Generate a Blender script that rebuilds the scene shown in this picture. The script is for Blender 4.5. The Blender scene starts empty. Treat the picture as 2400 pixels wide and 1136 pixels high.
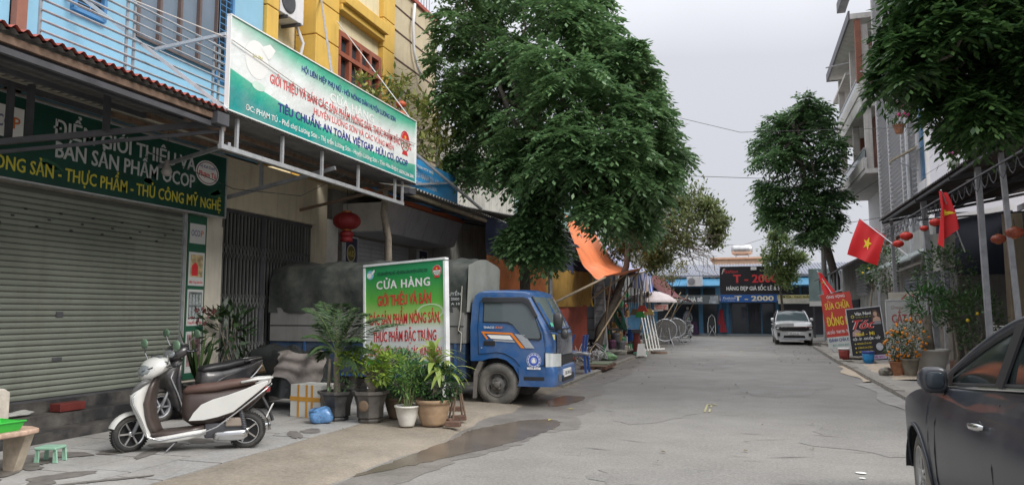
import bpy, math, random
import numpy as np
from math import sin, cos, tan, pi, radians as R, atan, atan2, sqrt, hypot
from mathutils import Vector, Matrix
random.seed(7); RNG = np.random.default_rng(7)
S = bpy.context.scene; COL = S.collection

# ------------------------------------------------------------------ camera
FPX = 1733.0; YAW = atan(545/FPX); PIT = atan(164/FPX); EYE = Vector((0, 0, 1.55))
FW = Vector((-sin(YAW)*cos(PIT), cos(YAW)*cos(PIT), sin(PIT)))
RT = Vector((cos(YAW), sin(YAW), 0)); UP = RT.cross(FW)
cam = bpy.data.cameras.new('camera'); co = bpy.data.objects.new('camera', cam); COL.objects.link(co)
cam.sensor_width = 36; cam.lens = 36*FPX/2400; cam.clip_start = 0.1; cam.clip_end = 2000
co.location = EYE; co.rotation_euler = FW.to_track_quat('-Z', 'Y').to_euler(); S.camera = co

def ray(px, py): return FW*FPX + RT*(px-1200) - UP*(py-568)
def at(px, py, Y): d = ray(px, py); return EYE + d*(Y/d.y)      # survey helper: point of the street at depth Y
def ax(px, py, X): d = ray(px, py); return EYE + d*(X/d.x)      # point on the plane at X
def ag(px, py, z=0): d = ray(px, py); return EYE + d*((z-EYE.z)/d.z)

# ------------------------------------------------------------------ world, sun, exposure
W = bpy.data.worlds.new('World'); S.world = W; W.use_nodes = True
nt = W.node_tree; nt.nodes.clear()
SUN_EL, SUN_AZ = R(42), R(112)
sky = nt.nodes.new('ShaderNodeTexSky'); sky.sky_type = 'NISHITA'; sky.sun_disc = False
sky.sun_elevation = SUN_EL; sky.sun_rotation = SUN_AZ; sky.air_density = 1; sky.dust_density = 4
mx = nt.nodes.new('ShaderNodeMix'); mx.data_type = 'RGBA'; mx.inputs[0].default_value = 0.93
gt = nt.nodes.new('ShaderNodeTexCoord'); sp = nt.nodes.new('ShaderNodeSeparateXYZ')
nz = nt.nodes.new('ShaderNodeTexNoise'); nz.inputs['Scale'].default_value = 1.1; nz.inputs['Detail'].default_value = 4
ad = nt.nodes.new('ShaderNodeMath'); ad.operation = 'MULTIPLY_ADD'; ad.inputs[1].default_value = 0.3
rp = nt.nodes.new('ShaderNodeValToRGB')
rp.color_ramp.elements[0].position = 0.05; rp.color_ramp.elements[0].color = (0.21, 0.213, 0.23, 1)     # overcast: the zenith is brighter than the horizon
rp.color_ramp.elements[1].position = 1.0; rp.color_ramp.elements[1].color = (0.76, 0.77, 0.80, 1)
e2 = rp.color_ramp.elements.new(0.5); e2.color = (0.248, 0.252, 0.272, 1)
ml = nt.nodes.new('ShaderNodeVectorMath'); ml.operation = 'SCALE'; ml.inputs['Scale'].default_value = 20.0
bg = nt.nodes.new('ShaderNodeBackground'); bg.inputs['Strength'].default_value = 0.08
ou = nt.nodes.new('ShaderNodeOutputWorld'); L = nt.links.new
L(gt.outputs['Generated'], sp.inputs[0]); L(gt.outputs['Generated'], nz.inputs['Vector'])
L(nz.outputs[0], ad.inputs[0]); L(sp.outputs['Z'], ad.inputs[2]); L(ad.outputs[0], rp.inputs[0])
L(rp.outputs[0], ml.inputs[0]); L(sky.outputs[0], mx.inputs[6]); L(ml.outputs[0], mx.inputs[7])
L(mx.outputs[2], bg.inputs[0]); L(bg.outputs[0], ou.inputs[0])
sl = bpy.data.lights.new('sun', 'SUN'); sl.energy = 1.5; sl.angle = R(25); sl.color = (1, 0.97, 0.92)
so = bpy.data.objects.new('sun', sl); COL.objects.link(so)
sd = Vector((sin(SUN_AZ)*cos(SUN_EL), cos(SUN_AZ)*cos(SUN_EL), sin(SUN_EL)))
so.rotation_euler = sd.to_track_quat('Z', 'Y').to_euler()
S.view_settings.view_transform = 'Standard'; S.view_settings.look = 'None'
S.view_settings.gamma = 1; S.view_settings.use_curve_mapping = False; S.view_settings.exposure = 0.9
S.render.engine = 'CYCLES'; S.cycles.max_bounces = 8; S.cycles.diffuse_bounces = 5; S.cycles.glossy_bounces = 3
S.cycles.transparent_max_bounces = 6; S.cycles.transmission_bounces = 4; S.cycles.use_denoising = True

# ------------------------------------------------------------------ materials
MC = {}
def mat(n, c, rough=.7, metal=0, var=.15, sc=3, bump=0, bs=60, streak=0, grime=(.09, .08, .07), rv=0, spec=.5, coat=0, alpha=1, trans=0, emit=0, dust=0, speck=0, mott=0):
    if n in MC: return MC[n]
    m = bpy.data.materials.new(n); m.use_nodes = True; t = m.node_tree; b = t.nodes['Principled BSDF']; K = t.links.new
    b.inputs['Roughness'].default_value = rough; b.inputs['Metallic'].default_value = metal
    b.inputs['Specular IOR Level'].default_value = spec; b.inputs['Coat Weight'].default_value = coat
    b.inputs['Alpha'].default_value = alpha; b.inputs['Transmission Weight'].default_value = trans
    g = t.nodes.new('ShaderNodeNewGeometry'); pos = g.outputs['Position']
    def noise(scale, det=4, vec=None, rg=.6):
        q = t.nodes.new('ShaderNodeTexNoise'); q.inputs['Scale'].default_value = scale; q.inputs['Detail'].default_value = det
        q.inputs['Roughness'].default_value = rg; K(vec or pos, q.inputs['Vector']); return q.outputs[0]
    def mix(f, a, bb):
        q = t.nodes.new('ShaderNodeMix'); q.data_type = 'RGBA'
        for i, v in ((0, f), (6, a), (7, bb)):
            if hasattr(v, 'links'): K(v, q.inputs[i])
            elif i == 0: q.inputs[0].default_value = v
            else: q.inputs[i].default_value = (*v, 1)
        return q.outputs[2]
    def mr(v, a, bb, x, y):
        q = t.nodes.new('ShaderNodeMapRange'); K(v, q.inputs[0])
        for i, w in enumerate((a, bb, x, y)): q.inputs[i+1].default_value = w
        return q.outputs[0]
    lo = tuple(x*(1-var) for x in c); hi = tuple(min(1, x*(1+var)) for x in c)
    f = mr(noise(sc), .3, .7, 0, 1); colr = mix(f, lo, hi)
    if mott: colr = mix(mr(noise(.35, 6, None, .7), .38, .62, mott, 0), colr, tuple(x*.45 for x in c))
    if speck: colr = mix(mr(noise(28, 3, None, .8), .35, .7, 0, speck), colr, tuple(min(1, x*2.0) for x in c)); colr = mix(mr(noise(47, 2, None, .8), .45, .75, 0, speck), colr, tuple(x*.3 for x in c))
    if streak:
        mp = t.nodes.new('ShaderNodeMapping'); mp.inputs['Scale'].default_value = (5, 5, .35); K(pos, mp.inputs[0])
        s1 = mr(noise(1.6, 6, mp.outputs[0]), .5, .78, 0, streak); colr = mix(s1, colr, grime)
    if dust:
        d = mr(noise(2.2, 8, None, .7), .42, .7, 0, dust); colr = mix(d, colr, (.3, .27, .23))
        K(mr(d, 0, 1, rough, .9), b.inputs['Roughness'])
    K(colr, b.inputs['Base Color'])
    if rv: K(mr(noise(sc*.7, 5), .35, .65, max(0, rough-rv), min(1, rough+rv)), b.inputs['Roughness'])
    if bump:
        q = t.nodes.new('ShaderNodeBump'); q.inputs['Strength'].default_value = 1; q.inputs['Distance'].default_value = bump
        K(noise(bs, 5), q.inputs['Height']); K(q.outputs[0], b.inputs['Normal'])
    if emit: b.inputs['Emission Color'].default_value = (*c, 1); b.inputs['Emission Strength'].default_value = emit
    MC[n] = m; return m
def glassm(n, c, rough=.06): return mat(n, c, rough, 0, .05, 2, spec=.4)
def leafm(n, a, b_, rough=.45, tr=.25):
    if n in MC: return MC[n]
    m = bpy.data.materials.new(n); m.use_nodes = True; t = m.node_tree; b = t.nodes['Principled BSDF']; K = t.links.new
    g = t.nodes.new('ShaderNodeNewGeometry'); q = t.nodes.new('ShaderNodeMix'); q.data_type = 'RGBA'
    K(g.outputs['Random Per Island'], q.inputs[0]); q.inputs[6].default_value = (*a, 1); q.inputs[7].default_value = (*b_, 1)
    K(q.outputs[2], b.inputs['Base Color']); b.inputs['Roughness'].default_value = rough
    tl = t.nodes.new('ShaderNodeBsdfTranslucent'); K(q.outputs[2], tl.inputs[0])
    ms = t.nodes.new('ShaderNodeMixShader'); ms.inputs[0].default_value = tr
    K(b.outputs[0], ms.inputs[1]); K(tl.outputs[0], ms.inputs[2]); K(ms.outputs[0], t.nodes['Material Output'].inputs[0])
    MC[n] = m; return m
def rampm(n, stops, kx=0, axis='Z', rough=.45, off=0):
    """flat print: colour bands over the board's own height, bent by kx*(y-.5)^2"""
    if n in MC: return MC[n]
    m = bpy.data.materials.new(n); m.use_nodes = True; t = m.node_tree; b = t.nodes['Principled BSDF']; K = t.links.new
    tc = t.nodes.new('ShaderNodeTexCoord'); s = t.nodes.new('ShaderNodeSeparateXYZ'); K(tc.outputs['Generated'], s.inputs[0])
    a = t.nodes.new('ShaderNodeMath'); a.operation = 'SUBTRACT'; a.inputs[1].default_value = .5+off; K(s.outputs['Y' if axis == 'Z' else 'X'], a.inputs[0])
    p = t.nodes.new('ShaderNodeMath'); p.operation = 'MULTIPLY'; K(a.outputs[0], p.inputs[0]); K(a.outputs[0], p.inputs[1])
    q = t.nodes.new('ShaderNodeMath'); q.operation = 'MULTIPLY_ADD'; q.inputs[1].default_value = kx; K(p.outputs[0], q.inputs[0]); K(s.outputs['Z'], q.inputs[2])
    r = t.nodes.new('ShaderNodeValToRGB'); K(q.outputs[0], r.inputs[0]); e = r.color_ramp.elements
    e[0].position, e[0].color = stops[0][0], (*stops[0][1], 1); e[1].position, e[1].color = stops[1][0], (*stops[1][1], 1)
    for ps, c in stops[2:]: x = e.new(ps); x.color = (*c, 1)
    g = t.nodes.new('ShaderNodeNewGeometry'); z1 = t.nodes.new('ShaderNodeTexNoise'); z1.inputs['Scale'].default_value = 2.2; z1.inputs['Detail'].default_value = 6; K(g.outputs['Position'], z1.inputs['Vector'])
    w1 = t.nodes.new('ShaderNodeMapRange'); K(z1.outputs[0], w1.inputs[0]); w1.inputs[1].default_value = .45; w1.inputs[2].default_value = .75; w1.inputs[4].default_value = .35
    x1 = t.nodes.new('ShaderNodeMix'); x1.data_type = 'RGBA'; K(w1.outputs[0], x1.inputs[0]); K(r.outputs[0], x1.inputs[6]); x1.inputs[7].default_value = (.35, .35, .32, 1); K(x1.outputs[2], b.inputs['Base Color'])
    bu = t.nodes.new('ShaderNodeBump'); bu.inputs['Distance'].default_value = .05; K(z1.outputs[0], bu.inputs['Height']); K(bu.outputs[0], b.inputs['Normal']); b.inputs['Roughness'].default_value = rough
    MC[n] = m; return m
def stripem(n, axis, width, cols, rough=.7):
    """woven stripes across a cloth, by position along one axis"""
    m = bpy.data.materials.new(n); m.use_nodes = True; t = m.node_tree; b = t.nodes['Principled BSDF']; K = t.links.new
    g = t.nodes.new('ShaderNodeNewGeometry'); s = t.nodes.new('ShaderNodeSeparateXYZ'); K(g.outputs['Position'], s.inputs[0])
    a = t.nodes.new('ShaderNodeMath'); a.operation = 'DIVIDE'; a.inputs[1].default_value = width; K(s.outputs[axis], a.inputs[0])
    f = t.nodes.new('ShaderNodeMath'); f.operation = 'FRACT'; K(a.outputs[0], f.inputs[0])
    r = t.nodes.new('ShaderNodeValToRGB'); r.color_ramp.interpolation = 'CONSTANT'; K(f.outputs[0], r.inputs[0]); e = r.color_ramp.elements
    k = len(cols); e[0].position = 0; e[0].color = (*cols[0], 1); e[1].position = 1/k; e[1].color = (*cols[1], 1)
    for i in range(2, k): x = e.new(i/k); x.color = (*cols[i], 1)
    K(r.outputs[0], b.inputs['Base Color']); b.inputs['Roughness'].default_value = rough; return m

# ------------------------------------------------------------------ geometry
INV = {}
def V3(p): return Vector(p)
class MB:
    def __init__(s): s.v = []; s.f = []
    def add(s, vs, fs):
        o = len(s.v); s.v += [tuple(x) for x in vs]; s.f += [tuple(i+o for i in f) for f in fs]; return s
    def obox(s, c, a, b, d):
        c, a, b, d = map(V3, (c, a, b, d))
        vs = [c+i*a+j*b+k*d for i in (-1, 1) for j in (-1, 1) for k in (-1, 1)]
        return s.add(vs, [(0, 1, 3, 2), (4, 6, 7, 5), (0, 4, 5, 1), (2, 3, 7, 6), (0, 2, 6, 4), (1, 5, 7, 3)])
    def box(s, x0, x1, y0, y1, z0, z1):
        return s.obox(((x0+x1)/2, (y0+y1)/2, (z0+z1)/2), ((x1-x0)/2, 0, 0), (0, (y1-y0)/2, 0), (0, 0, (z1-z0)/2))
    def bar(s, p, q, w=.04, h=None, up=(0, 0, 1)):
        p, q = V3(p), V3(q); d = q-p; l = d.length
        if l < 1e-6: return s
        d /= l; u = V3(up)
        if abs(d.dot(u)) > .98: u = V3((1, 0, 0))
        a = d.cross(u).normalized(); b = a.cross(d)
        return s.obox((p+q)/2, d*l/2, a*w/2, b*(h or w)/2)
    def tube(s, pts, r, n=6, cap=True):
        pts = [V3(p) for p in pts]; m = len(pts); rs = r if isinstance(r, (list, tuple)) else [r]*m
        o = len(s.v); pa = None
        for i, p in enumerate(pts):
            d = (pts[min(i+1, m-1)]-pts[max(i-1, 0)])
            d = d.normalized() if d.length > 1e-9 else V3((0, 0, 1))
            if pa is None: a = d.cross(V3((0, 0, 1)) if abs(d.z) < .9 else V3((1, 0, 0))).normalized()
            else: a = (pa-d*pa.dot(d)).normalized()
            pa = a; b = d.cross(a)
            for k in range(n):
                t = 2*pi*k/n; s.v.append(tuple(p+(a*cos(t)+b*sin(t))*rs[i]))
        for i in range(m-1):
            for k in range(n): s.f.append((o+i*n+k, o+i*n+(k+1) % n, o+(i+1)*n+(k+1) % n, o+(i+1)*n+k))
        if cap: s.f.append(tuple(o+k for k in range(n))[::-1]); s.f.append(tuple(o+(m-1)*n+k for k in range(n)))
        return s
    def lathe(s, prof, n=16, c=(0, 0, 0), ax=(0, 0, 1), ph=0, sq=1, cap=True):
        c, w = V3(c), V3(ax).normalized(); a = w.cross(V3((0, 1, 0)) if abs(w.y) < .9 else V3((1, 0, 0))).normalized(); b = w.cross(a)
        o = len(s.v)
        for r, z in prof:
            for k in range(n): t = 2*pi*k/n+ph; s.v.append(tuple(c+w*z+(a*cos(t)+b*sin(t)*sq)*r))
        for i in range(len(prof)-1):
            for k in range(n): s.f.append((o+i*n+k, o+i*n+(k+1) % n, o+(i+1)*n+(k+1) % n, o+(i+1)*n+k))
        if cap and prof[0][0] > 1e-4: s.f.append(tuple(o+k for k in range(n))[::-1])
        if cap and prof[-1][0] > 1e-4: s.f.append(tuple(o+(len(prof)-1)*n+k for k in range(n)))
        return s
    def prism(s, poly, ext):       # poly: 3d points, ext: vector
        e = V3(ext); n = len(poly); p = [V3(q) for q in poly]
        return s.add(p+[q+e for q in p], [tuple(range(n))[::-1], tuple(range(n, 2*n))]+[(i, (i+1) % n, n+(i+1) % n, n+i) for i in range(n)])
    def grid(s, fn, nu, nv):
        o = len(s.v)
        for i in range(nu+1):
            for j in range(nv+1): s.v.append(tuple(fn(i/nu, j/nv)))
        for i in range(nu):
            for j in range(nv): a = o+i*(nv+1)+j; s.f.append((a, a+nv+1, a+nv+2, a+1))
        return s
    def ell(s, c, r, n=12, m=8):
        r = r if isinstance(r, (tuple, list)) else (r, r, r); o = len(s.v)
        for i in range(1, m):
            for k in range(n):
                a = pi*i/m; t = 2*pi*k/n; s.v.append((c[0]+r[0]*sin(a)*cos(t), c[1]+r[1]*sin(a)*sin(t), c[2]+r[2]*cos(a)))
        s.v += [(c[0], c[1], c[2]+r[2]), (c[0], c[1], c[2]-r[2])]; T, B = len(s.v)-2, len(s.v)-1
        for i in range(m-2):
            for k in range(n): s.f.append((o+i*n+k, o+(i+1)*n+k, o+(i+1)*n+(k+1) % n, o+i*n+(k+1) % n))
        for k in range(n): s.f.append((T, o+k, o+(k+1) % n)); s.f.append((B, o+(m-2)*n+(k+1) % n, o+(m-2)*n+k))
        return s
    def xf(s, M): s.v = [tuple(M @ V3(p)) for p in s.v]; return s
def mesh_of(mb, name, m, smooth=False):
    me = bpy.data.meshes.new(name); me.from_pydata(mb.v, [], mb.f); me.materials.append(m)
    if smooth: me.polygons.foreach_set('use_smooth', [True]*len(me.polygons))
    me.update(); return me
def link(name, me, parent=None):
    o = bpy.data.objects.new(name, me); COL.objects.link(o)
    if parent is not None: o.parent = parent; INV[o.name] = INV.get(parent.name)
    return o
def part(name, mb, m, parent=None, world=True, smooth=False, bev=0, kind=None, label=None, sub=0, auto=0):
    """one mesh object; world=True: its points are world points"""
    if not mb.v: return None
    if world and parent is not None and INV.get(parent.name) is not None: mb.xf(INV[parent.name])
    o = link(name, mesh_of(mb, name, m, smooth), parent)
    if bev:
        q = o.modifiers.new('bevel', 'BEVEL'); q.width = bev; q.segments = 2; q.limit_method = 'ANGLE'; q.angle_limit = R(30); q.harden_normals = False
        o.data.polygons.foreach_set('use_smooth', [True]*len(o.data.polygons))
        e = o.modifiers.new('wn', 'WEIGHTED_NORMAL'); e.keep_sharp = False
    if sub: q = o.modifiers.new('sub', 'SUBSURF'); q.levels = q.render_levels = sub
    if kind: o['kind'] = kind
    if label: o['label'] = label
    return o
def thing(name, label, cat, loc=(0, 0, 0), rz=0, group=None):
    o = bpy.data.objects.new(name, None); COL.objects.link(o); o.location = loc; o.rotation_euler = (0, 0, rz)
    o['label'] = label; o['category'] = cat
    if group: o['group'] = group
    INV[o.name] = (Matrix.Translation(V3(loc)) @ Matrix.Rotation(rz, 4, 'Z')).inverted(); return o
def solo(name, mb, m, label, cat, group=None, **k):
    o = part(name, mb, m, **k); o['label'] = label; o['category'] = cat
    if group: o['group'] = group
    return o
def struct(name, mb, m, **k): o = part(name, mb, m, **k); o['kind'] = 'structure'; return o
def kids(o, cache={}): return [c for c in bpy.data.objects if c.parent == o]
def copy_tree(o, loc=None, rz=None, label=None, scale=None):
    tree = kids(o)
    def cp(a, par, subs):
        c = a.copy(); COL.objects.link(c); c.parent = par
        for ch in subs: cp(ch, c, kids(ch))
        return c
    c = cp(o, None, tree)
    if loc is not None: c.location = loc
    if rz is not None: c.rotation_euler = (0, 0, rz)
    if scale: c.scale = scale if isinstance(scale, tuple) else (scale,)*3
    if label: c['label'] = label
    return c
def merge_np(name, v, f, m, parent=None, kind=None, smooth=False):
    v = np.asarray(v, dtype=np.float32); f = np.asarray(f, dtype=np.int32)
    if parent is not None and INV.get(parent.name) is not None:
        M = np.array(INV[parent.name]); v = v @ M[:3, :3].T.astype(np.float32) + M[:3, 3].astype(np.float32)
    me = bpy.data.meshes.new(name); k = f.shape[1]
    me.vertices.add(len(v)); me.vertices.foreach_set('co', v.ravel().astype(np.float32))
    me.loops.add(f.size); me.loops.foreach_set('vertex_index', f.ravel())
    me.polygons.add(len(f)); me.polygons.foreach_set('loop_start', np.arange(0, f.size, k, dtype=np.int32))
    me.polygons.foreach_set('loop_total', np.full(len(f), k, dtype=np.int32))
    me.materials.append(m); me.update(calc_edges=True); me.validate()
    o = link(name, me, parent)
    if kind: o['kind'] = kind
    return o
# ---- flat print on a plane
def glyphs(s, bold=0, shear=0, sp=1):
    c = bpy.data.curves.new('lettering', 'FONT'); c.body = s; c.size = 1; c.offset = bold; c.shear = shear; c.resolution_u = 2; c.space_character = sp
    o = bpy.data.objects.new('t', c); me = o.to_mesh(); v = [tuple(x.co) for x in me.vertices]; f = [tuple(p.vertices) for p in me.polygons]
    o.to_mesh_clear(); bpy.data.objects.remove(o); bpy.data.curves.remove(c); return v, f
def text(P, s, x, y, w, h, m, parent, bold=.02, shear=0, lift=.004, sp=1, name='lettering'):
    """P=(origin,u,v): text s, centred at x, base line y, width w, capital height h"""
    v, f = glyphs(s, min(bold, .012), shear, sp); O, u, vv = map(V3, P); n = u.cross(vv)
    x0 = min(a[0] for a in v); x1 = max(a[0] for a in v); sx = w/(x1-x0); sy = h/.70; mb = MB()
    for k, dx in enumerate((0, -1, 1) if bold >= .03 else (0,)): mb.add([O+u*(x+(a[0]+dx*bold*.42-(x0+x1)/2)*sx)+vv*(y+a[1]*sy)+n*(lift+.0006*k) for a in v], f)
    return part(name, mb, m, parent)
def flat(P, pts, m, parent, name='printed_shape', lift=.003):
    O, u, vv = map(V3, P); n = u.cross(vv)
    mb = MB(); mb.add([O+u*a+vv*b+n*lift for a, b in pts], [tuple(range(len(pts)))]); return part(name, mb, m, parent)
def disc(P, x, y, rx, ry, m, parent, name='emblem', lift=.003, n=24, r0=0):
    if r0:
        O, u, vv = map(V3, P); nn = u.cross(vv); mb = MB(); c = [(cos(2*pi*k/n), sin(2*pi*k/n)) for k in range(n)]
        mb.add([O+u*(x+a*rx)+vv*(y+b*ry)+nn*lift for a, b in c]+[O+u*(x+a*rx*r0)+vv*(y+b*ry*r0)+nn*lift for a, b in c], [(k, (k+1) % n, n+(k+1) % n, n+k) for k in range(n)])
        return part(name, mb, m, parent)
    return flat(P, [(x+rx*cos(2*pi*k/n), y+ry*sin(2*pi*k/n)) for k in range(n)], m, parent, name, lift)
def starpts(x, y, r, k=.4, rot=0): return [(x+(r if i % 2 == 0 else r*k)*sin(pi*i/5+rot), y+(r if i % 2 == 0 else r*k)*cos(pi*i/5+rot)) for i in range(10)]
def board(P, w, h, t, m, parent, name='board', fm=None, fw=.03):
    """a board w x h whose front is plane P, t thick behind it, with a frame if fm"""
    O, u, v = map(V3, P); n = u.cross(v)
    o = part(name, MB().obox(O+u*w/2+v*h/2-n*t/2, u*w/2, v*h/2, n*t/2), m, parent)
    if fm:
        f = MB()
        for a, b, c, d in ((-fw/2, -fw/2, w+fw/2, -fw/2), (-fw/2, h+fw/2, w+fw/2, h+fw/2), (-fw/2, fw/2, -fw/2, h-fw/2), (w+fw/2, fw/2, w+fw/2, h-fw/2)):
            f.bar(O+u*a+v*b-n*t*.4, O+u*c+v*d-n*t*.4, fw, t+.03, up=tuple(n)) if a == c else f.bar(O+u*(a-fw/2)+v*b-n*t*.4, O+u*(c+fw/2)+v*d-n*t*.4, fw, t+.03, up=tuple(n))
        part('frame', f, fm, parent)
    return o
# ================================================================== colours
asphalt = mat('asphalt', (.205, .195, .18), .66, var=.16, sc=1.1, bump=.005, bs=60, rv=.12, speck=.45, mott=.35)
conc = mat('kerb_concrete', (.215, .185, .145), .8, var=.3, sc=1.8, bump=.01, bs=18, dust=.3, speck=.4, mott=.6)
soilc = mat('pavement_base', (.17, .16, .15), .9, var=.3, sc=3, bump=.01, bs=20)
tilem = mat('paving_tile', (.34, .335, .325), .6, var=.25, sc=1.7, bump=.003, bs=30, dust=.5, mott=.75, speck=.25)
wetm = mat('wet_patch', (.15, .137, .125), .6, var=.3, sc=9)
blue_w = mat('blue_wall', (.25, .46, .60), .8, var=.06, sc=1.5, streak=.25, grime=(.25, .33, .38))
yel_w = mat('yellow_trim', (.66, .42, .09), .8, var=.07, streak=.3, grime=(.3, .2, .08))
cream_w = mat('cream_wall', (.66, .58, .38), .85, var=.06, streak=.35, grime=(.3, .26, .18))
beige_w = mat('beige_wall', (.52, .44, .30), .85, var=.08, streak=.4, grime=(.2, .17, .12))
plaster = mat('plaster', (.56, .52, .44), .85, var=.1, sc=2, streak=.4, grime=(.2, .18, .15))
white_w = mat('white_wall', (.66, .65, .66), .8, var=.06, streak=.25, grime=(.3, .3, .3))
steel_d = mat('dark_steel', (.09, .09, .10), .5, .3, var=.25)
steel = mat('grey_steel', (.34, .35, .37), .45, .4, var=.2, sc=8)
galv = mat('galvanised', (.55, .56, .58), .4, .5, var=.15, sc=8)
rust = mat('rusty_steel', (.16, .105, .075), .85, .1, var=.4, sc=9)
sheetm = mat('roof_sheet_underside', (.16, .155, .15), .75, .1, var=.25, sc=2, streak=.5)
redroof = mat('red_sheet', (.33, .07, .045), .6, var=.2)
shutg = mat('shutter_green', (.165, .18, .15), .5, .0, var=.14, sc=1.2, streak=.45, grime=(.12, .12, .10), rv=.15)
shutw = mat('shutter_grey', (.42, .43, .45), .5, .1, var=.1, streak=.3)
blackp = mat('black_plastic', (.02, .02, .022), .45, var=.2)
white_p = mat('white_print', (.78, .78, .76), .5, var=.02); red_p = mat('red_print', (.60, .035, .04), .5, var=.04)
yel_p = mat('yellow_print', (.75, .58, .05), .5, var=.04); navy_p = mat('navy_print', (.03, .04, .22), .5, var=.04)
green_p = mat('green_print', (.02, .22, .10), .5, var=.04); grey_p = mat('grey_lettering', (.5, .52, .53), .5, var=.06)
ochre_p = mat('ochre_lettering', (.52, .47, .06), .5, var=.08); black_p = mat('black_print', (.012, .012, .014), .45, var=.05)
blue_p = mat('blue_print', (.03, .18, .48), .5, var=.05)
rubber = mat('rubber', (.025, .025, .025), .8, var=.2, dust=.5)
darkglass = glassm('window_glass', (.035, .045, .055), .08)
glass_b = glassm('blue_window_glass', (.16, .2, .25), .12)
terra = mat('terracotta', (.33, .15, .08), .85, var=.2, sc=12)
wood_d = mat('weathered_wood', (.17, .12, .085), .85, var=.3, sc=10)
soil = mat('soil', (.06, .045, .035), .95, var=.3, sc=20)

# ================================================================== ground
g = MB().add([(-300, -60, 0), (300, -60, 0), (300, 500, 0), (-300, 500, 0)], [(0, 1, 2, 3)])
gr = struct('ground', g, mat('earth', (.2, .18, .16), .9)); gr.location.z = -.02
road = struct('road', MB().add([(-3.72, -20, 0), (2.75, -20, 0), (2.75, 44.6, 0), (-3.72, 44.6, 0), (-60, 44.6, 0), (60, 44.6, 0), (60, 53.5, 0), (-60, 53.5, 0)], [(0, 1, 2, 3), (4, 5, 6, 7)]), asphalt)
# repair patches and cracks lying on the asphalt
def blob(cx, cy, rx, ry, n=26, rough=.25, seed=0, rot=0):
    r = random.Random(seed); a = [1+r.uniform(-rough, rough) for _ in range(n)]; a = [(a[i]+a[i-1]+a[(i+1) % n])/3 for i in range(n)]
    return [(cx+rx*a[i]*cos(2*pi*i/n)*cos(rot)-ry*a[i]*sin(2*pi*i/n)*sin(rot), cy+rx*a[i]*cos(2*pi*i/n)*sin(rot)+ry*a[i]*sin(2*pi*i/n)*cos(rot)) for i in range(n)]
def jag(pts, amp=.05, k=7, seed=1):
    r = random.Random(seed); n = len(pts); out = []
    for i in range(n):
        p0, p1, p2, p3 = (pts[(i+j-1) % n] for j in range(4))
        for j in range(k):
            t = j/k; c = [.5*(2*p1[q]+(p2[q]-p0[q])*t+(2*p0[q]-5*p1[q]+4*p2[q]-p3[q])*t*t+(3*p1[q]-p0[q]-3*p2[q]+p3[q])*t**3) for q in (0, 1)]; out.append((c[0]+r.uniform(-amp, amp), c[1]+r.uniform(-amp, amp)))
    return out
def sheet(name, pts, z, m, parent=None, kind='structure'):
    o = part(name, MB().add([(x, y, z) for x, y in pts], [tuple(range(len(pts)))]), m, parent)
    if parent is None: o['kind'] = kind
    return o
mud = mat('damp_asphalt', (.165, .152, .138), .55, var=.25, sc=2, bump=.004, bs=40, rv=.2, speck=.4, mott=.3)
sheet('damp_road_edge', jag([(-3.6, 3), (-3.2, 5.5), (-3.0, 6.4), (-2.95, 7.4), (-2.6, 8.4), (-2.55, 9.3), (-2.2, 10), (-2.45, 11), (-2.35, 12), (-2.7, 13), (-2.65, 14.5), (-2.95, 16), (-2.8, 18.5), (-3.1, 22), (-3.3, 30), (-3.6, 34)], .06), .004, mud)
puddlem = mat('puddle_water', (.14, .118, .095), .2, var=.2, sc=2, spec=.35)
sheet('puddle', jag([(-3.6, 6.4), (-3.35, 6.9), (-3.05, 7.6), (-2.75, 8.5), (-2.55, 9.4), (-2.5, 10.2), (-2.75, 10.6), (-3.1, 10.4), (-3.3, 9.9), (-3.5, 9.3), (-3.45, 8.7), (-3.5, 8.0), (-3.54, 7.2)], .025), .008, puddlem)
sheet('puddle', blob(-3.1, 12.9, .28, .8, seed=5), .008, puddlem)
pm = mat('asphalt_patch', (.194, .185, .172), .66, var=.16, sc=1.5, bump=.005, bs=60, rv=.12, speck=.45, mott=.3)
for i, (x, y, a, b) in enumerate(((-.2, 7.2, 1.3, .55), (1.5, 10.2, .8, 1.2), (-1.5, 12.5, .7, 1.6), (.6, 17, .9, 2.2), (-1.0, 24, .6, 3))):
    sheet('road_patch', blob(x, y, a, b, 34, .35, seed=20+i), .004, pm)
crk = mat('crack', (.11, .10, .095), .9)
k = MB(); rr = random.Random(3)
for i in range(34):
    x, y = rr.uniform(-2.6, 1.6), rr.uniform(5, 16) if i % 3 else rr.uniform(5, 34)
    if x > .8 and y < 9: x -= 2
    l = rr.uniform(.05, .32); a = rr.uniform(-.4, .4); w = rr.uniform(.002, .007)
    pts = [(x-l*cos(a), y-l*sin(a)), (x, y+w+rr.uniform(-.02, .02)), (x+l*cos(a), y+l*sin(a)), (x, y-w)]
    k.add([(p, q, .0085) for p, q in pts], [(0, 3, 2, 1)])
o = part('road_crack', k, crk); o['kind'] = 'structure'
paintm = mat('faded_paint', (.42, .38, .2), .7, var=.3, sc=14)
q = MB()
for cx, cy in ((-.62, 12.6), (-.2, 31), (.45, 33.5), (-1.6, 32.5)):
    for (x0, x1, y0, y1) in ((-.05, -.02, -.5, .5), (.02, .05, -.5, -.1), (.02, .05, .1, .5), (-.02, .12, .42, .5)): q.add([(cx+x0, cy+y0, .012), (cx+x1, cy+y0, .012), (cx+x1, cy+y1, .012), (cx+x0, cy+y1, .012)], [(0, 1, 2, 3)])
o = part('road_marking', q, paintm); o['kind'] = 'structure'
q = MB()
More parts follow.
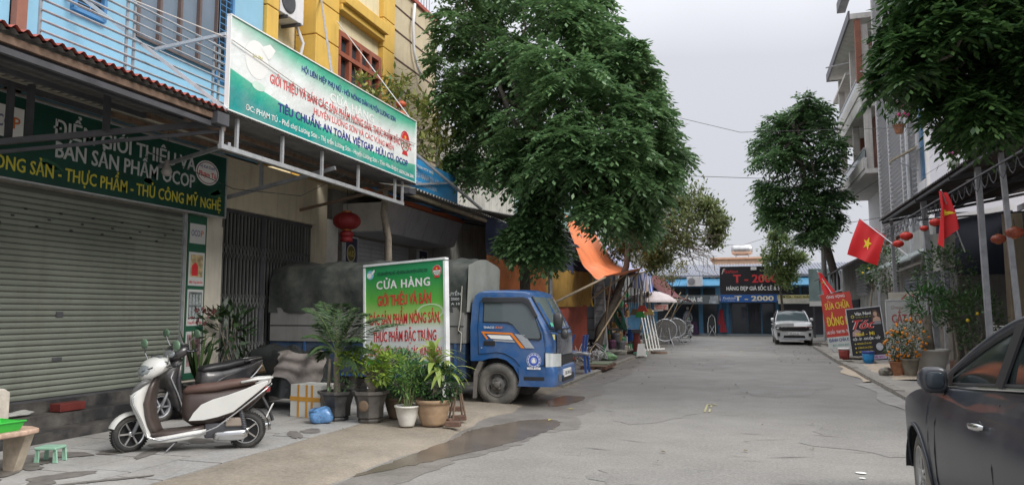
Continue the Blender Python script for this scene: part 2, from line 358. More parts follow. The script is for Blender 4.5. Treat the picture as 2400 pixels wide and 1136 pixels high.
for cx, cy, r_ in ((1.02, 8.0, .05), (1.0, 7.75, .03)): q.add([(x, y, .012) for x, y in blob(cx, cy, r_, r_*.8, 14, .3, seed=int(cx*100))], [tuple(range(14))])
o = part('paint_splash', q, white_p); o['kind'] = 'structure'
# left pavement: base, kerb ramp, stone tiles
pv = struct('left_pavement', MB().box(-9.5, -5.0, -2, 36, -.1, .05), soilc)
for i in range(11):
    y0 = 3.2+.78*i
    for j in range(5):
        x1 = -5.01-.54*j; w = .53; l = .77
        if rr.random() < .03: continue
        t = MB(); z = .062+rr.uniform(-.002, .002); cx, cy = x1-w/2, y0+l/2+(.18 if j % 2 else 0)
        t.obox((cx, cy, z-.015), (w/2-.006, rr.uniform(-.004, .004), rr.uniform(-.0015, .0015)), (0, l/2-.006, 0), (0, 0, .015))
        part('tile', t, tilem, pv)
for i in range(3):
    for j in range(5): part('tile', MB().box(-5.55-.54*j, -5.01-.54*j, 11.9+.78*i, 12.66+.78*i, .03, .058), tilem, pv)
wr = random.Random(11)
for i in range(30):
    x, y = wr.uniform(-7.2, -5.2), wr.uniform(4.6, 8.8)
    sheet('wet_stain', blob(x, y, wr.uniform(.04, .2), wr.uniform(.08, .34), 18, .75, seed=i+50, rot=wr.uniform(0, 3)), .0668+i*.0001, wetm, pv)
kb = MB()
def kerbf(u, v):
    y = -2+38*u; w = .10*sin(y*1.7)+.05*sin(y*4.1) if y < 16 else .03*sin(y*3)
    prof = [(-5.0, .056), (-4.6, .058), (-4.1, .05), (-3.72, .032), (-3.55+w, -.004)]
    i = min(int(v*4), 3); t = v*4-i; return (prof[i][0]*(1-t)+prof[i+1][0]*t, y, prof[i][1]*(1-t)+prof[i+1][1]*t+.006*sin(y*5+v*9))
kb.grid(kerbf, 220, 16); struct('kerb_ramp', kb, conc, smooth=True)
part('kerb_stone', MB(), conc)
kl = struct('far_left_kerb', MB().box(-3.78, -3.62, 15, 34.5, -.05, .075), mat('kerb_pale', (.27, .25, .22), .85, var=.3, sc=5, bump=.006))
struct('left_forecourt', MB().box(-9, -3.78, 15, 36, -.05, .066), soilc)
# right pavement
struct('right_pavement', MB().prism([(2.75, 9, -.05), (9, 9, -.05), (9, 60, -.05), (4.2, 44, -.05), (2.95, 34, -.05), (2.72, 20, -.05)], (0, 0, .13)), mat('right_paving', (.30, .28, .25), .8, var=.22, sc=1.6, bump=.01, bs=12, dust=.4))
kr = thing('kerb', 'weathered concrete kerb along the right edge of the road', 'kerb', (2.7, 20, 0)); kr['kind'] = 'structure'
del kr['category']
for i in range(26):
    y = 9.5+1.0*i; x = 2.62+.004*i+(.012*(i-16) if i > 16 else 0)
    part('kerb_stone', MB().obox((x+.05, y+.49, .03+rr.uniform(-.008, .008)), (.09, 0, 0), (rr.uniform(-.01, .01), .485, 0), (0, 0, .075)), mat('kerb_pale', (.4, .38, .34)), kr)
rampm_ = mat('ramp_concrete', (.46, .38, .29), .85, var=.15, sc=3, bump=.006, bs=30)
struct('driveway_ramp', MB().grid(lambda u, v: (2.42+1.6*v+.12*sin(u*9)*(1-v), 18.2+5.2*u+.15*sin(v*7), .012+.105*min(1, v*1.6)+.004*sin(u*31)), 24, 10), rampm_, smooth=True)
struct('driveway_ramp', MB().grid(lambda u, v: (2.3+1.9*v+.1*sin(u*11)*(1-v), 12.2+5.7*u, .008+.1*min(1, v*1.4)+.004*sin(u*31)), 24, 10), mat('ramp_grey', (.27, .255, .235), .75, var=.25, sc=2, bump=.008, bs=25), smooth=True)
# fallen leaves on the road: a few yellow ones and many dark bits
lv = mat('fallen_leaf', (.16, .11, .04), .8); lvy = mat('yellow_leaf', (.4, .34, .05), .7)
def leaf_on(x, y, s, m, a):
    mb = MB(); c, d = cos(a)*s, sin(a)*s; z = .016
    mb.add([(x-c, y-d, z), (x+d*.4, y-c*.4, z+.01), (x+c, y+d, z+.004), (x-d*.4, y+c*.4, z+.012)], [(0, 1, 2, 3)])
    return mb
for i, (px, py) in enumerate(((677, 960), (578, 1012), (2030, 940), (2138, 968), (1325, 980), (786, 945))):
    pass
lg = 'leaves fallen on the road'
for i, (px, py, lab) in enumerate(((1338, 960, 'small yellow leaf lying on the asphalt beside the truck bumper'), (1289, 986, 'yellow green leaf lying on the asphalt below the truck wheel'))):
    p = ag(px, py); solo('fallen_leaf', leaf_on(p.x, p.y, .06, lvy, i+.4), lvy, lab, 'leaf', lg)
lt = MB(); fr = random.Random(9)
for i in range(150):
    if i < 70: x, y = fr.uniform(1.0, 2.6), fr.uniform(24, 38)
    elif i < 110: x, y = fr.gauss(-3.0, .25), fr.uniform(17, 40)
    else: x, y = fr.uniform(-2.5, 1.0), fr.uniform(7, 30)
    l = leaf_on(x, y, fr.uniform(.025, .05), lv, fr.uniform(0, 6)); lt.add(l.v, l.f)
o = part('leaf_litter', lt, lv); o['kind'] = 'stuff'

# ================================================================== left row of houses
def P(X, y0, z0, dirs=1): return ((X, y0, z0), (0, 1, 0), (0, 0, 1))      # front of a board facing +X... u along +Y, normal +X
FX = -8.5
hb = thing('blue_house', 'light blue shop house with a grey green roller shutter and a railed balcony', 'house', (-10.5, 7.5, 0))
part('wall', MB().box(-15, FX, 3.0, 11.42, 4.25, 10.2), blue_w, hb)
part('wall', MB().box(-15, FX, 6.5, 6.72, 4.25, 10.2).box(-15, FX+.1, 6.52, 6.66, 4.3, 9), mat('brown_pillar', (.3, .12, .08), .8), hb, label='brown painted corner strip')
part('shopfront_wall', MB().box(-15, FX, 2.5, 10.5, 3.0, 4.25).box(-15, FX+.02, 9.56, 10.5, .45, 3.0).box(-15, FX, 2.5, 3.2, .45, 3.0), plaster, hb)
part('ceiling', MB().box(FX+.01, -7.3, 3.0, 10.5, 4.28, 4.36), plaster, hb)
stonem = mat('black_granite', (.03, .03, .032), .35, var=.3, sc=6, dust=.35)
for i, (x, z0, z1) in enumerate(((-7.75, .02, .17), (-8.05, .17, .32), (-8.35, .32, .46))):
    part('step', MB().box(-9, x, 2.5, 11.6, z0, z1-.002), stonem, hb)
# roller shutter
sh = thing('roller_shutter', 'grey green ribbed roller shutter closed behind the parked scooter', 'shutter', (-8.44, 6.4, .46))
sy0, sy1 = 3.25, 9.5
smb = MB(); hgt = .0735
prof = [(0, 0), (.012, .012), (.016, .03), (.016, .046), (.010, .06), (0, .0665)]
for i in range(len(prof)-1):
    pass
smb.v = [(a, y, z) for y in (sy0, sy1) for a, z in prof]+[(-.006, y, z) for y in (sy0, sy1) for z in (0, .0665)]
n_ = len(prof); smb.f = [(i, i+n_, i+n_+1, i+1) for i in range(n_-1)]
me_s = mesh_of(smb, 'slat', shutg)
for i in range(35):
    o = link('slat', me_s, sh); o.location = (0, -6.4, .02+i*hgt)
part('bottom_rail', MB().box(-8.46, -8.41, sy0, sy1, .43, .475), steel_d, sh)
part('backing', MB().box(-8.5, -8.447, sy0, sy1, .46, 3.1), mat('shutter_back', (.08, .085, .075), .8), sh)
part('guide_rail', MB().box(-8.49, -8.40, 9.5, 9.56, .46, 3.1), steel, sh)
vh = MB()
for i in range(28):
    y = 5.0+.33*i*.5; z = 2.62+.10*((i*7) % 3)
    if y < 9.4: vh.obox((-8.422, y, z), (.0015, 0, 0), (0, .022, 0), (0, 0, .011))
part('vent_hole', vh, blackp, sh)
part('lock_plate', MB().box(-8.425, -8.415, 7.32, 7.42, 1.49, 1.56), steel_d, sh); part('lock_plate', MB().box(-8.425, -8.417, 7.3, 7.44, .94, .98), steel_d, sh)
solo('poster_strip', MB().box(-8.472, -8.46, 9.66, 10.08, .5, 3.12), mat('poster_green', (.02, .10, .06), .5, var=.06), 'narrow green poster strip with pictures of local products beside the shutter', 'poster')
ps = bpy.data.objects['poster_strip']
def psm(z0, z1, m, nm='printed_picture', a=9.69, b=10.05): return flat(((-8.46, 0, 0), (0, 1, 0), (0, 0, 1)), [(a, z0), (b, z0), (b, z1), (a, z1)], m, ps, nm)
w_ = mat('poster_paper', (.55, .56, .55), .5, var=.03)
psm(2.66, 2.98, w_, 'printed_panel'); psm(1.98, 2.52, w_, 'printed_panel'); psm(1.34, 1.92, w_, 'printed_panel'); psm(.6, 1.25, w_, 'printed_panel')
Pp = ((-8.457, 0, 0), (0, 1, 0), (0, 0, 1))
text(Pp, 'OCO', 9.82, 2.78, .2, .1, mat('slate_print', (.15, .17, .3), .5), ps); text(Pp, 'P', 9.97, 2.78, .06, .1, mat('orange_print', (.6, .18, .05), .5), ps)
flat(Pp, [(9.73, 2.12), (10.01, 2.12), (10.01, 2.48), (9.73, 2.48)], mat('honey_photo', (.45, .36, .2), .5, var=.5, sc=9), ps, 'printed_picture')
flat(Pp, [(9.76, 2.14), (9.9, 2.14), (9.9, 2.3), (9.84, 2.36), (9.76, 2.3)], red_p, ps, 'printed_picture', .005)
text(Pp, 'Mật Ong Lâm Sơn', 9.87, 2.02, .3, .04, red_p, ps); text(Pp, 'Trứng Vịt Hùng Tiến', 9.87, 1.37, .32, .04, red_p, ps)
flat(Pp, [(9.72, 1.45), (10.02, 1.45), (10.02, 1.88), (9.72, 1.88)], mat('egg_photo', (.12, .14, .14), .5, var=.8, sc=14), ps, 'printed_picture')
for i in range(2):
    for j in range(4): flat(Pp, [(9.73+.073*j, 1.47+.2*i), (9.79+.073*j, 1.47+.2*i), (9.785+.073*j, 1.64+.2*i), (9.735+.073*j, 1.64+.2*i)], mat('egg_tray_print', (.32, .36, .36), .5, var=.6, sc=40), ps, 'printed_picture', .006)
flat(Pp, [(9.72, .7), (10.02, .7), (10.02, 1.2), (9.72, 1.2)], mat('fruit_photo', (.3, .2, .2), .5, var=.6, sc=12), ps, 'printed_picture')
# green shop sign over the shutter, hung forward of the wall
sg = thing('shop_sign', 'dark green shop sign with grey and yellow capitals above the shutter', 'sign', (-8.3, 8, 3.1))
Ps = ((-8.3, 4.2, 3.14), (0, 1, 0), (0, 0, 1)); sw, shh = 6.1, 1.0
board(Ps, sw, shh, .06, mat('sign_green', (.008, .055, .038), .4, var=.25, sc=2.5), sg, fm=galv, fw=.02)
curl = mat('leaf_motif', (.03, .11, .06), .4)
for i, (a, b) in enumerate(((1.0, .3), (2.3, .5), (3.0, .2), (3.9, .75), (4.4, .4), (5.1, .55), (5.7, .3), (3.4, .85))):
    pts = [(a+.36*sin(t*.5)*cos(t*.26+i), b+.17*sin(t*.5)*sin(t*.26+i)) for t in range(7)]; q = [(x, y+.02+.012*(3-abs(k_-3))) for k_, (x, y) in enumerate(pts)]
    if all(0 < y < shh for x, y in q+pts): flat(Ps, pts+q[::-1], curl, sg, 'leaf_motif', .0015)
text(Ps, 'ĐIỂM GIỚI THIỆU VÀ', 4.1, .645, 2.55, .205, grey_p, sg, .03)
text(Ps, 'BÁN SẢN PHẨM OCOP', 4.12, .375, 2.5, .205, grey_p, sg, .03)
text(Ps, 'NÔNG SẢN - THỰC PHẨM - THỦ CÔNG MỸ NGHỆ', 3.97, .095, 4.05, .165, ochre_p, sg, .03)
disc(Ps, 5.65, .67, .27, .2, white_p, sg); disc(Ps, 5.65, .67, .25, .18, mat('plum_print', (.25, .1, .2), .5), sg, lift=.005, r0=.92)
text(Ps, 'Hộ Kinh Doanh', 5.65, .74, .34, .05, navy_p, sg, .02, lift=.006); text(Ps, 'Phạm Tú', 5.65, .6, .4, .085, red_p, sg, .03, lift=.006)
flat(Ps, [(1.95, .48), (2.42, .48), (2.42, .86), (1.95, .86)], white_p, sg, 'printed_panel'); text(Ps, 'OCO', 2.12, .6, .28, .14, mat('slate_print', (.1, .1, .2)), sg, lift=.006); text(Ps, 'P', 2.33, .6, .09, .14, mat('orange_print', (.6, .18, .05)), sg, lift=.006)
# balcony railing
rl = thing('balcony_railing', 'grey steel balcony railing with long horizontal rails on the blue house', 'railing', (-7.3, 8, 4.3))
RX = -7.35; y0, y1 = ax(95, 60, RX).y, 9.15
for i in range(10): part('rail', MB().tube([(RX, y0, 4.42+.118*i), (RX, y1, 4.42+.118*i)], .016, 6), steel, rl)
for yy in (y0, 7.18, 7.30, 8.78, 8.9, y1): part('baluster', MB().box(RX-.03, RX-.005, yy-.015, yy+.015, 4.3, 5.52), steel, rl)
part('slab', MB().box(-8.5, RX+.06, 3.0, 11.42, 4.36, 4.4), blue_w, rl)
# upper windows
def window(parent, X, ya, yb, za, zb, nm, fr, gl, cols=2, rows=1, depth=.08, fw=.05, grille=None):
    w = part('window', MB().box(X-.02, X+.012, ya, yb, za, zb), gl, parent, label=nm)
    f = MB()
    for i in range(cols+1): y = ya+(yb-ya)*i/cols; f.box(X+.012, X+depth, y-fw/2, y+fw/2, za, zb)
    for j in range(rows+1): z = za+(zb-za)*j/rows; f.box(X+.014, X+depth-.004, ya-fw/2, yb+fw/2, z-fw/2, z+fw/2)
    INV[w.name] = INV[parent.name]; part('frame', f, fr, w)
    if grille:
        gg = MB(); k_ = int((zb-za)/.11)
        for j in range(1, k_): gg.box(X+.05, X+.062, ya, yb, za+.11*j-.006, za+.11*j+.006)
        for i in range(1, cols*2): y = ya+(yb-ya)*i/(cols*2); gg.box(X+.062, X+.072, y-.006, y+.006, za, zb)
        part('grille', gg, grille, w)
    return w
brownf = mat('brown_frame', (.13, .09, .08), .5); bluef = mat('blue_grille', (.08, .22, .42), .5)
window(hb, FX, 7.35, 7.83, 5.6, 7.4, 'dark window with a blue grille', bluef, darkglass, 1, 2, grille=bluef)
window(hb, FX, 8.42, 10.12, 5.62, 8.2, None, brownf, glass_b, 4, 1, grille=None)
window(hb, FX, 10.14, 10.5, 5.5, 8.2, 'blue framed glazed door', bluef, darkglass, 1, 1, grille=bluef)
# ---- corrugated lean-to roof and its truss, then the banner
def corr(mb, x0, z0, x1, z1, y0, y1, pitch=.12, amp=.022, th=.004, seg=6):
    n = int((y1-y0)/pitch*seg)
    mb.grid(lambda u, v: (x0+(x1-x0)*v, y0+(y1-y0)*u, z0+(z1-z0)*v+amp*sin(2*pi*(y1-y0)*u/pitch)), n, 4); return mb
cr = thing('lean_to_roof', 'rusty corrugated lean-to roof over the green shutter', 'roof', (-7.3, 8.5, 4.1))
part('roof_sheet', corr(MB(), -6.22, 4.08, -8.5, 4.34, 2.5, 7.62), sheetm, cr); part('roof_sheet', corr(MB(), -6.2, 4.09, -8.5, 4.36, 7.62, 13.35, amp=.018), sheetm, cr)
part('red_cover_sheet', corr(MB(), -6.19, 4.105, -8.45, 4.385, 2.5, 7.66), redroof, cr)
for k_, (x, z, w, h) in enumerate(((-6.3, 4.0, .05, .07), (-6.32, 3.9, .05, .06), (-6.9, 4.06, .05, .06), (-7.5, 4.13, .05, .06), (-8.1, 4.2, .05, .06), (-6.36, 3.96, .04, .1))):
    part('purlin', MB().box(x-w/2, x+w/2, 2.5, 7.68, z-h/2, z+h/2), steel_d if k_ else rust, cr)
for x, z in ((-6.9, 4.08), (-7.5, 4.15), (-8.1, 4.22)): part('purlin', MB().box(x-.025, x+.025, 7.68, 13.3, z-.03, z+.03), rust, cr)
part('tie_beam', MB().bar((-6.35, 7.68, 3.95), ax(-60, 338, -8.2), .06, .07), steel_d, cr); part('tie_beam', MB().bar((-6.35, 7.74, 3.86), ax(-60, 362, -8.2), .04, .04), steel_d, cr)
for a_, b_ in (((18, 335), -8.05), ((66, 330), -7.9), ((248, 308), -7.2)): q_ = ax(*a_, b_); part('strut', MB().box(q_.x-.03, q_.x+.03, q_.y-.03, q_.y+.03, q_.z, 4.2), steel_d, cr)
part('strut', MB().box(-6.40, -6.3, 7.62, 7.78, 3.86, 4.02), rust, cr)
part('bottom_chord', MB().box(-6.33, -6.27, 7.68, 12.95, 3.62, 3.68), galv, cr)
for yy in (7.71, 8.0, 9.0, 10.05, 11.2, 12.6, 12.92): part('truss_post', MB().box(-6.32, -6.28, yy-.02, yy+.02, 3.68, 4.08), galv, cr)
part('tie_beam', MB().bar((-6.33, 10.5, 3.9), (-8.5, 10.45, 3.48), .05, .06), steel, cr); part('tie_beam', MB().bar((-6.33, 7.9, 3.72), (-8.5, 8.9, 3.72), .04, .05), steel, cr)
part('strut', MB().box(-7.75, -7.70, 10.45, 10.5, 3.6, 4.2), steel, cr)
part('tie_beam', MB().bar((-6.33, 12.7, 3.95), (-8.5, 12.8, 3.6), .04, .05), wood_d, cr)
part('gutter_box', MB().box(-6.34, -6.16, 12.95, 13.25, 3.86, 3.97).box(-6.36, -6.2, 7.5, 7.72, 3.9, 4.05), steel_d, cr)
st = MB();
part('brace', MB().bar((-6.2, 7.66, 4.1), ax(160, -30, -8.4), .045), galv, cr); part('brace', MB().bar((-6.25, 7.66, 5.1), ax(355, 118, -7.4), .04), galv, cr)
bn = thing('banner_sign', 'long white and green banner with a white apple shape standing above the corrugated roof edge', 'sign', (-6.22, 10.5, 4.1))
Pb = ((-6.2, 7.68, 4.12), (0, 1, 0), (0, 0, 1)); bw, bh = 5.6, 1.23
G1, G2, WH, TL = (.02, .30, .19), (.10, .45, .30), (.74, .77, .76), (.012, .26, .25)
board(Pb, bw, bh, .035, rampm('banner_print', ((0, TL), (.10, (.02, .34, .25)), (.20, (.06, .42, .28)), (.21, WH), (.62, WH), (.86, G2), (1, G1)), -.62, off=.12), bn, fm=white_p, fw=.015)
text(Pb, 'HỘI LIÊN HIỆP PHỤ NỮ - HỘI NÔNG DÂN HUYỆN LƯƠNG SƠN', 3.15, 1.0, 3.1, .085, navy_p, bn, .03)
text(Pb, 'CỬA HÀNG', 3.12, .775, 1.45, .135, white_p, bn, .05, sp=1.1); 
text(Pb, 'GIỚI THIỆU VÀ BÁN CÁC SẢN PHẨM NÔNG SẢN, THỰC PHẨM ĐẶC TRƯNG', 3.12, .60, 4.55, .13, mat('coral_print', (.62, .1, .1), .5), bn, .03)
text(Pb, 'HUYỆN LƯƠNG SƠN VÀ CÁC VÙNG MIỀN', 3.3, .44, 2.7, .10, mat('coral_print', (.62, .1, .1)), bn, .02)
text(Pb, 'TIÊU CHUẨN: AN TOÀN, VIỆTGAP, HỮU CƠ, OCOP', 3.15, .25, 4.2, .12, navy_p, bn, .04)
text(Pb, 'ĐC: PHẠM TÚ - Phố chợ Lương Sơn - Thị trấn Lương Sơn - Huyện Lương Sơn - Tỉnh Hòa Bình', 2.55, .085, 4.4, .075, white_p, bn, .02)
text(Pb, 'ĐT: 0376.266.280', 5.1, .07, .85, .065, white_p, bn, .03)
disc(Pb, .55, .82, .25, .26, white_p, bn, 'apple_motif'); flat(Pb, [(.62, 1.02), (.82, 1.13), (.95, 1.08), (.86, .95), (.8, .9)], white_p, bn, 'apple_motif', .006)
disc(Pb, .6, .47, .14, .06, mat('pale_green_print', (.55, .68, .6), .5), bn, 'apple_motif')
text(Pb, 'LH PN', .56, .84, .2, .05, ochre_p, bn, .01, lift=.007)
def emblem(Pq, x, y, r, par):
    disc(Pq, x, y, r, r*1.05, white_p, par); disc(Pq, x, y, r*.95, r, mat('emblem_red', (.45, .05, .05), .5), par, lift=.005, r0=.86)
    flat(Pq, [(x-r*.75, y+r*.1)]+[(x+r*.75*cos(a), y+r*.1+r*.75*sin(a)) for a in [pi*(1-i/8) for i in range(9)]], red_p, par, 'emblem', .006)
    for i in range(5):
        a = -pi*.85+i*pi*.7/4; flat(Pq, [(x, y), (x+r*.8*cos(a-.09), y+r*.8*sin(a-.09)), (x+r*.8*cos(a+.09), y+r*.8*sin(a+.09))], green_p, par, 'emblem', .007)
    flat(Pq, starpts(x, y+r*.4, r*.25), yel_p, par, 'emblem', .009)
    flat(Pq, [(x-r*.6, y-r*1.25), (x+r*.6, y-r*1.25), (x+r*.45, y-r*.95), (x-r*.45, y-r*.95)], red_p, par, 'emblem', .006)
emblem(Pb, 5.12, .72, .21, bn)
wire_m = mat('cable_black', (.03, .03, .03), .6)
def wire(pts, r, m, label, cat='cable', group='cables over the street', name='cable', sag=0, n=10):
    if sag and len(pts) == 2: a, b = V3(pts[0]), V3(pts[1]); pts = [a.lerp(b, i/n)-V3((0, 0, sag*4*(i/n)*(1-i/n))) for i in range(n+1)]
    return solo(name, MB().tube(pts, r, 5), m, label, cat, group)
wire([ax(310, 0, -7.3), (-6.17, 7.7, 5.02), (-6.165, 10.3, 4.72), (-6.165, 13.2, 4.88)], .008, mat('cable_pale', (.5, .48, .44), .6), 'pale cord running from the balcony rail across the front of the banner')
wire([(-8.3, 8.6, 3.9), (-7.5, 9.5, 3.45), (-6.9, 10.4, 3.45), (-6.4, 11, 3.9)], .006, wire_m, 'black wire sagging beneath the lean-to roof', sag=0)
bl = thing('hanging_bulb', 'dusty light bulb hanging on a wire before the green shop sign', 'light bulb', (-7.6, 8.25, 4.2))
bp = ax(391, 395, -7.6); part('cord', MB().tube([(bp.x, bp.y, 4.24), (bp.x, bp.y, bp.z+.12)], .004, 4), wire_m, bl)
part('bulb', MB().lathe([(0, -.11), (.05, -.1), (.075, -.05), (.06, 0), (.03, .06), (.03, .12), (0, .13)], 12, (bp.x, bp.y, bp.z)), mat('dusty_glass', (.3, .28, .26), .4), bl, smooth=True)

# ---- yellow house
hy = thing('yellow_house', 'yellow and cream house with brown framed windows above folding gates', 'house', (-10.5, 13, 0))
part('wall', MB().box(-15, -8.9, 11.42, 14, 4.3, 12).box(-15, FX, 13.05, 16.6, 4.3, 12), cream_w, hy)
def pil(ya, yb, X, m=yel_w):
    z = 4.3
    while z < 11.8: part('pilaster_block', MB().box(X-.5, X, ya, yb, z, z+.74), m, hy, bev=.015); z += .76
pil(11.44, 11.8, -8.42); pil(13.0, 13.9, -8.36); pil(15.98, 16.6, -8.36)
part('cornice', MB().box(-8.6, -8.2, 13.92, 15.96, 8.35, 8.62).box(-8.6, -8.3, 13.92, 15.96, 8.2, 8.35), yel_w, hy, bev=.02)
redf = mat('red_brown_frame', (.30, .09, .05), .5, var=.2)
w = window(hy, FX, 13.98, 15.86, 6.35, 7.72, None, redf, darkglass, 4, 1, depth=.12, fw=.11)
part('frame', MB().box(FX+.02, FX+.135, 13.9, 15.9, 7.2, 7.3), redf, w)
part('shopfront_wall', MB().box(-15, FX, 10.5, 13.36, 3.36, 4.28).box(-15, FX+.01, 13.36, 13.8, .45, 4.28).box(-15, FX-.4, 13.8, 14.35, .45, 4.28), mat('shade_cream', (.6, .53, .4), .85, var=.08, streak=.3), hy)
part('step', MB().box(-9, -7.85, 11.6, 19.5, .02, .2).box(-9, -8.2, 11.6, 19.5, .2, .44), stonem, hy)
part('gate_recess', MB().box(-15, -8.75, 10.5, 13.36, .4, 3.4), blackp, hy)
gt_ = thing('folding_gate', 'dark folding lattice gate behind the truck bed', 'gate', (-8.6, 12, .46))
gm = mat('gate_steel', (.17, .18, .17), .5, .3, var=.2)
for i in range(29):
    y = 10.56+.099*i
    if abs(y-11.75) < .07: continue
    part('bar', MB().box(-8.62, -8.59, y-.014, y+.014, .48, 3.3), gm, gt_)
for zc in (.9, 1.75, 2.62):
    lt_ = MB()
    for i in range(28):
        y = 10.56+.099*i; lt_.bar((-8.585, y, zc-.12), (-8.585, y+.099, zc+.12), .012).bar((-8.575, y, zc+.12), (-8.575, y+.099, zc-.12), .012)
    part('lattice', lt_, gm, gt_)
part('post', MB().box(-8.68, -8.58, 11.7, 11.82, .46, 3.34).box(-8.66, -8.58, 10.5, 10.55, .46, 3.34), steel_d, gt_); part('top_rail', MB().box(-8.66, -8.57, 10.5, 13.36, 3.3, 3.37), steel_d, gt_)
# air conditioner
ac = thing('air_conditioner', 'white air conditioner box hung high in the recess of the yellow house', 'air conditioner', (-8.7, 12.3, 7.1))
part('casing', MB().box(-8.9, -8.5, 11.95, 12.75, 7.4, 8.0), white_w, ac, bev=.02); part('fan_grille', MB().lathe([(.23, 0), (.23, .015), (.2, .02), (0, .02)], 20, (-8.495, 12.2, 7.7), (1, 0, 0)), steel_d, ac)
part('pipe', MB().tube([(-8.7, 12.75, 7.5), (-8.6, 12.9, 7.1), (-8.75, 12.92, 6.5), (-8.8, 12.6, 6.4)], .035, 8).tube([(-8.86, 12.85, 6.5), (-8.86, 12.9, 4.6)], .03, 6), white_w, ac, smooth=True); [part('bracket', MB().box(-8.9, -8.45, b_, b_+.04, 7.33, 7.39), steel_d, ac) for b_ in (12.1, 12.55)]
wire([(-6.3, 10.3, 5.35), (-8.4, 13.2, 8.2)], .022, steel, 'slanting grey steel stay behind the banner', 'steel stay', 'stays of the banner', 'stay')
wire([ax(790, 50, -8.3), (-6.2, 13.2, 5.3)], .012, galv, 'thin pale rod from the cream wall to the end of the banner', 'steel stay', 'stays of the banner', 'stay')
# ---- beige house (striped upper wall)
hg = thing('beige_house', 'beige house with dark grooved upper wall and a red parapet edge', 'house', (-10.5, 17.5, 0))
part('wall', MB().box(-15, FX-.0, 16.62, 19.6, 4.3, 10.05), beige_w, hg)
for i, z in enumerate((5.1, 5.85, 6.6, 7.35, 8.1, 8.85, 9.5)): part('groove', MB().box(FX, FX+.008, 16.62, 19.6, z, z+.05), mat('groove_brown', (.07, .035, .025), .8), hg)
part('parapet_cap', MB().box(-15, FX+.08, 16.6, 19.66, 10.05, 10.15), redroof, hg)
part('drain_hose', MB().tube([ax(972, 10, -8.4), ax(968, 60, -8.38), ax(970, 120, -8.4), ax(978, 155, -8.4), ax(990, 185, -8.35)], .04, 7), white_w, hg, smooth=True)
for i in range(14): part('roof_fence_bar', MB().box(-8.62, -8.6, 16.8+.19*i, 16.815+.19*i, 10.15, 12.2), steel, hg)
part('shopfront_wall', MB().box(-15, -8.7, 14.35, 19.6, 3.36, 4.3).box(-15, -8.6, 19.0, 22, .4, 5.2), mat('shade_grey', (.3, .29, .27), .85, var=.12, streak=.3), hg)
part('window', MB().box(FX-.01, FX+.03, 17.1, 18.6, 5.0, 5.75), darkglass, hg)
sh2 = thing('roller_shutter', 'pale grey roller shutter behind the truck, between two navy signs', 'shutter', (-8.72, 16, .46))
for i in range(28): part('slat', MB().box(-8.74, -8.70-.008*(i % 2), 14.9, 18.3, .5+.1*i, .592+.1*i), shutw, sh2)
part('white_panel_board', MB(), white_w)
solo('wall_panel', MB().box(-8.62, -8.5, 13.82, 14.28, .45, 3.55), mat('panel_cream', (.62, .6, .55), .6), 'tall plain cream panel beside the red lantern', 'panel')
for (ya, yb, lab) in ((14.45, 14.98, 'navy upright sign with a round yellow badge below the red lantern'), (18.35, 18.9, 'navy upright sign with a round yellow badge right of the grey shutter')):
    t = thing('upright_sign', lab, 'sign', (-8.4, ya, 1.2), group='navy upright signs'); Pn = ((-8.42, ya, 1.9), (0, 1, 0), (0, 0, 1))
    board(Pn, yb-ya, 1.32, .05, mat('sign_navy', (.012, .018, .06), .4), t, fm=galv, fw=.03); c_ = (yb-ya)/2
    disc(Pn, c_, .97, .19, .2, mat('badge_white', (.5, .48, .35), .5), t); disc(Pn, c_, .97, .16, .17, mat('badge_olive', (.12, .10, .02), .5), t, lift=.005)
    text(Pn, 'HUD', c_, .9, .26, .13, mat('badge_gold', (.6, .5, .1), .5), t, lift=.008); text(Pn, 'TIẾN PHONG', c_, .45, .42, .07, white_p, t)
# boxed canopy
cb = thing('boxed_canopy', 'grey panelled canopy box with an orange and blue edge over the second shop', 'canopy', (-7.9, 17, 3.4))
pc = mat('canopy_panel', (.42, .43, .45), .35, .2, var=.08, streak=.35)
pz = [(-7.75, 3.42), (-7.5, 4.0)]
for i in range(4):
    a, b = 14.82+1.09*i, 14.82+1.09*i+1.08
    part('panel', MB().add([(-7.72, a, 3.38), (-7.72, b, 3.38), (-7.48, b, 4.02), (-7.48, a, 4.02), (-7.76, a, 3.38), (-7.76, b, 3.38), (-7.52, b, 4.02), (-7.52, a, 4.02)], [(0, 1, 2, 3), (7, 6, 5, 4), (0, 4, 5, 1), (2, 6, 7, 3), (0, 3, 7, 4), (1, 5, 6, 2)]), pc, cb)
part('soffit', MB().box(-8.7, -7.74, 14.82, 19.17, 3.36, 3.39), pc, cb)
part('end_panel', MB().add([(-8.7, 14.81, 3.38), (-7.72, 14.81, 3.38), (-7.48, 14.81, 4.02), (-8.7, 14.81, 4.02)], [(0, 1, 2, 3)]), mat('panel_cream', (.62, .6, .55)), cb)
part('orange_edge', MB().box(-7.58, -7.44, 13.6, 19.2, 4.04, 4.14), mat('orange_paint', (.5, .13, .05), .6), cb); part('blue_edge', MB().box(-7.6, -7.42, 13.9, 19.25, 4.143, 4.19), mat('blue_trim', (.1, .3, .6), .5), cb)
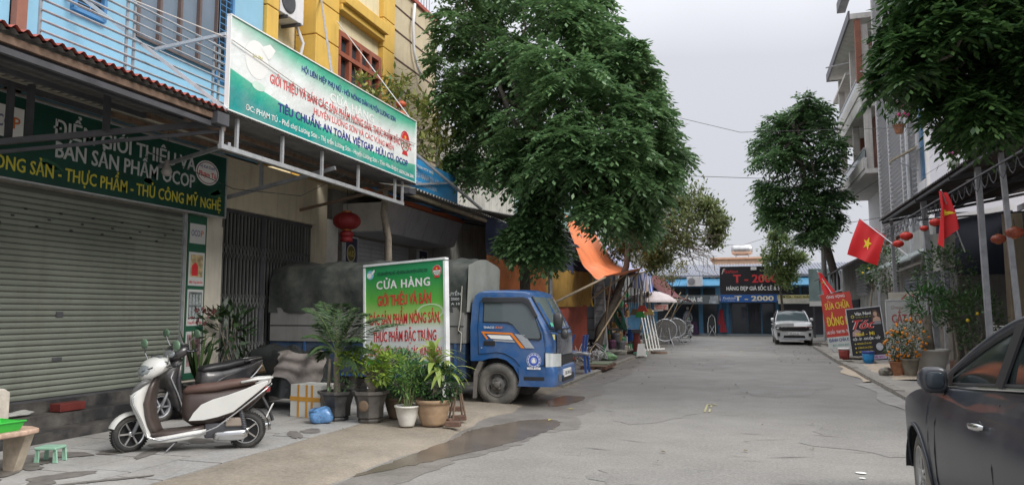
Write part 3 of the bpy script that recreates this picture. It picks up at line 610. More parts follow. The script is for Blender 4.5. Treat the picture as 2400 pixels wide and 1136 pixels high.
# second lean-to roof and blue banner
c2 = thing('lean_to_roof', 'grey corrugated lean-to roof over the second shop, below the blue banner', 'roof', (-7.3, 16.8, 4))
part('roof_sheet', corr(MB(), -6.25, 4.02, -8.5, 4.45, 13.4, 20.4, pitch=.16, amp=.025), mat('roof_sheet_pale', (.28, .27, .25), .6, .2, var=.2, streak=.4), c2)
part('edge_tube', MB().tube([(-6.4, 13.35, 3.93), (-6.4, 18.2, 3.93)], .05, 8), mat('edge_ochre', (.3, .25, .17), .7), c2); part('edge_tube', MB().box(-6.3, -6.26, 18.2, 20.3, 3.9, 3.97), steel, c2)
for yy in (15, 17, 19, 20.2): part('rafter', MB().bar((-6.35, yy, 3.92), (-8.5, yy, 4.3), .04, .06), steel_d, c2)
bb = thing('blue_banner', 'blue banner with pale serif lettering behind white angle braces', 'sign', (-6.45, 14.8, 4.1))
Pq = ((-6.45, 13.1, 4.12), (0, 1, 0), (0, 0, 1)); board(Pq, 3.1, .62, .03, mat('banner_blue', (.03, .25, .52), .5, var=.1), bb)
text(Pq, 'CÔNG TY TNHH MTV NHÀ', .95, .44, 1.4, .06, white_p, bb, .01); text(Pq, 'BAN ĐIỀU HÀNH DỰ ÁN', 1.1, .24, 1.7, .12, grey_p, bb, .01); text(Pq, 'CHỢ LƯƠNG SƠN', 1.3, .08, 1.1, .08, grey_p, bb, .01)
solo('dark_banner', MB().box(-6.75, -6.72, 14.6, 16.4, 4.15, 4.75), mat('banner_dark', (.03, .06, .12), .6), 'dark blue sheet standing beside the blue banner', 'sign')
part('brace', MB().bar((-6.3, 13.32, 4.78), (-6.2, 17.2, 4.1), .05).bar((-6.4, 13.5, 4.13), (-6.4, 15.8, 4.55), .04), galv, c2)
# red lantern
def lantern(x, y, z, r, lab, grp=None, tass=True, m=None):
    t = thing('lantern', lab, 'lantern', (x, y, z), 0, grp); m = m or mat('lantern_red', (.24, .016, .02), .55, var=.25, sc=30)
    b = MB(); n = 20
    for i in range(n):
        a = 2*pi*i/n
    b.lathe([(r*.35, r*.62), (r*.7, r*.5), (r*.95, r*.25), (r, 0), (r*.95, -r*.25), (r*.7, -r*.5), (r*.35, -r*.62)], 24, (x, y, z)); part('body', b, m, t, smooth=True)
    rb = MB()
    for i in range(12):
        a = 2*pi*i/12; rb.tube([(x+r*1.01*c*cos(a), y+r*1.01*c*sin(a), z+r*h) for c, h in ((.35, .62), (.7, .5), (.95, .25), (1, 0), (.95, -.25), (.7, -.5), (.35, -.62))], r*.018, 4)
    part('rib', rb, mat('lantern_rib', (.3, .05, .03), .6), t)
    part('collar', MB().lathe([(r*.33, -.02), (r*.36, r*.14)], 16, (x, y, z+r*.6)).lathe([(r*.36, -r*.14), (r*.33, 0)], 16, (x, y, z-r*.6)), mat('lantern_gold', (.35, .12, .03), .4, .3), t)
    if tass: part('lower_drum', MB().lathe([(r*.3, r*.2), (r*.5, r*.1), (r*.5, -r*.2), (r*.35, -r*.25)], 18, (x, y, z-r*.95)).lathe([(r*.44, 0), (r*.47, -r*.35), (0, -r*.36)], 18, (x, y, z-r*1.2)), m, t, smooth=True)
    part('cord', MB().tube([(x, y, z+r*.7), (x, y, z+r*1.6+(.5 if tass else 0))], .006, 4), wire_m, t); return t
lp = ax(813, 518, -7.6); lantern(lp.x, lp.y, lp.z, .27, 'large red cloth lantern hanging before the second shop')
# ================================================================== end of the street
EY = 52.0
eb = thing('fashion_shop', 'long low blue shop building with a grey sheet roof closing the street', 'shop', (0, 55, 0))
bwall = mat('shop_blue', (.09, .24, .40), .7, var=.12, streak=.3); drk = mat('dark_interior', (.03, .033, .04), .6, var=.4)
bwl = mat('shop_blue_light', (.07, .25, .42), .6, var=.1)
part('wall', MB().box(-9, 9, EY+.02, EY+.6, .1, 3.95), bwall, eb)
part('roof', corr(MB(), 0, 0, 1, 0, 0, 1) if 0 else MB().prism([(-9.2, EY-.2, 3.95), (-9.2, EY+6, 5.05), (-9.2, EY+6, 5.15), (-9.2, EY-.2, 4.05)], (18.6, 0, 0)), mat('sheet_roof', (.17, .18, .22), .5, .2, var=.08, streak=.2), eb)
rb = MB()
for i in range(92): x = -9.1+.2*i; rb.bar((x, EY-.2, 4.07), (x, EY+6, 5.17), .04, .05)
part('roof_rib', rb, mat('sheet_rib', (.24, .26, .31), .5, .2), eb, kind='stuff')
part('blue_awning', MB().prism([(-9, EY-.9, 3.3), (-9, EY, 3.85), (-9, EY, 3.9), (-9, EY-.9, 3.35)], (7.4, 0, 0)), bwl, eb); part('blue_awning', MB().prism([(2.4, EY-.9, 3.3), (2.4, EY, 3.85), (2.4, EY, 3.9), (2.4, EY-.9, 3.35)], (6, 0, 0)), bwl, eb)
for i in range(7):
    x = -8.6+.98*i
    part('window', MB().box(x, x+.8, EY-.03, EY+.03, 2.68, 3.2), darkglass, eb)
for i in range(3): part('window', MB().box(2.6+.95*i, 3.4+.95*i, EY-.03, EY+.03, 2.68, 3.2), darkglass, eb)
part('lower_awning', MB().prism([(-9, EY-1.1, 2.25), (-9, EY-.04, 2.6), (-9, EY-.04, 2.66), (-9, EY-1.1, 2.31)], (18, 0, 0)), mat('awning_rust', (.25, .17, .13), .8, var=.3, sc=9), eb)
awr = MB()
for i in range(90): x = -8.95+.2*i; awr.bar((x, EY-1.12, 2.32), (x, EY-.06, 2.68), .08, .05)
part('awning_rib', awr, mat('awning_pale', (.4, .36, .32), .8, var=.3, sc=6), eb, kind='stuff')
part('step', MB().box(-9, 9, EY-.5, EY+.02, .0, .14), mat('step_grey', (.25, .27, .28), .7), eb)
for (x0, x1) in ((-4.6, -3.05), (-2.75, -1.85), (-.85, .05), (.2, .95), (1.05, 1.75)): part('glass_door', MB().box(x0, x1, EY-.04, EY+.01, .18, 2.15), darkglass if x1 < .1 or x0 > 1 else drk, eb)
part('door_frame', MB().box(-.95, -.87, EY-.1, EY+.01, .15, 2.25).box(1.77, 1.85, EY-.1, EY+.01, .15, 2.25).box(.08, .16, EY-.1, EY+.01, .15, 2.2).box(-.87, 1.77, EY-.1, EY+.01, 2.17, 2.25), steel_d, eb)
part('door_bay', MB().box(-5.8, -4.7, EY-.05, EY+.01, .15, 2.2), drk, eb); part('shutter', MB().box(2.15, 7.5, EY-.06, EY+.01, .15, 2.1), mat('shutter_charcoal', (.06, .06, .075), .6, var=.1), eb)
for x in (-1.7, -1.25, 1.9): part('pilaster', MB().box(x, x+.16, EY-.12, EY+.01, .14, 2.3), bwall, eb)
def signboard(name, x0, x1, z0, z1, Y, m, lab, fm=None, t=.12, grp=None):
    s = thing(name, lab, 'sign', ((x0+x1)/2, Y, z0), 0, grp); Pz = ((x0, Y, z0), (1, 0, 0), (0, 0, 1)); board(Pz, x1-x0, z1-z0, t, m, s, fm=fm, fw=.06); return s, Pz
black_s = mat('sign_black', (.012, .01, .014), .4)
s, p_ = signboard('fascia_sign', -1.5, 2.65, 2.78, 4.5, EY-1.3, black_s, 'large black shop sign with red figures and white lettering', blackp)
text(p_, 'Fashion', .62, 1.36, .95, .2, red_p, s, 0, .3); text(p_, 'F', .18, 1.3, .22, .34, white_p, s, 0, .4)
text(p_, 'T - 2000', 2.15, .72, 2.7, .52, red_p, s, .05); text(p_, 'HÀNG ĐẸP GIÁ SỐC LẺ & SỈ', 2.05, .22, 3.4, .24, white_p, s, .04)
sb = thing('floodlight', 'small white floodlight bracket on top of the large black sign', 'lamp', (.55, EY-1.4, 4.5)); part('lamp_head', MB().box(.4, .75, EY-1.55, EY-1.35, 4.3, 4.5), white_w, sb)
s, p_ = signboard('fascia_sign', -1.55, 1.95, 2.22, 2.72, EY-1.35, mat('sign_blue', (.02, .10, .34), .4), 'blue shop sign with cream numerals under the black one', None)
text(p_, 'T - 2000', 2.1, .09, 2.4, .32, mat('cream_print', (.75, .68, .5), .5), s, .06); text(p_, 'Fashion', .55, .2, .8, .16, white_p, s, .0, .3); text(p_, 'ĐC: SỐ 2 - CHỢ LƯƠNG SƠN', .5, .08, .8, .05, white_p, s, .0)
s, p_ = signboard('fascia_sign', -5.4, -1.62, 2.12, 2.7, EY-1.3, mat('sign_grey', (.10, .115, .12), .5), 'dark grey shop sign with white capitals beside the blue one', None)
text(p_, 'Ị EM', .6, .2, .9, .24, white_p, s, .03); text(p_, 'NHÀ BÈ', 2.15, .16, 1.1, .26, white_p, s, .03); text(p_, 'EVEN', 1.15, .16, .7, .22, white_p, s, .03)
flat(p_, [(3.1, .02), (3.72, .02), (3.7, .55), (3.2, .5)], mat('portrait_print', (.3, .33, .36), .5, var=.6, sc=8), s, 'printed_picture')
s, p_ = signboard('fascia_sign', 2.02, 5.2, 2.12, 2.68, EY-1.3, mat('sign_cream', (.62, .6, .52), .5), 'cream shop sign with small dark capitals behind the white car', None)
flat(p_, [(0, .33), (3.15, .33), (3.15, .54), (0, .54)], mat('lemon_band', (.62, .55, .22), .5), s); text(p_, 'BỈM SỮA - THỰC PHẨM CHỨC NĂNG', 1.6, .36, 2.9, .13, black_p, s, .03, lift=.006); text(p_, 'Thảo Nguyên', 1.9, .09, 1.3, .14, grey_p, s, 0, .4)
s, p_ = signboard('billboard', 3.8, 5.6, 1.95, 4.25, EY-2.6, mat('board_teal', (.27, .36, .36), .6, var=.2, sc=1), 'faded teal billboard with a white lower edge beside the tall tree', None)
flat(p_, [(0, 0), (1.8, 0), (1.8, .3), (0, .3)], white_p, s); part('post', MB().box(4.0, 4.1, EY-2.55, EY-2.45, 0, 1.95).box(5.3, 5.4, EY-2.55, EY-2.45, 0, 1.95), steel_d, s)
a2 = thing('air_conditioner', 'white air conditioner unit over the dark grey shop sign', 'air conditioner', (-3.1, EY-1, 3.2)); part('casing', MB().box(-3.7, -2.7, EY-1.1, EY-.7, 3.3, 3.95), white_w, a2, bev=.02); part('fan_grille', MB().lathe([(.24, 0), (.24, .02), (0, .03)], 16, (-3.4, EY-1.105, 3.62), (0, -1, 0)), mat('fan_grey', (.25, .25, .27), .6), a2)
# figures and racks before the shops
mn = thing('mannequin', 'grey tailor mannequin in a light jumpsuit inside the shop doorway', 'mannequin', (-3.75, EY-.3, .14)); mg = mat('jumpsuit_grey', (.27, .28, .31), .8)
part('body', MB().tube([(-3.85, EY-.3, .3), (-3.85, EY-.3, .95), (-3.79, EY-.3, 1.15), (-3.75, EY-.3, 1.55), (-3.75, EY-.3, 1.7)], [.06, .1, .16, .2, .06], 8).tube([(-3.66, EY-.3, .3), (-3.66, EY-.3, .95), (-3.72, EY-.3, 1.15)], [.06, .1, .14], 8), mg, mn, smooth=True)
part('sleeve', MB().tube([(-3.93, EY-.3, 1.5), (-4.02, EY-.3, 1.2), (-4.0, EY-.32, .95)], [.07, .06, .05], 7), mg, mn, smooth=True); part('sleeve', MB().tube([(-3.57, EY-.3, 1.5), (-3.48, EY-.3, 1.2), (-3.5, EY-.32, .95)], [.07, .06, .05], 7), mg, mn, smooth=True); part('head', MB().ell((-3.75, EY-.3, 1.85), (.09, .1, .12)), mat('mannequin_skin', (.45, .4, .36), .5), mn, smooth=True)
def garment(x, y, z, w, h, m, lab, cat='clothes', grp='clothes hung at the far shops'):
    return solo('hanging_garment', MB().grid(lambda u, v: (x+w*(u-.5)*(.55+.45*v), y+.04*sin(u*20), z-h*v), 8, 6).grid(lambda u, v: (x+w*(u-.5)*(.55+.45*v), y+.06+.04*sin(u*20), z-h*v), 8, 6), m, lab, cat, grp, smooth=True)
redc = mat('cloth_red', (.30, .03, .04), .85); plumc = mat('cloth_plum', (.04, .018, .05), .9)
garment(-1.55, EY-.6, 1.75, .45, 1.0, redc, 'dark red dress on the blue pilaster'); garment(-1.45, EY-.65, .85, .5, .6, redc, 'short red garment hung low beside the blue pilaster'); garment(-3.35, EY-.9, .95, .75, .85, plumc, 'dark plum dress on a stand in front of the grey mannequin')
garment(-.1, EY-.08, 1.9, .5, .8, mat('cloth_slate', (.1, .11, .14), .9), 'slate jacket hung in the left part of the dark doorway'); garment(.6, EY-.08, 1.85, .5, .9, mat('cloth_char', (.07, .07, .09), .9), 'charcoal coat hung in the middle of the dark doorway')
ir = thing('folded_stand', 'folded black ironing board with a white rim leaning by the blue wall', 'ironing board', (-2.2, EY-.9, 0)); part('board', MB().prism([(-2.4+.0, EY-.8, .2), (-1.95, EY-.8, .2), (-1.95, EY-.75, .8), (-2.0, EY-.72, 1.2), (-2.15, EY-.7, 1.4), (-2.32, EY-.72, 1.2), (-2.4, EY-.75, .8)], (0, .04, 0)), blackp, ir); part('rim', MB().tube([(-2.42, EY-.83, .2), (-2.42, EY-.8, .8), (-2.34, EY-.76, 1.22), (-2.15, EY-.74, 1.42), (-1.98, EY-.76, 1.22), (-1.93, EY-.8, .8), (-1.93, EY-.83, .2)], .02, 5), white_p, ir); part('leg', MB().tube([(-2.4, EY-1, 0), (-2.0, EY-.8, .7)], .015, 5).tube([(-1.9, EY-1, 0), (-2.3, EY-.8, .7)], .015, 5), galv, ir)
# houses and tank behind
pb = thing('peach_house', 'small peach rooftop room far behind the sheet roof', 'house', (-.3, 66, 0)); part('wall', MB().box(-2.6, 1.5, 66, 72, 0, 6.1), mat('peach_wall', (.62, .42, .3), .8), pb); part('roof_slab', MB().box(-2.8, 1.7, 65.8, 72.2, 6.1, 6.25), mat('peach_edge', (.62, .38, .26), .8), pb)
wt = thing('water_tank', 'round steel water tank on the peach rooftop', 'water tank', (-.2, 67, 6.25)); part('tank', MB().lathe([(.0, -.9), (.38, -.85), (.48, -.6), (.48, .6), (.38, .85), (0, .9)], 18, (-.15, 67, 6.95), (1, 0, 0)), mat('tank_steel', (.5, .5, .5), .3, .8), wt, smooth=True); part('stand', MB().box(-.7, -.62, 66.7, 67.3, 6.2, 6.6).box(.35, .43, 66.7, 67.3, 6.2, 6.6), steel, wt)
wt = thing('water_tank', 'upright pale cylinder tank half hidden by the small round tree', 'water tank', (2.7, 60, 0)); part('tank', MB().lathe([(.35, 0), (.35, 1.2), (.2, 1.45), (0, 1.5)], 16, (2.3, 60, 5.6)), mat('tank_pale', (.5, .53, .52), .6), wt, smooth=True); part('stand', MB().box(1.95, 2.65, 59.7, 60.3, 0, 5.6), bwall, wt)
solo('far_wall', MB().box(-60, -9.3, 60, 61, 0, 3.2).box(9.5, 60, 60, 61, 0, 3.2), plaster, 'long plain plaster wall beyond the cross street at both ends', 'wall')

# ================================================================== right side of the street
RXF = 6.0
rw = thing('balcony_house', 'tall white house with projecting balconies and a slatted facade on the right', 'house', (9, 36, 0))
part('wall', MB().box(6.9, 16, 28.0, 46.3, 0, 17), white_w, rw); part('wall', MB().box(6.05, 16, 27.9, 28.0, 0, 17), mat('lilac_wall', (.56, .56, .62), .8, var=.04, sc=1), rw, label='pale lilac side wall')
part('louvre_frame', MB().box(RXF-.02, RXF+.1, 36.8, 36.95, 4.6, 17).box(RXF-.02, RXF+.1, 29.1, 29.22, 4.6, 17).box(RXF, RXF+.12, 31.8, 31.9, 4.6, 17).box(RXF, RXF+.12, 34.4, 34.5, 4.6, 17), white_w, rw)
part('recess_wall', MB().box(6.75, 6.9, 28, 37, 0, 17), mat('recess_grey', (.42, .42, .44), .85, var=.1), rw)
me_l = mesh_of(MB().obox((0, 0, 0), (.06, 0, -.03), (0, 3.9, 0), (.004, 0, .008)), 'louvre_slat', mat('slat_white', (.62, .62, .64), .5, var=.08))
for i in range(66): o = link('louvre_slat', me_l, rw); o.location = (RXF+.06-9, 32.95-36, 4.75+.18*i)
wbl = glassm('blue_curtain_glass', (.12, .25, .42), .1)
for z in (6.2, 9.6, 13): part('window', MB().box(6.06, 6.12, 28.1, 29.0, z, z+2.6), wbl, rw)
part('corner_post', MB().box(6.0, 6.1, 27.86, 28.02, 3.5, 17).box(6.0, 6.1, 29.0, 29.1, 3.5, 17), white_w, rw); part('floor_band', MB().box(5.98, 6.1, 28.02, 29.0, 5.8, 6.1).box(5.98, 6.1, 28.02, 29.0, 9.2, 9.5).box(5.98, 6.1, 28.02, 29.0, 12.6, 12.9), white_w, rw)
balw = mat('balcony_white', (.55, .53, .50), .85, var=.12, streak=.5, grime=(.2, .17, .14)); brick_p = mat('brown_column', (.25, .10, .065), .8, var=.15)
for zf in (7.95, 11.6): 
    part('balcony_slab', MB().box(5.45, 6.9, 37.05, 46.3, zf, zf+.22), balw, rw)
    part('balcony_parapet', MB().box(5.4, 5.55, 37.05, 46.35, zf+.22, zf+.75).box(5.55, 6.9, 46.2, 46.35, zf+.22, zf+.75), balw, rw)
    part('glass_rail', MB().box(5.46, 5.49, 37.1, 46.3, zf+.75, zf+1.15), glassm('rail_glass', (.3, .33, .34), .15), rw); part('handrail', MB().box(5.43, 5.52, 37.05, 46.3, zf+1.15, zf+1.2), galv, rw)
    for y in (37.4, 41.2, 46.05): part('column', MB().box(5.56, 5.86, y-.15, y+.15, zf+.22, zf+3.5), balw, rw)
    for y in (39.5, 44.4): part('brown_column', MB().box(6.3, 6.9, y-.4, y+.4, zf+.22, zf+3.5), brick_p, rw)
part('brown_column', MB().box(6.2, 6.9, 37.2, 37.9, 3, 7.9), brick_p, rw); part('balcony_head', MB().box(5.4, 6.9, 37.05, 46.35, 11.1, 11.6), balw, rw)
part('roof_overhang', MB().box(5.1, 6.9, 37.05, 46.9, 15.35, 15.6), balw, rw); part('fascia', MB().box(5.02, 5.1, 37.05, 46.95, 15.3, 15.75).box(5.02, 6.9, 46.9, 46.98, 15.3, 15.75), steel_d, rw)
part('roof_overhang', MB().box(5.5, 6.9, 42.5, 48.5, 14.3, 14.45), balw, rw); part('gutter', MB().box(4.9, 5.3, 38, 40, 16.8, 17.3), steel_d, rw)
part('column', MB().box(5.3, 5.55, 37.1, 37.4, 12.3, 15.3), brick_p, rw)
part('downpipe', MB().tube([(5.9, 30.1, 3), (5.9, 30.1, 13)], .09, 8), galv, rw); part('drain_spout', MB().tube([(5.1, 38.2, 13.6), (4.0, 37.4, 13.2)], .035, 6), galv, rw)
# balcony flower pot, small canopy, doll
fp = thing('hanging_flower_pot', 'terracotta pot of pink bougainvillea hung on the slatted facade', 'potted plant', (5.8, 29.2, 8.8)); p0 = at(2107, 300, 29.0)
part('pot', MB().lathe([(.12, -.2), (.2, .1), (.22, .1), (.2, .06)], 12, p0), terra, fp)
so_ = thing('small_awning', 'little thatched bamboo awning propped on the white post', 'awning', (5.7, 28.6, 7)); a_ = at(2125, 355, 28.8)
part('thatch', MB().prism([a_+V3((-.5, 0, -.3)), a_+V3((.3, -.3, .1)), a_+V3((.35, .6, .15)), a_+V3((-.45, .9, -.25))], (0, 0, .05)), mat('thatch', (.4, .34, .25), .9, var=.3, sc=20), so_); part('stay', MB().bar(a_+V3((-.4, 0, -.3)), a_+V3((.35, 0, -.7)), .03), steel, so_)
dl = at(2234, 370, 20); d_ = thing('hanging_doll', 'small pink and white doll dangling from a thread in front of the lilac wall', 'doll', dl)
part('hood', MB().ell(tuple(dl+V3((0, 0, .12))), (.12, .1, .1)), mat('pink_cloth', (.5, .12, .3), .7), d_, smooth=True); part('skirt', MB().lathe([(.15, -.2), (.1, 0), (.05, .06)], 10, dl), mat('pale_cloth', (.55, .6, .5), .7), d_, smooth=True)
part('thread', MB().tube([dl+V3((0, 0, .2)), dl+V3((.1, 0, 1.2))], .006, 4).tube([dl, at(2160, 415, 24)], .006, 4), wire_m, d_)
# near right house with deep awning
nh = thing('near_right_house', 'dim shop porch with white grille doors and cream columns on the right', 'house', (9, 19, 0))
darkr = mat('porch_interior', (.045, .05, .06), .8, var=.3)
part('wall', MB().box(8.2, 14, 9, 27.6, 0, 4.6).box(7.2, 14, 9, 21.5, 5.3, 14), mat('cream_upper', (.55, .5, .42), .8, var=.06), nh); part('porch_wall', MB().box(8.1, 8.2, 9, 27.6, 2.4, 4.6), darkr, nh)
part('window', MB().box(7.14, 7.2, 18.7, 20.6, 6.6, 9.9), glass_b, nh); part('window_frame', MB().box(7.1, 7.16, 18.6, 18.75, 6.4, 10).box(7.1, 7.16, 19.6, 19.7, 6.4, 10).box(7.1, 7.16, 20.6, 20.75, 6.4, 10), brownf, nh)
for y in (15.2, 19.9, 24.5): part('column', MB().box(7.2, 7.6, y-.2, y+.2, 0, 4.4), mat('column_cream', (.55, .48, .36), .8, var=.08), nh)
gd = thing('grille_door', 'white framed grille doors standing between the cream columns', 'door', (7.4, 17.5, .1))
for y in (16.4, 17.3, 18.2, 19.1): part('stile', MB().box(7.38, 7.44, y-.035, y+.035, .1, 3.2), white_p, gd)
for z in (.15, 1.1, 1.25, 2.1, 3.17): part('rail', MB().box(7.385, 7.435, 16.4, 19.1, z-.03, z+.03), white_p, gd)
part('pane', MB().box(7.43, 7.46, 16.4, 19.1, .1, 3.2), darkglass, gd)
part('dark_porch_panel', MB().box(5.95, 8.1, 26.7, 26.8, 2.75, 4.75), mat('porch_gloom', (.02, .025, .04), .8), nh); part('light_strip', MB().bar((5.9, 26.6, 4.5), (8.1, 26.6, 4.85), .04, .16), white_w, nh)  # added dark panel: the dim porch interior painted as near-black colour
fn = thing('bench', 'white slatted iron bench behind the potted shrubs', 'bench', (6.6, 22, 0))
for i in range(12): part('slat', MB().box(6.3+.0, 6.33, 21.2, 22.9, .35+.075*i, .39+.075*i), white_p, fn)
part('frame', MB().box(6.3, 6.36, 21.15, 21.2, 0, 1.3).box(6.3, 6.36, 22.9, 22.95, 0, 1.3).box(5.9, 6.3, 21.15, 22.95, .4, .45), white_p, fn)
aw = thing('awning', 'wide dark corrugated awning on steel posts over the right pavement', 'awning', (6, 19, 4))
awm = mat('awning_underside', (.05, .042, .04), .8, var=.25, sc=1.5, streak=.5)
def awf(mb, y0, y1, x0=4.15, z0=4.47, x1=8.3, z1=5.25):
    n = int((y1-y0)/.11*4); mb.grid(lambda u, v: (x0+(x1-x0)*v, y0+(y1-y0)*u, z0+(z1-z0)*v+.028*sin(2*pi*(y1-y0)*u/.16)), n, 4); return mb
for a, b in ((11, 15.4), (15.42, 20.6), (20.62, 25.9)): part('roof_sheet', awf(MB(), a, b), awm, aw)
for i, x in enumerate((4.25, 5.2, 6.3, 7.4)): z = 4.47+(x-4.15)*.188-.07; part('purlin', MB().box(x-.03, x+.03, 11, 25.85, z-.04, z+.02), steel_d, aw)
for y in (11.5, 14.5, 17.6, 20.9, 25.7): part('rafter', MB().bar((4.2, y, 4.37), (8.2, y, 5.12), .06, .08), steel_d, aw)
part('truss_chord', MB().bar((4.25, 21, 3.9), (8.2, 21, 4.1), .04), steel_d, aw); part('truss_chord', MB().bar((4.28, 12.6, 4.12), (4.28, 25.7, 4.12), .03), steel_d, aw)
part('fascia_board', MB().box(8.0, 8.06, 9, 26, 4.62, 4.8), white_w, aw)
for (x, y, w, x2) in ((4.45, 21.2, .13, 4.62), (4.45, 16.5, .10, 4.5), (4.45, 15.1, .08, 4.62), (4.4, 25.3, .09, 4.45)): part('post', MB().bar((x, y, 4.4), (x2, y, .08), w), steel, aw)
part('lamp_tube', MB().tube([ax(2250, 425, 5.0), ax(2287, 418, 5.0)], .02, 6), white_p, aw)
lp_ = MB()
for i in range(26): y = 12.8+.5*i; lp_.tube([(4.3, y, 4.1), (4.3, y+.12, 3.9), (4.3, y+.25, 3.85), (4.3, y+.38, 3.93), (4.3, y+.5, 4.1)], .009, 5)
part('iron_scroll', lp_, steel_d, aw, kind='stuff')
# white cloth under the awning
solo('hung_cloth', MB().grid(lambda u, v: V3(at(2165+75*u, 548+95*v*(1-.2*u), 22.5))+V3((0, .12*sin(u*9), 0)), 12, 8), mat('dirty_white_cloth', (.5, .5, .47), .9, var=.12), 'dirty white cloth slung beneath the awning behind the folded flag', 'cloth', smooth=True)
# low sheds further on
ls = thing('low_shed', 'low grey shed with a rolled metal shutter and a patched front', 'shed', (8, 31, 0))
part('wall', MB().box(5.9, 9, 27.0, 35.5, 0, 4.45), mat('shed_grey', (.36, .36, .34), .85, var=.25, sc=2, streak=.6), ls)
part('shutter_box', MB().box(5.68, 5.88, 24.3, 30.2, 2.05, 2.75), shutw, ls)
for i in range(6): part('shutter_slat', MB().box(5.6, 5.66-.0, 24.3, 30.2, 2.08+.12*i, 2.17+.12*i), mat('shed_slat', (.3, .33, .4), .5, .2), ls)
part('canopy_sheet', MB().prism([(4.7, 24.3, 3.1), (6.0, 24.3, 3.75), (6.0, 24.3, 3.8), (4.7, 24.3, 3.15)], (0, 9, 0)), mat('translucent_sheet', (.3, .34, .33), .5, var=.2, streak=.4), ls); part('white_pipe', MB().tube([(5.0, 24.5, 3.05), (4.75, 33, 2.75)], .045, 6), white_w, ls)
part('front_panel', MB().box(5.7, 5.78, 24.4, 26.8, .1, 2.0), mat('panel_brown', (.22, .20, .17), .85, var=.3, streak=.5), ls); part('front_panel', MB().box(5.7, 5.78, 27.2, 31, .1, 2.0), mat('panel_grey', (.30, .30, .30), .8, var=.3, streak=.5), ls)
for y in (24.4, 27.0, 31.0, 35.4): part('post', MB().box(5.5, 5.58, y, y+.08, .08, 3.5), galv, ls)
fs = thing('far_shed', 'small shed with a drooping dark roof and stacked grey louvres', 'shed', (6, 41, 0))
part('wall', MB().box(5.4, 9, 36, 47, 0, 4.2), mat('shed_grey', (.2, .2, .2)), fs)
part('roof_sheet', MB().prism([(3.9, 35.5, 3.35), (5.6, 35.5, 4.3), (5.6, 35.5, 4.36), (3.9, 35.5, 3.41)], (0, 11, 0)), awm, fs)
for i in range(8): part('strut', MB().box(4.05, 4.11, 35.7+1.4*i, 35.76+1.4*i, 2.5, 3.4), steel, fs)
part('rail', MB().box(4.04, 4.1, 35.6, 46.4, 2.5, 2.56), galv, fs)
for i in range(9): part('louvre', MB().obox((5.1, 37.2, 2.4+.14*i), (.06, 0, -.05), (0, 1.4, 0), (.003, 0, .004)), galv, fs)
part('door', MB().box(5.33, 5.4, 40, 42.5, .1, 2.2), drk, fs)
solo('utility_pole', MB().tube([(4.15, 43.5, 0), (4.15, 43.5, 7.2)], [.16, .12], 8), mat('pole_concrete', (.33, .32, .31), .85), 'concrete utility pole behind the trunk of the tall right tree', 'pole')
wire([(-7.5, 22, 9.2), (0, 24, 7.2), (7, 27, 7.6)], .008, wire_m, 'long thin cable crossing the sky from the big tree to the balcony house')
wire([at(1600, 412, 24), at(1780, 418, 28), at(1900, 405, 32), at(1990, 393, 37)], .01, wire_m, 'thin cable crossing the sky in front of the tall right tree')
wire([(-8, 51, 6.3), (0, 50, 5.9), (4.1, 43.5, 6.6)], .012, wire_m, 'cable over the fashion shop roof to the concrete pole')
wire([(4.15, 43.5, 6.8), (6.0, 36.9, 7.6)], .012, wire_m, 'upper cable from the concrete pole to the slatted house'); wire([(4.15, 43.5, 6.2), (5.9, 30.1, 5.2)], .012, wire_m, 'lower cable from the concrete pole to the slatted house')

# ================================================================== left stalls behind the truck
navy_t = mat('tarp_navy', (.012, .018, .05), .75, var=.3, sc=2, bump=.01, bs=5); org_t = mat('tarp_orange', (.36, .11, .03), .7, var=.25, sc=2.5, bump=.01, bs=6)
yel_t = mat('tarp_ochre', (.26, .15, .025), .75, var=.25, sc=3); red_t = mat('tarp_red', (.24, .05, .03), .75, var=.25, sc=3)
def cloth(name, a, b, c, d, m, lab, cat='tarpaulin', sag=.0, fold=.05, nf=9, grp=None, sagd=(0, 0, -1), n=30):
    """hung sheet: a,b top corners, d,c bottom corners"""
    a, b, c, d = map(V3, (a, b, c, d)); nn = (b-a).cross(d-a).normalized(); s_ = V3(sagd)
    def f(u, v):
        p = (a.lerp(b, u)).lerp(d.lerp(c, u), v)
        return p+nn*(fold*(.3+v)*sin(u*nf+1.7*sin(v*3))+fold*.4*sin(u*nf*2.7+v*4))+s_*sag*4*v*(1-v)*(1)
    return solo(name, MB().grid(f, n, 16), m, lab, cat, grp, smooth=True)
cloth('tarpaulin', (-6.35, 18.0, 4.1), (-5.2, 19.6, 3.5), (-5.2, 19.6, 2.7), (-6.35, 18.0, 3.05), navy_t, 'navy blue tarpaulin hung left of the steel pole, above the orange one', grp='tarpaulins walling off the stall')
cloth('tarpaulin', (-6.35, 18.0, 3.05), (-5.2, 19.6, 2.75), (-5.2, 19.6, .6), (-6.35, 18.0, .6), org_t, 'dull orange tarpaulin hung behind the truck cab and tree trunk', grp='tarpaulins walling off the stall')
cloth('tarpaulin', (-5.2, 19.65, 3.9), (-5.02, 24.4, 3.6), (-5.02, 24.4, 2.8), (-5.2, 19.65, 2.7), navy_t, 'navy blue tarpaulin hung right of the steel pole, above the ochre one', grp='tarpaulins walling off the stall')
cloth('tarpaulin', (-5.17, 19.7, 2.75), (-4.97, 24.6, 2.9), (-4.97, 24.6, 1.75), (-5.17, 19.7, 1.7), yel_t, 'ochre tarpaulin with a bright yellow edge right of the steel pole', grp='tarpaulins walling off the stall')
cloth('tarpaulin', (-5.2, 19.7, 1.72), (-5.02, 24.2, 1.8), (-5.02, 24.2, .1), (-5.2, 19.7, .1), red_t, 'brick red tarpaulin hanging to the ground behind the blue stool', grp='tarpaulins walling off the stall')
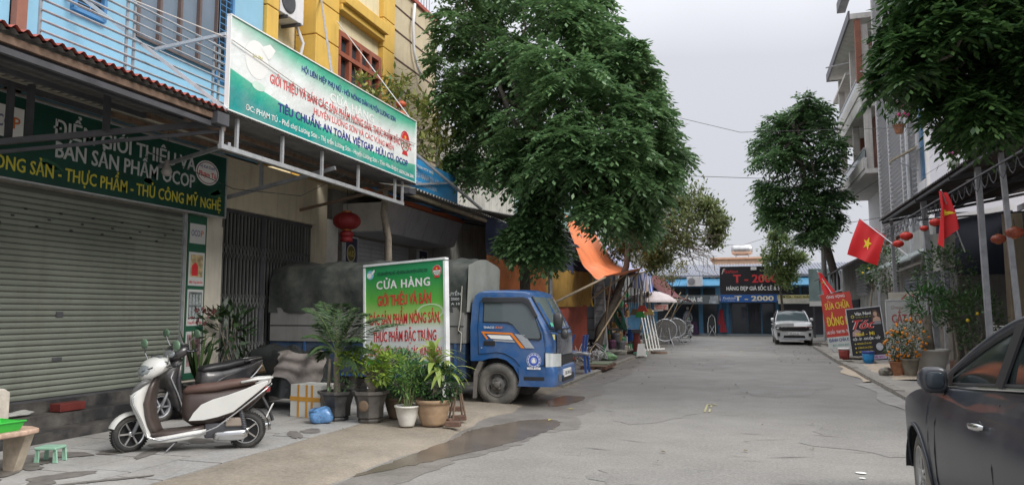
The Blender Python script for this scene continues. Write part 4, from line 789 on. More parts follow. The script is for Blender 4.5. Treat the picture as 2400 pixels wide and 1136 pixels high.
solo('tarpaulin_edge', MB().grid(lambda u, v: (-4.95+.05*sin(v*7), 24.6+.35*u, 3.0-1.25*v), 3, 8), mat('tarp_yellow', (.5, .32, .03), .7), 'bright yellow strip at the edge of the ochre tarpaulin', 'tarpaulin', 'tarpaulins walling off the stall', smooth=True)
solo('signal_pole', MB().tube([(-4.42, 17.1, 0), (-4.42, 17.1, 3.9)], .055, 8), galv, 'slim grey steel pole standing behind the truck windscreen', 'pole')
bw2 = thing('stall_house', 'grey rough house wall rising behind the tarpaulins and the big tree', 'house', (-9, 25, 0))
part('wall', MB().box(-15, -8.4, 19.7, 27, 0, 7.2), mat('old_plaster', (.42, .41, .37), .9, var=.2, sc=1.5, streak=.8, grime=(.12, .11, .1)), bw2); part('awning_sheet', corr(MB(), -5.4, 4.15, -8.4, 4.8, 20.5, 34, pitch=.2, amp=.03), sheetm, bw2)
part('wall', MB().box(-15, -8.6, 27, 44, 0, 8.5), mat('green_grey_wall', (.2, .3, .28), .8, streak=.5), bw2); part('window', MB().box(-8.58, -8.5, 29, 31, 4.9, 6.6), darkglass, bw2); part('window_frame', MB().box(-8.55, -8.45, 28.9, 29.0, 4.8, 6.7).box(-8.55, -8.45, 31.0, 31.1, 4.8, 6.7), white_w, bw2)
part('teal_panel', MB().box(-6.75, -6.65, 22.8, 25.4, 4.1, 4.9), mat('teal_panel', (.05, .28, .25), .6), bw2); part('white_panel', MB().box(-6.7, -6.6, 25.5, 27.0, 4.0, 4.9), white_w, bw2); part('old_sheet', MB().prism([(-6.6, 20.5, 3.95), (-6.2, 20.5, 4.2), (-6.2, 22.3, 4.3), (-6.6, 22.3, 4.05)], (0, 0, .04)), mat('sheet_cream', (.5, .45, .33), .7, var=.3), bw2)
part('fibre_wall', MB().box(-5.6, -5.5, 33.6, 44, 2.4, 5.3), mat('fibre_sheet', (.35, .36, .34), .8, var=.25, streak=.6), bw2); part('stall_back', MB().box(-8.6, -6.9, 24.5, 44, 0, 4.1), drk, bw2); part('stall_floor', MB().box(-6.9, -5.3, 24.6, 36, .05, .14), soilc, bw2)
for y in (24.7, 27.9, 28.1, 31.4, 34.6): part('post', MB().box(-5.34, -5.27, y, y+.07, 0, 4.2), galv, bw2)
# orange awning sheet, striped cloth, red awning
oa = thing('orange_awning', 'bright orange tarpaulin awning sagging between the shopfront and bamboo props', 'awning', (-4.8, 22, 3))
a0, a1, b0, b1 = V3((-5.6, 23.7, 4.75)), V3((-5.6, 28.5, 4.85)), V3((-3.8, 20.9, 2.55)), V3((-3.6, 27.8, 3.2))
def oaf(u, v):
    p = (a0.lerp(a1, u)).lerp(b0.lerp(b1, u), v); p.z -= (1.0+.1*u)*4*v*(1-v)*.62+.05*sin(u*11+v*2)*(v*(1-v)*4)+.04*sin(v*17); return p
part('sheet', MB().grid(oaf, 26, 30), mat('tarp_bright_orange', (.72, .20, .07), .6, var=.2, sc=2, bump=.006, bs=8), oa, smooth=True)
for p, q in (((-4.4, 17.15, 1.75), b0+V3((0, .1, 0))), ((-4.98, 24.6, 2.0), (-3.7, 25.5, 3.0)), ((-4.75, 23.3, .3), b1+V3((.05, .2, .3))), ((-4.9, 26.2, .2), (-3.9, 22.5, 2.6))): part('prop_pole', MB().tube([p, q], .03, 6), mat('bamboo', (.33, .26, .17), .7, var=.2), oa)
sa = thing('striped_awning', 'blue and white striped cloth awning hanging beyond the orange one', 'awning', (-4.6, 28, 3))
c0, c1, d0, d1 = V3((-5.6, 28.6, 4.45)), V3((-5.6, 34.0, 4.5)), V3((-3.85, 26.0, 2.8)), V3((-3.62, 30.4, 3.3))
strp = stripem('tarp_stripe', 1, 1.1, [(.05, .10, .42), (.55, .55, .52), (.05, .10, .42), (.03, .05, .2), (.5, .5, .5), (.12, .18, .45), (.42, .30, .2), (.5, .5, .52)])
def saf(u, v):
    if v < .6: p = (c0.lerp(c1, u)).lerp(d0.lerp(d1, u), v/.6); p.z -= .25*sin(pi*v/.6)
    else: p = d0.lerp(d1, u); t = (v-.6)/.4; p.z -= .95*t*(.35+.65*u); p.x += .12*sin(u*13+2)*t
    return p
part('sheet', MB().grid(saf, 30, 20), strp, sa, smooth=True); part('prop_pole', MB().tube([(-4.2, 30, .1), (-3.6, 30.4, 3.4)], .03, 6).tube([d0, d1], .03, 6), mat('bamboo', (.33, .26, .17)), sa)
ra = thing('red_awning', 'dark red sheet awning beyond the umbrella, sloping down to thin poles', 'awning', (-3.6, 40, 3)); mar = mat('tarp_maroon', (.20, .035, .035), .7, var=.2)
e0, e1, f0, f1 = at(1520, 655, 33), at(1600, 672, 44), at(1628, 702, 35), at(1650, 712, 42)
e0, e1, f0, f1 = V3((-4.7, 36.5, 3.35)), V3((-4.7, 46, 3.7)), V3((-3.05, 37.5, 2.3)), V3((-2.75, 43, 2.15))
part('sheet', MB().grid(lambda u, v: (e0.lerp(e1, u)).lerp(f0.lerp(f1, u), v)-V3((0, 0, .35*sin(pi*v)+.05*sin(u*9))), 16, 14), mar, ra, smooth=True)
for p, q in (((-4.3, 34.5, .1), f0+V3((0, .2, .25))), ((-4.0, 37, .1), f0), ((-3.7, 42.5, .1), f1), ((-4.4, 38.4, .2), (-2.9, 40.5, 2.5))): part('prop_pole', MB().tube([p, q], .028, 6), mat('bamboo', (.33, .26, .17)), ra)
um = thing('umbrella', 'big faded pink umbrella over the pavement goods', 'umbrella', (-3.9, 31, 0)); uc = V3((-3.75, 31.0, 2.45))
part('canopy', MB().lathe([(1.1, -.48), (1.07, -.4), (.8, -.2), (.4, -.05), (0, 0)], 8, uc), mat('umbrella_cloth', (.55, .48, .48), .7, var=.08), um); part('pole', MB().tube([(uc.x, uc.y, 0), (uc.x, uc.y, 2.7)], .03, 6), galv, um); part('base', MB().lathe([(.3, 0), (.28, .12), (.05, .14)], 12, (uc.x, uc.y, .06)), conc, um)
s, p_ = signboard('price_board', -3.5, -2.95, 1.66, 1.88, 30.2, mat('pale_red_print', (.55, .42, .38), .5), 'small white board with red lettering under the umbrella', None, .03)
text(p_, 'BÁN BUÔN', .27, .12, .45, .06, red_p, s); text(p_, 'BÁN LẺ', .27, .03, .36, .07, red_p, s)
# ================================================================== foliage
def leafquads(B, D, N, Ln, Wd):
    """kite leaf per row: base B, direction D, normal N (all K x 3), length/width arrays"""
    D = D/np.linalg.norm(D, axis=1, keepdims=True); Sx = np.cross(D, N); Sx /= (np.linalg.norm(Sx, axis=1, keepdims=True)+1e-9); Nn = np.cross(Sx, D)
    Ln = Ln[:, None]; Wd = Wd[:, None]
    v = np.stack([B, B+D*Ln*.45+Sx*Wd*.5-Nn*Ln*.04, B+D*Ln, B+D*Ln*.45-Sx*Wd*.5-Nn*Ln*.04], 1).reshape(-1, 3)
    return v, np.arange(len(v)).reshape(-1, 4)
def unit(K, rng, zb=0):
    d = rng.normal(size=(K, 3)); d[:, 2] += zb; return d/np.linalg.norm(d, axis=1, keepdims=True)
def crown_pts(lobes, nsub, nleaf, rng, sub=.42, fill=.5):
    """lobes (x,y,z,r): points and outward directions of leaf sprays, in clumps on each lobe"""
    P_, D_ = [], []
    for (x, y, z, r) in lobes:
        k = max(3, int(nsub)); d = unit(k, rng, .15); rr_ = r*rng.uniform(fill, 1, k)
        c = np.array([x, y, z])+d*rr_[:, None]*.8
        for i in range(k):
            m = max(4, int(nleaf*rng.uniform(.6, 1.4))); e = unit(m, rng, .55); e = e+d[i]*.5; e /= np.linalg.norm(e, axis=1, keepdims=True)
            sr = r*sub*rng.uniform(.7, 1.2); P_.append(c[i]+e*sr*rng.uniform(.35, 1, (m, 1))*np.array([1, 1, .75])); D_.append(e)
    return np.concatenate(P_), np.concatenate(D_)
def compound(Pp, Dd, rng, L_=.4, pairs=6, ll=.14, lw=.045, droop=.5):
    """pinnate leaves: drooping rachis with paired leaflets hanging down"""
    K = len(Pp); D = Dd.copy(); D[:, 2] = D[:, 2]*.4; D += rng.normal(size=D.shape)*.25; D /= np.linalg.norm(D, axis=1, keepdims=True)
    Lk = L_*rng.uniform(.7, 1.15, K); up = np.array([0, 0, 1.]); S_ = np.cross(D, up); S_ /= np.linalg.norm(S_, axis=1, keepdims=True)+1e-9
    V, F, o = [], [], 0
    for j in range(pairs+1):
        t = (j+.6)/(pairs+.6); base = Pp+D*(Lk*t)[:, None]+up*(-(droop*Lk)*t*t)[:, None]
        for s in ((-1, 1) if j < pairs else (0,)):
            dd = D*(.45 if s else 1)+S_*s*.8-up*(.35+.5*droop*t)+rng.normal(size=D.shape)*.12
            nn = up+S_*s*.55+rng.normal(size=D.shape)*.15
            v, f = leafquads(base, dd, nn, ll*(1-.35*abs(t-.5))*rng.uniform(.8, 1.2, K), np.full(K, lw)*rng.uniform(.8, 1.2, K)); V.append(v); F.append(f+o); o += len(v)
    return np.concatenate(V), np.concatenate(F)
def simple(Pp, Dd, rng, ll=.12, lw=.05, each=4, jit=.06):
    Pp = np.repeat(Pp, each, 0)+rng.normal(size=(len(Pp)*each, 3))*jit; D = np.repeat(Dd, each, 0)+rng.normal(size=Pp.shape)*.6; D[:, 2] -= .15
    return leafquads(Pp, D, np.array([0, 0, 1.])+rng.normal(size=Pp.shape)*.35, ll*rng.uniform(.6, 1.2, len(Pp)), lw*rng.uniform(.7, 1.2, len(Pp)))
def limb(mb, a, b, r0, r1, rng, k=6, wob=.1):
    a, b = V3(a), V3(b); l = (b-a).length; pts = [a.lerp(b, i/k)+V3(rng.normal(size=3))*wob*l*.25*sin(pi*i/k) for i in range(k+1)]
    mb.tube(pts, [r0+(r1-r0)*i/k for i in range(k+1)], 7); return pts
bark = mat('bark', (.10, .085, .07), .9, var=.35, sc=8, bump=.02, bs=18); bark_l = mat('bark_pale', (.22, .19, .15), .9, var=.35, sc=9, bump=.015, bs=18)
def tree(name, label, base, lobes, nsub, nleaf, lm, kind='compound', trunk_r=.16, seed=1, group=None, bm=bark, trunk=None, limbs=12, fill=.5, **kw):
    rng = np.random.default_rng(seed); t = thing(name, label, 'tree', base, 0, group)
    P_, D_ = crown_pts(lobes, nsub, nleaf, rng, fill=fill)
    v, f = compound(P_, D_, rng, **kw) if kind == 'compound' else simple(P_, D_, rng, **kw)
    merge_np('crown', v, f, lm, t, 'stuff')
    mb = MB(); c = np.mean([l[:3] for l in lobes], 0); tr = trunk or [base, (base[0]*.6+c[0]*.4, base[1]*.6+c[1]*.4, base[2]*.5+c[2]*.5), (c[0], c[1], c[2]+.5)]
    n = len(tr); mb.tube(tr, [trunk_r*(1-.6*i/(n-1)) for i in range(n)], 10); part('trunk', mb, bm, t, smooth=True)
    lb = MB(); root = V3(tr[-2]); root2 = V3(tr[-1])
    for i, l in enumerate(sorted(lobes, key=lambda q: rng.random())[:limbs]):
        limb(lb, root.lerp(root2, rng.uniform(0, 1)), l[:3], trunk_r*.42, trunk_r*.08, rng, 6, .25)
    part('branches', lb, bm, t, smooth=True); return t
def lob(lst, Y, jit, rng, k=1.0, back=0):
    out = []
    for q in lst:
        px, py, r = q[:3]; y = Y+(q[3] if len(q) > 3 else rng.uniform(-jit, jit)); p = at(px, py, y); d = (p-EYE).length; rad = r*k*d/FPX*.97; out.append((p.x, p.y, p.z, rad))
        if back: out.append((p.x-.2*rng.random(), p.y+back, p.z+.1, rad*.95))
    return out
TR = np.random.default_rng(42)
lm_dark = leafm('leaves_deep_green', (.075, .155, .065), (.19, .32, .13), .36, .32)
main = [(1090, 60, 85, .5), (1068, 150, 70, .5), (1065, 225, 55, .3), (1110, 300, 62, .8), (1170, 130, 75, 0), (1175, 230, 85, .4), (1230, -20, 75, .5), (1300, 50, 95, -.3), (1380, 60, 70, .2), (1430, 140, 80, 0), (1490, 190, 50, .4), (1280, 160, 95, -1.2), (1350, 220, 100, -1.4), (1430, 260, 95, -1), (1510, 280, 70, 0), (1550, 350, 52, .3), (1235, 330, 90, -1.2), (1330, 350, 100, -1.8), (1440, 370, 95, -1.2), (1530, 430, 62, 0), (1205, 385, 58, -.8), (1290, 390, 75, -1.6), (1390, 410, 80, -1.2), (1470, 435, 65, -.5), (1255, 450, 40, -.6), (1400, 490, 30, -1.6), (1240, 510, 26, -.8), (1232, 540, 24, -.8), (1245, 568, 36, -.8), (1215, 560, 22, -.8), (1275, 578, 22, -.8), (1090, 385, 36, .5), (1350, -30, 60, .5), (1080, -20, 60, .5), (1480, 510, 40, .4)]
tree('broadleaf_tree', 'huge dense dark green tree with drooping feathery leaves over the truck', (-4.75, 16.3, 0), lob(main, 15.6, 1, TR, .88, 1.4), 9, 16, lm_dark, seed=5, trunk_r=.15, trunk=[(-4.78, 16.3, 0), (-4.8, 16.25, 1.6), (-4.72, 16.0, 3.0), (-4.6, 15.8, 4.6), (-4.5, 15.8, 6.2)], limbs=26, L_=.42, pairs=5, ll=.18, lw=.075, droop=.55)
def zl(lst, sx, ox, oy): return [(ox+a/sx, oy+b/sx, r/sx) for a, b, r in lst]
tall = zl([(460, 170, 60), (530, 200, 65), (295, 290, 65), (400, 260, 85), (560, 300, 75), (250, 380, 60), (400, 390, 100), (630, 410, 70), (260, 480, 60), (440, 500, 110), (590, 520, 80), (380, 610, 100), (245, 645, 50), (560, 650, 80), (640, 690, 55), (320, 720, 85), (470, 750, 75), (600, 790, 70), (270, 790, 55), (370, 830, 50), (540, 870, 65), (500, 930, 40), (590, 870, 45)], 2.47, 1700, 180)
tree('broadleaf_tree', 'tall narrow dark tree with a layered crown standing behind the red flag', (4.4, 41, 0), lob(tall, 40, 1.2, TR, .95, 1.5), 10, 9, lm_dark, seed=9, trunk_r=.24, trunk=[(4.55, 41, 0), (4.5, 41, 3), (4.0, 40.8, 5.2), (3.3, 40.5, 7.2), (2.8, 40.4, 10), (2.6, 40.4, 12)], limbs=16, L_=.62, pairs=4, ll=.27, lw=.11, droop=.35)
lm_mid = leafm('leaves_mid_green', (.14, .22, .07), (.30, .37, .14), .5, .4)
small = zl([(310, 910, 45), (280, 960, 60), (350, 980, 65), (250, 1040, 55), (380, 1050, 70), (320, 1080, 80), (430, 1060, 45), (290, 1130, 70), (390, 1140, 60), (340, 1190, 50)], 2.47, 1700, 180)
tree('round_tree', 'small round pale green tree in front of the large black shop sign', (2.3, 49, 0), lob(small, 49, .4, TR, .85, 0), 12, 14, lm_mid, 'simple', .1, 12, trunk=[(2.25, 49.2, 0), (2.2, 49, 1.8), (2.1, 49, 3), (2.0, 49, 4.6)], limbs=8, ll=.22, lw=.1, each=4, jit=.12)
lm_olive = leafm('leaves_olive', (.10, .15, .05), (.27, .30, .13), .5, .4)
light = [(1560, 430, 38), (1500, 480, 48), (1565, 490, 50), (1630, 480, 40), (1470, 530, 45), (1530, 540, 50), (1600, 545, 45), (1660, 500, 26), (1490, 590, 38), (1450, 575, 34), (1555, 590, 34), (1530, 610, 22), (1675, 560, 16), (1680, 530, 18)]
lt2 = tree('street_tree', 'sparse olive green tree with crooked bare limbs leaning over the striped awning', (-4.7, 25.2, 0), lob(light, 26.5, 1.5, TR, 1.12, 0), 16, 19, lm_olive, 'simple', .17, 21, trunk=[(-4.85, 24.8, 0), (-4.75, 25.2, 1.0), (-4.35, 25.9, 2.0), (-4.0, 26.3, 3.2), (-3.9, 26.4, 4.4), (-3.7, 26.5, 5.5)], limbs=14, fill=.6, ll=.17, lw=.07, each=4, jit=.12)
tw = MB(); tr_ = np.random.default_rng(4)
for i in range(46):
    a = at(1560+tr_.uniform(0, 60), 520+tr_.uniform(0, 90), 26.5); b = at(1610+tr_.uniform(0, 90), 540+tr_.uniform(0, 120), 26.5+tr_.uniform(-1, 1)); limb(tw, a, b, .018, .005, tr_, 5, .4)
part('twigs', tw, bark_l, lt2, kind='stuff')
tree('sapling', 'thin yellowish sapling between the striped awning and the far shops', (-3.6, 39, 0), lob([(1565, 600, 22), (1545, 640, 24), (1580, 640, 20), (1560, 665, 16), (1600, 620, 14)], 38, .6, TR, 1, 0), 8, 8, leafm('leaves_yellowish', (.15, .16, .05), (.3, .28, .1), .6, .3), 'simple', .05, 31, trunk=[(-3.7, 38.6, 0), (-3.6, 38.5, 2), (-3.5, 38.4, 3.4)], limbs=5, ll=.14, lw=.06, each=4, jit=.12)
near = zl([(340, 50, 60), (480, 60, 100), (620, 110, 120), (800, 80, 130), (950, 60, 100), (340, 235, 45), (480, 250, 80), (620, 290, 110), (780, 240, 110), (330, 330, 40), (310, 490, 38), (400, 470, 55), (440, 560, 40), (560, 430, 90), (700, 450, 100), (640, 570, 65), (760, 630, 70), (810, 540, 70), (740, 715, 40), (850, 600, 40), (950, 200, 60), (985, 300, 45), (975, 420, 38), (700, 20, 120), (880, 160, 70), (640, 640, 30), (690, 690, 25)], 2.185, 1940, 0)
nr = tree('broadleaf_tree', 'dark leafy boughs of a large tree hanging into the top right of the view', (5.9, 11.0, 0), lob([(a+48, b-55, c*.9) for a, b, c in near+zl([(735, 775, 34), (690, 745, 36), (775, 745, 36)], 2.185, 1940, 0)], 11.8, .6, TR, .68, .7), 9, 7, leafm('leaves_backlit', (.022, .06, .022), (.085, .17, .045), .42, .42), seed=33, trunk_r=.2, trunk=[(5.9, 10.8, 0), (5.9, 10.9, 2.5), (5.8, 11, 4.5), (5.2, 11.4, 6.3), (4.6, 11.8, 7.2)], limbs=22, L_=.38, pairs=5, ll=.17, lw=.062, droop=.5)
# roof plant left of the big tree
p0 = ax(912, 600, -7.0)
mg_ = thing('young_tree', 'slender young tree with long yellow green leaves growing up past the end of the banner', 'tree', (p0.x, p0.y, 0)); rg = np.random.default_rng(8)
tp = [(p0.x+.02, p0.y, 0), (p0.x, p0.y, 1.5), ax(910, 560, -7.0), ax(900, 500, -7.0), ax(905, 440, -7.0), ax(925, 350, -7.0), ax(935, 270, -7.0)]
part('trunk', MB().tube(tp, [.1, .085, .075, .075, .06, .04, .02], 9), bark_l, mg_, smooth=True)
lb = MB(); cl = [(850, 205, -7.3), (915, 200, -7.2), (935, 225, -7.1), (975, 245, -7.0), (960, 290, -6.9), (1005, 290, -6.9), (1030, 310, -6.8), (990, 330, -6.8), (1020, 350, -6.7), (1040, 270, -6.9), (880, 230, -7.3), (1000, 250, -7), (985, 370, -6.7), (1035, 335, -6.8), (945, 190, -7.2)]
for a in cl: limb(lb, ax(925, 330, -7.0), ax(*a), .025, .008, rg, 5, .3)
part('branches', lb, bark_l, mg_)
lm_y = leafm('leaves_long_yellow', (.07, .13, .03), (.33, .33, .09), .45, .3); Bs, Ds = [], []
for a in cl:
    c = np.array(ax(*a))
    for k_ in range(60): d = unit(1, rg, .3)[0]; Bs.append(c+d*.06+rg.normal(size=3)*.10); Ds.append(d)
v, f = leafquads(np.array(Bs), np.array(Ds)-[0, 0, .25], np.array([0, 0, 1.])+rg.normal(size=(len(Bs), 3))*.3, rg.uniform(.15, .29, len(Bs)), rg.uniform(.055, .085, len(Bs))); merge_np('crown', v, f, lm_y, mg_, 'stuff')
for (x, y) in ((940, 245), (938, 268)):
    lc = ax(x, y, -6.9); lantern(lc.x, lc.y, lc.z, .11, 'small red lantern tied high in the young tree, '+('upper' if y < 250 else 'lower')+' of the two', 'small lanterns in the young tree', False, mat('lantern_orange', (.5, .1, .04), .6))

# ================================================================== pots and plants on the left pavement
glaz = mat('pot_black_glaze', (.035, .035, .037), .35, var=.3, sc=8, dust=.45); clayb = mat('pot_brown', (.20, .14, .09), .7, var=.25, sc=7, dust=.3); clayt = mat('pot_tan', (.34, .23, .14), .7, var=.2, sc=7, dust=.2); potw = mat('pot_white', (.62, .60, .55), .6, var=.1, sc=10, dust=.15)
def pot(x, y, R_, H, m, n=20, style='round', z=.065):
    r = R_
    if style == 'oct': pr = [(r*.62, 0), (r*.66, .03), (r*.60, .05), (r*.62, H*.12), (r*.72, H*.16), (r*.74, H*.5), (r*.9, H*.86), (r*1.04, H*.9), (r*1.06, H), (r*.94, H), (r*.9, H*.9)]; n = 8
    elif style == 'rib': pr = [(r*.62, 0), (r*.66, H*.1), (r*.8, H*.4), (r*.81, H*.47), (r*.83, H*.5), (r*.9, H*.78), (r*.9, H*.82), (r*1.02, H*.86), (r*1.04, H), (r*.94, H), (r*.9, H*.9)]
    else: pr = [(r*.55, 0), (r*.6, .02), (r*.82, H*.5), (r*.95, H*.9), (r*1.03, H*.92), (r*1.03, H), (r*.94, H), (r*.9, H*.9)]
    return MB().lathe(pr, n, (x, y, z), ph=pi/8 if n == 8 else 0), MB().lathe([(r*.92, 0), (0, .01)], n, (x, y, z+H*.9), ph=pi/8 if n == 8 else 0)
def potted(name, lab, x, y, R_, H, m, style, cat='potted plant', grp=None, z=.065, rz=0, bev=0):
    t = thing(name, lab, cat, (x, y, z), 0, grp); a, b = pot(x, y, R_, H, m, 22, style, z)
    part('pot', a, m, t, smooth=style != 'oct', bev=.006 if style == 'oct' else 0); part('soil', b, soil, t); return t
def bush(t, c, r, n, m, rng, ll=.07, lw=.035, sticks=6, base=None, flat_=1, each=1, name='foliage'):
    d = unit(n, rng, .2); q = np.array(c)+d*np.array(r if isinstance(r, tuple) else (r, r, r))*rng.uniform(.35, 1, (n, 1))**.6
    v, f = leafquads(q, d+rng.normal(size=(n, 3))*.6, np.array([0, 0, 1.])+rng.normal(size=(n, 3))*.4, ll*rng.uniform(.6, 1.3, n), lw*rng.uniform(.7, 1.2, n)); merge_np(name, v, f, m, t, 'stuff')
    if base is not None:
        s = MB(); rz_ = r if isinstance(r, tuple) else (r, r, r)
        for i in range(sticks): e = unit(1, rng, .8)[0]; limb(s, base, (c[0]+e[0]*rz_[0]*.7, c[1]+e[1]*rz_[1]*.7, c[2]+e[2]*rz_[2]*.6), .012, .004, rng, 5, .2)
        part('stems', s, bark_l, t)
PR = np.random.default_rng(77)
# palm
pp = ag(780, 985, .065); t = potted('potted_palm', 'arching feathery palm in the dark octagonal pot beside the foam box', pp.x, pp.y+.1, .26, .40, glaz, 'oct'); px_, py_ = pp.x, pp.y+.1
part('stem', MB().tube([(px_, py_, .42), (px_-.02, py_, .75), (px_, py_, .95)], [.05, .04, .05], 8).tube([(px_-.14, py_, .4), (px_-.13, py_, .9)], [.025, .02], 6), bark_l, t)
lmp = leafm('palm_green', (.04, .085, .03), (.09, .15, .06), .45, .15)
for i, (tx, ty, dy) in enumerate(((712, 722, -.1), (735, 760, .3), (775, 725, .3), (835, 722, .2), (862, 735, -.1), (945, 760, -.3), (905, 745, .1), (708, 790, -.2), (722, 832, -.3), (752, 705, .3), (880, 830, -.2), (850, 800, -.4), (800, 712, -.2), (745, 845, .1), (840, 870, -.3))):
    a = V3((px_, py_, .93)); b = at(tx, ty, py_+dy); arch = .22+.1*PR.random()
    K = 26; tt = np.linspace(0, 1, K); A, B_ = np.array(a), np.array(b); mid = (A+B_)/2+np.array([0, 0, arch+.15*abs(A[2]-B_[2])])
    cv = ((1-tt)**2)[:, None]*A+(2*tt*(1-tt))[:, None]*mid+(tt**2)[:, None]*B_; dr = np.gradient(cv, axis=0); dr /= np.linalg.norm(dr, axis=1, keepdims=True)
    sd_ = np.cross(dr, [0, 0, 1.]); sd_ /= np.linalg.norm(sd_, axis=1, keepdims=True)+1e-9; VV, FF, o_ = [], [], 0
    for s_ in (-1, 1):
        for h in (0, .5):
            sel = slice(4, K); q = cv[sel]+dr[sel]*h*.02; n_l = len(q); L2 = .21*np.sin(np.pi*np.clip(tt[sel]*.9+.12, 0, 1))+.03
            dd = sd_[sel]*s_*.8+dr[sel]*.75-np.array([0, 0, .35])+PR.normal(size=(n_l, 3))*.08
            v, f = leafquads(q, dd, np.tile([0, 0, 1.], (n_l, 1))+sd_[sel]*s_*.4, L2*PR.uniform(.85, 1.1, n_l), np.full(n_l, .024)); VV.append(v); FF.append(f+o_); o_ += len(v)
    fo = merge_np('frond', np.concatenate(VV), np.concatenate(FF), lmp, t); rbm = MB().tube([tuple(x) for x in cv[::3]], [.008-.0007*k_ for k_ in range(len(cv[::3]))], 5); part('rachis', rbm, mat('rachis_green', (.10, .13, .04), .6), fo)
bush(t, (px_+.02, py_, .55), (.22, .2, .1), 90, lm_dark, PR, .06, .03)
# light green bonsai
pp = ag(857, 990, .065); t = potted('potted_bonsai', 'bright green spreading bush in the embossed octagonal pot', pp.x, pp.y+.12, .25, .42, mat('pot_grey_glaze', (.075, .07, .065), .4, var=.3, sc=8, dust=.4), 'oct'); x, y = pp.x, pp.y+.12
part('trunk', MB().tube([(x-.02, y, .42), (x+.05, y-.02, .52), (x-.05, y, .62), (x+.02, y, .72), (x+.08, y, .82)], [.075, .06, .05, .035, .02], 8), bark_l, t, smooth=True)
lmb = leafm('leaves_bright', (.14, .24, .03), (.32, .44, .07), .45, .35)
for c, r in (((x-.24, y-.05, .86), (.26, .2, .17)), ((x+.05, y, .95), (.26, .2, .15)), ((x+.3, y, .84), (.22, .18, .18)), ((x+.18, y-.1, .72), (.18, .15, .14))): bush(t, c, r, 170, lmb, PR, .085, .045, 4, (x, y, .65), name='foliage')
part('relief', MB().lathe([(.07, 0), (.075, .012), (.05, .02), (0, .022)], 14, (x+.02, y-.213, .30), (0, -1, .05)), mat('relief_brown', (.16, .11, .07), .6), t)
# low brown pot with fine leaved bush
x, y = -4.75, 9.75; t = potted('potted_shrub', 'fine leaved blue green shrub in the brown pot behind the white pot', x, y, .23, .30, clayb, 'rib')
bush(t, (x+.02, y-.05, .66), (.42, .3, .36), 2000, leafm('leaves_blue_green', (.06, .15, .06), (.14, .27, .12), .5, .3), PR, .075, .03, 9, (x, y, .34))
# white pot with upright stems
pp = ag(946, 1000, .065); x, y = pp.x, pp.y+.1; t = potted('potted_plant', 'slim upright plant in the small white pot', x, y, .165, .27, potw, 'round'); s = MB(); tips = []
for (dx, h) in ((-.06, .78), (0, .66), (.05, .88), (.1, .74), (-.02, .95)): s.tube([(x+dx*.5, y, .3), (x+dx, y, .3+h*.35), (x+dx*1.4, y-.01, .15+h*.68)], [.012, .01, .006], 6); tips.append((x+dx*1.4, y, .15+h*.68))
part('stem', s, mat('stem_green', (.2, .24, .1), .6), t)
for a in tips: bush(t, (a[0], a[1], a[2]-.03), (.17, .15, .17), 110, leafm('leaves_fresh', (.05, .14, .03), (.16, .28, .06), .45, .3), PR, .08, .022)
# tan pot: dark bush under a broad leaved dracaena
pp = ag(1005, 998, .065); x, y = pp.x, pp.y+.14; t = potted('potted_dracaena', 'yellow striped dracaena over a dark bush in the tan ribbed pot', x, y, .25, .34, clayt, 'rib')
bush(t, (x+.06, y, .6), (.36, .3, .26), 1700, leafm('leaves_dark_small', (.02, .06, .02), (.055, .12, .04), .4, .2), PR, .055, .03, 6, (x, y, .4)); part('stem', MB().tube([(x, y, .4), (x, y+.02, .95)], .02, 6), bark_l, t)
lme = bpy.data.meshes.new('leaf'); K = 9; vs = []; fs_ = []
for k_ in range(K): u = k_/(K-1); w_l = .034*sin(pi*min(1, u*.93+.05))**.7+.001; zz = .30*u-.42*u*u; xx = .42*u; vs += [(xx, -w_l, zz+.004), (xx, 0, zz), (xx, w_l, zz+.004)]
for k_ in range(K-1): a = k_*3; fs_ += [(a, a+1, a+4, a+3), (a+1, a+2, a+5, a+4)]
lme.from_pydata(vs, [], fs_); lme.materials.append(leafm('dracaena_leaf', (.10, .21, .035), (.34, .40, .10), .4, .3)); lme.polygons.foreach_set('use_smooth', [True]*len(lme.polygons))
lme2 = lme.copy(); lme2.materials[0] = leafm('dracaena_leaf_yellow', (.30, .36, .09), (.45, .48, .16), .4, .3)
def rosette(t, c, n, sc, me1, me2, rng, rx=(-.9, .2)):
    inv = INV[t.name]
    for i in range(n):
        o = link('leaf', me2 if i % 3 == 0 else me1, t); o.location = inv @ V3((c[0], c[1], c[2]+.004*i)); o.rotation_euler = (0, rng.uniform(*rx), i*2.4+rng.uniform(-.2, .2)); s_ = sc*rng.uniform(.75, 1.15); o.scale = (s_, s_, s_)
rosette(t, (x, y+.02, .76), 18, 1.1, lme, lme2, PR); rosette(t, (x-.02, y+.02, .88), 16, .95, lme, lme2, PR, (-1.3, -.2))
rosette(t, (x+.18, y, .70), 10, .9, lme, lme2, PR)
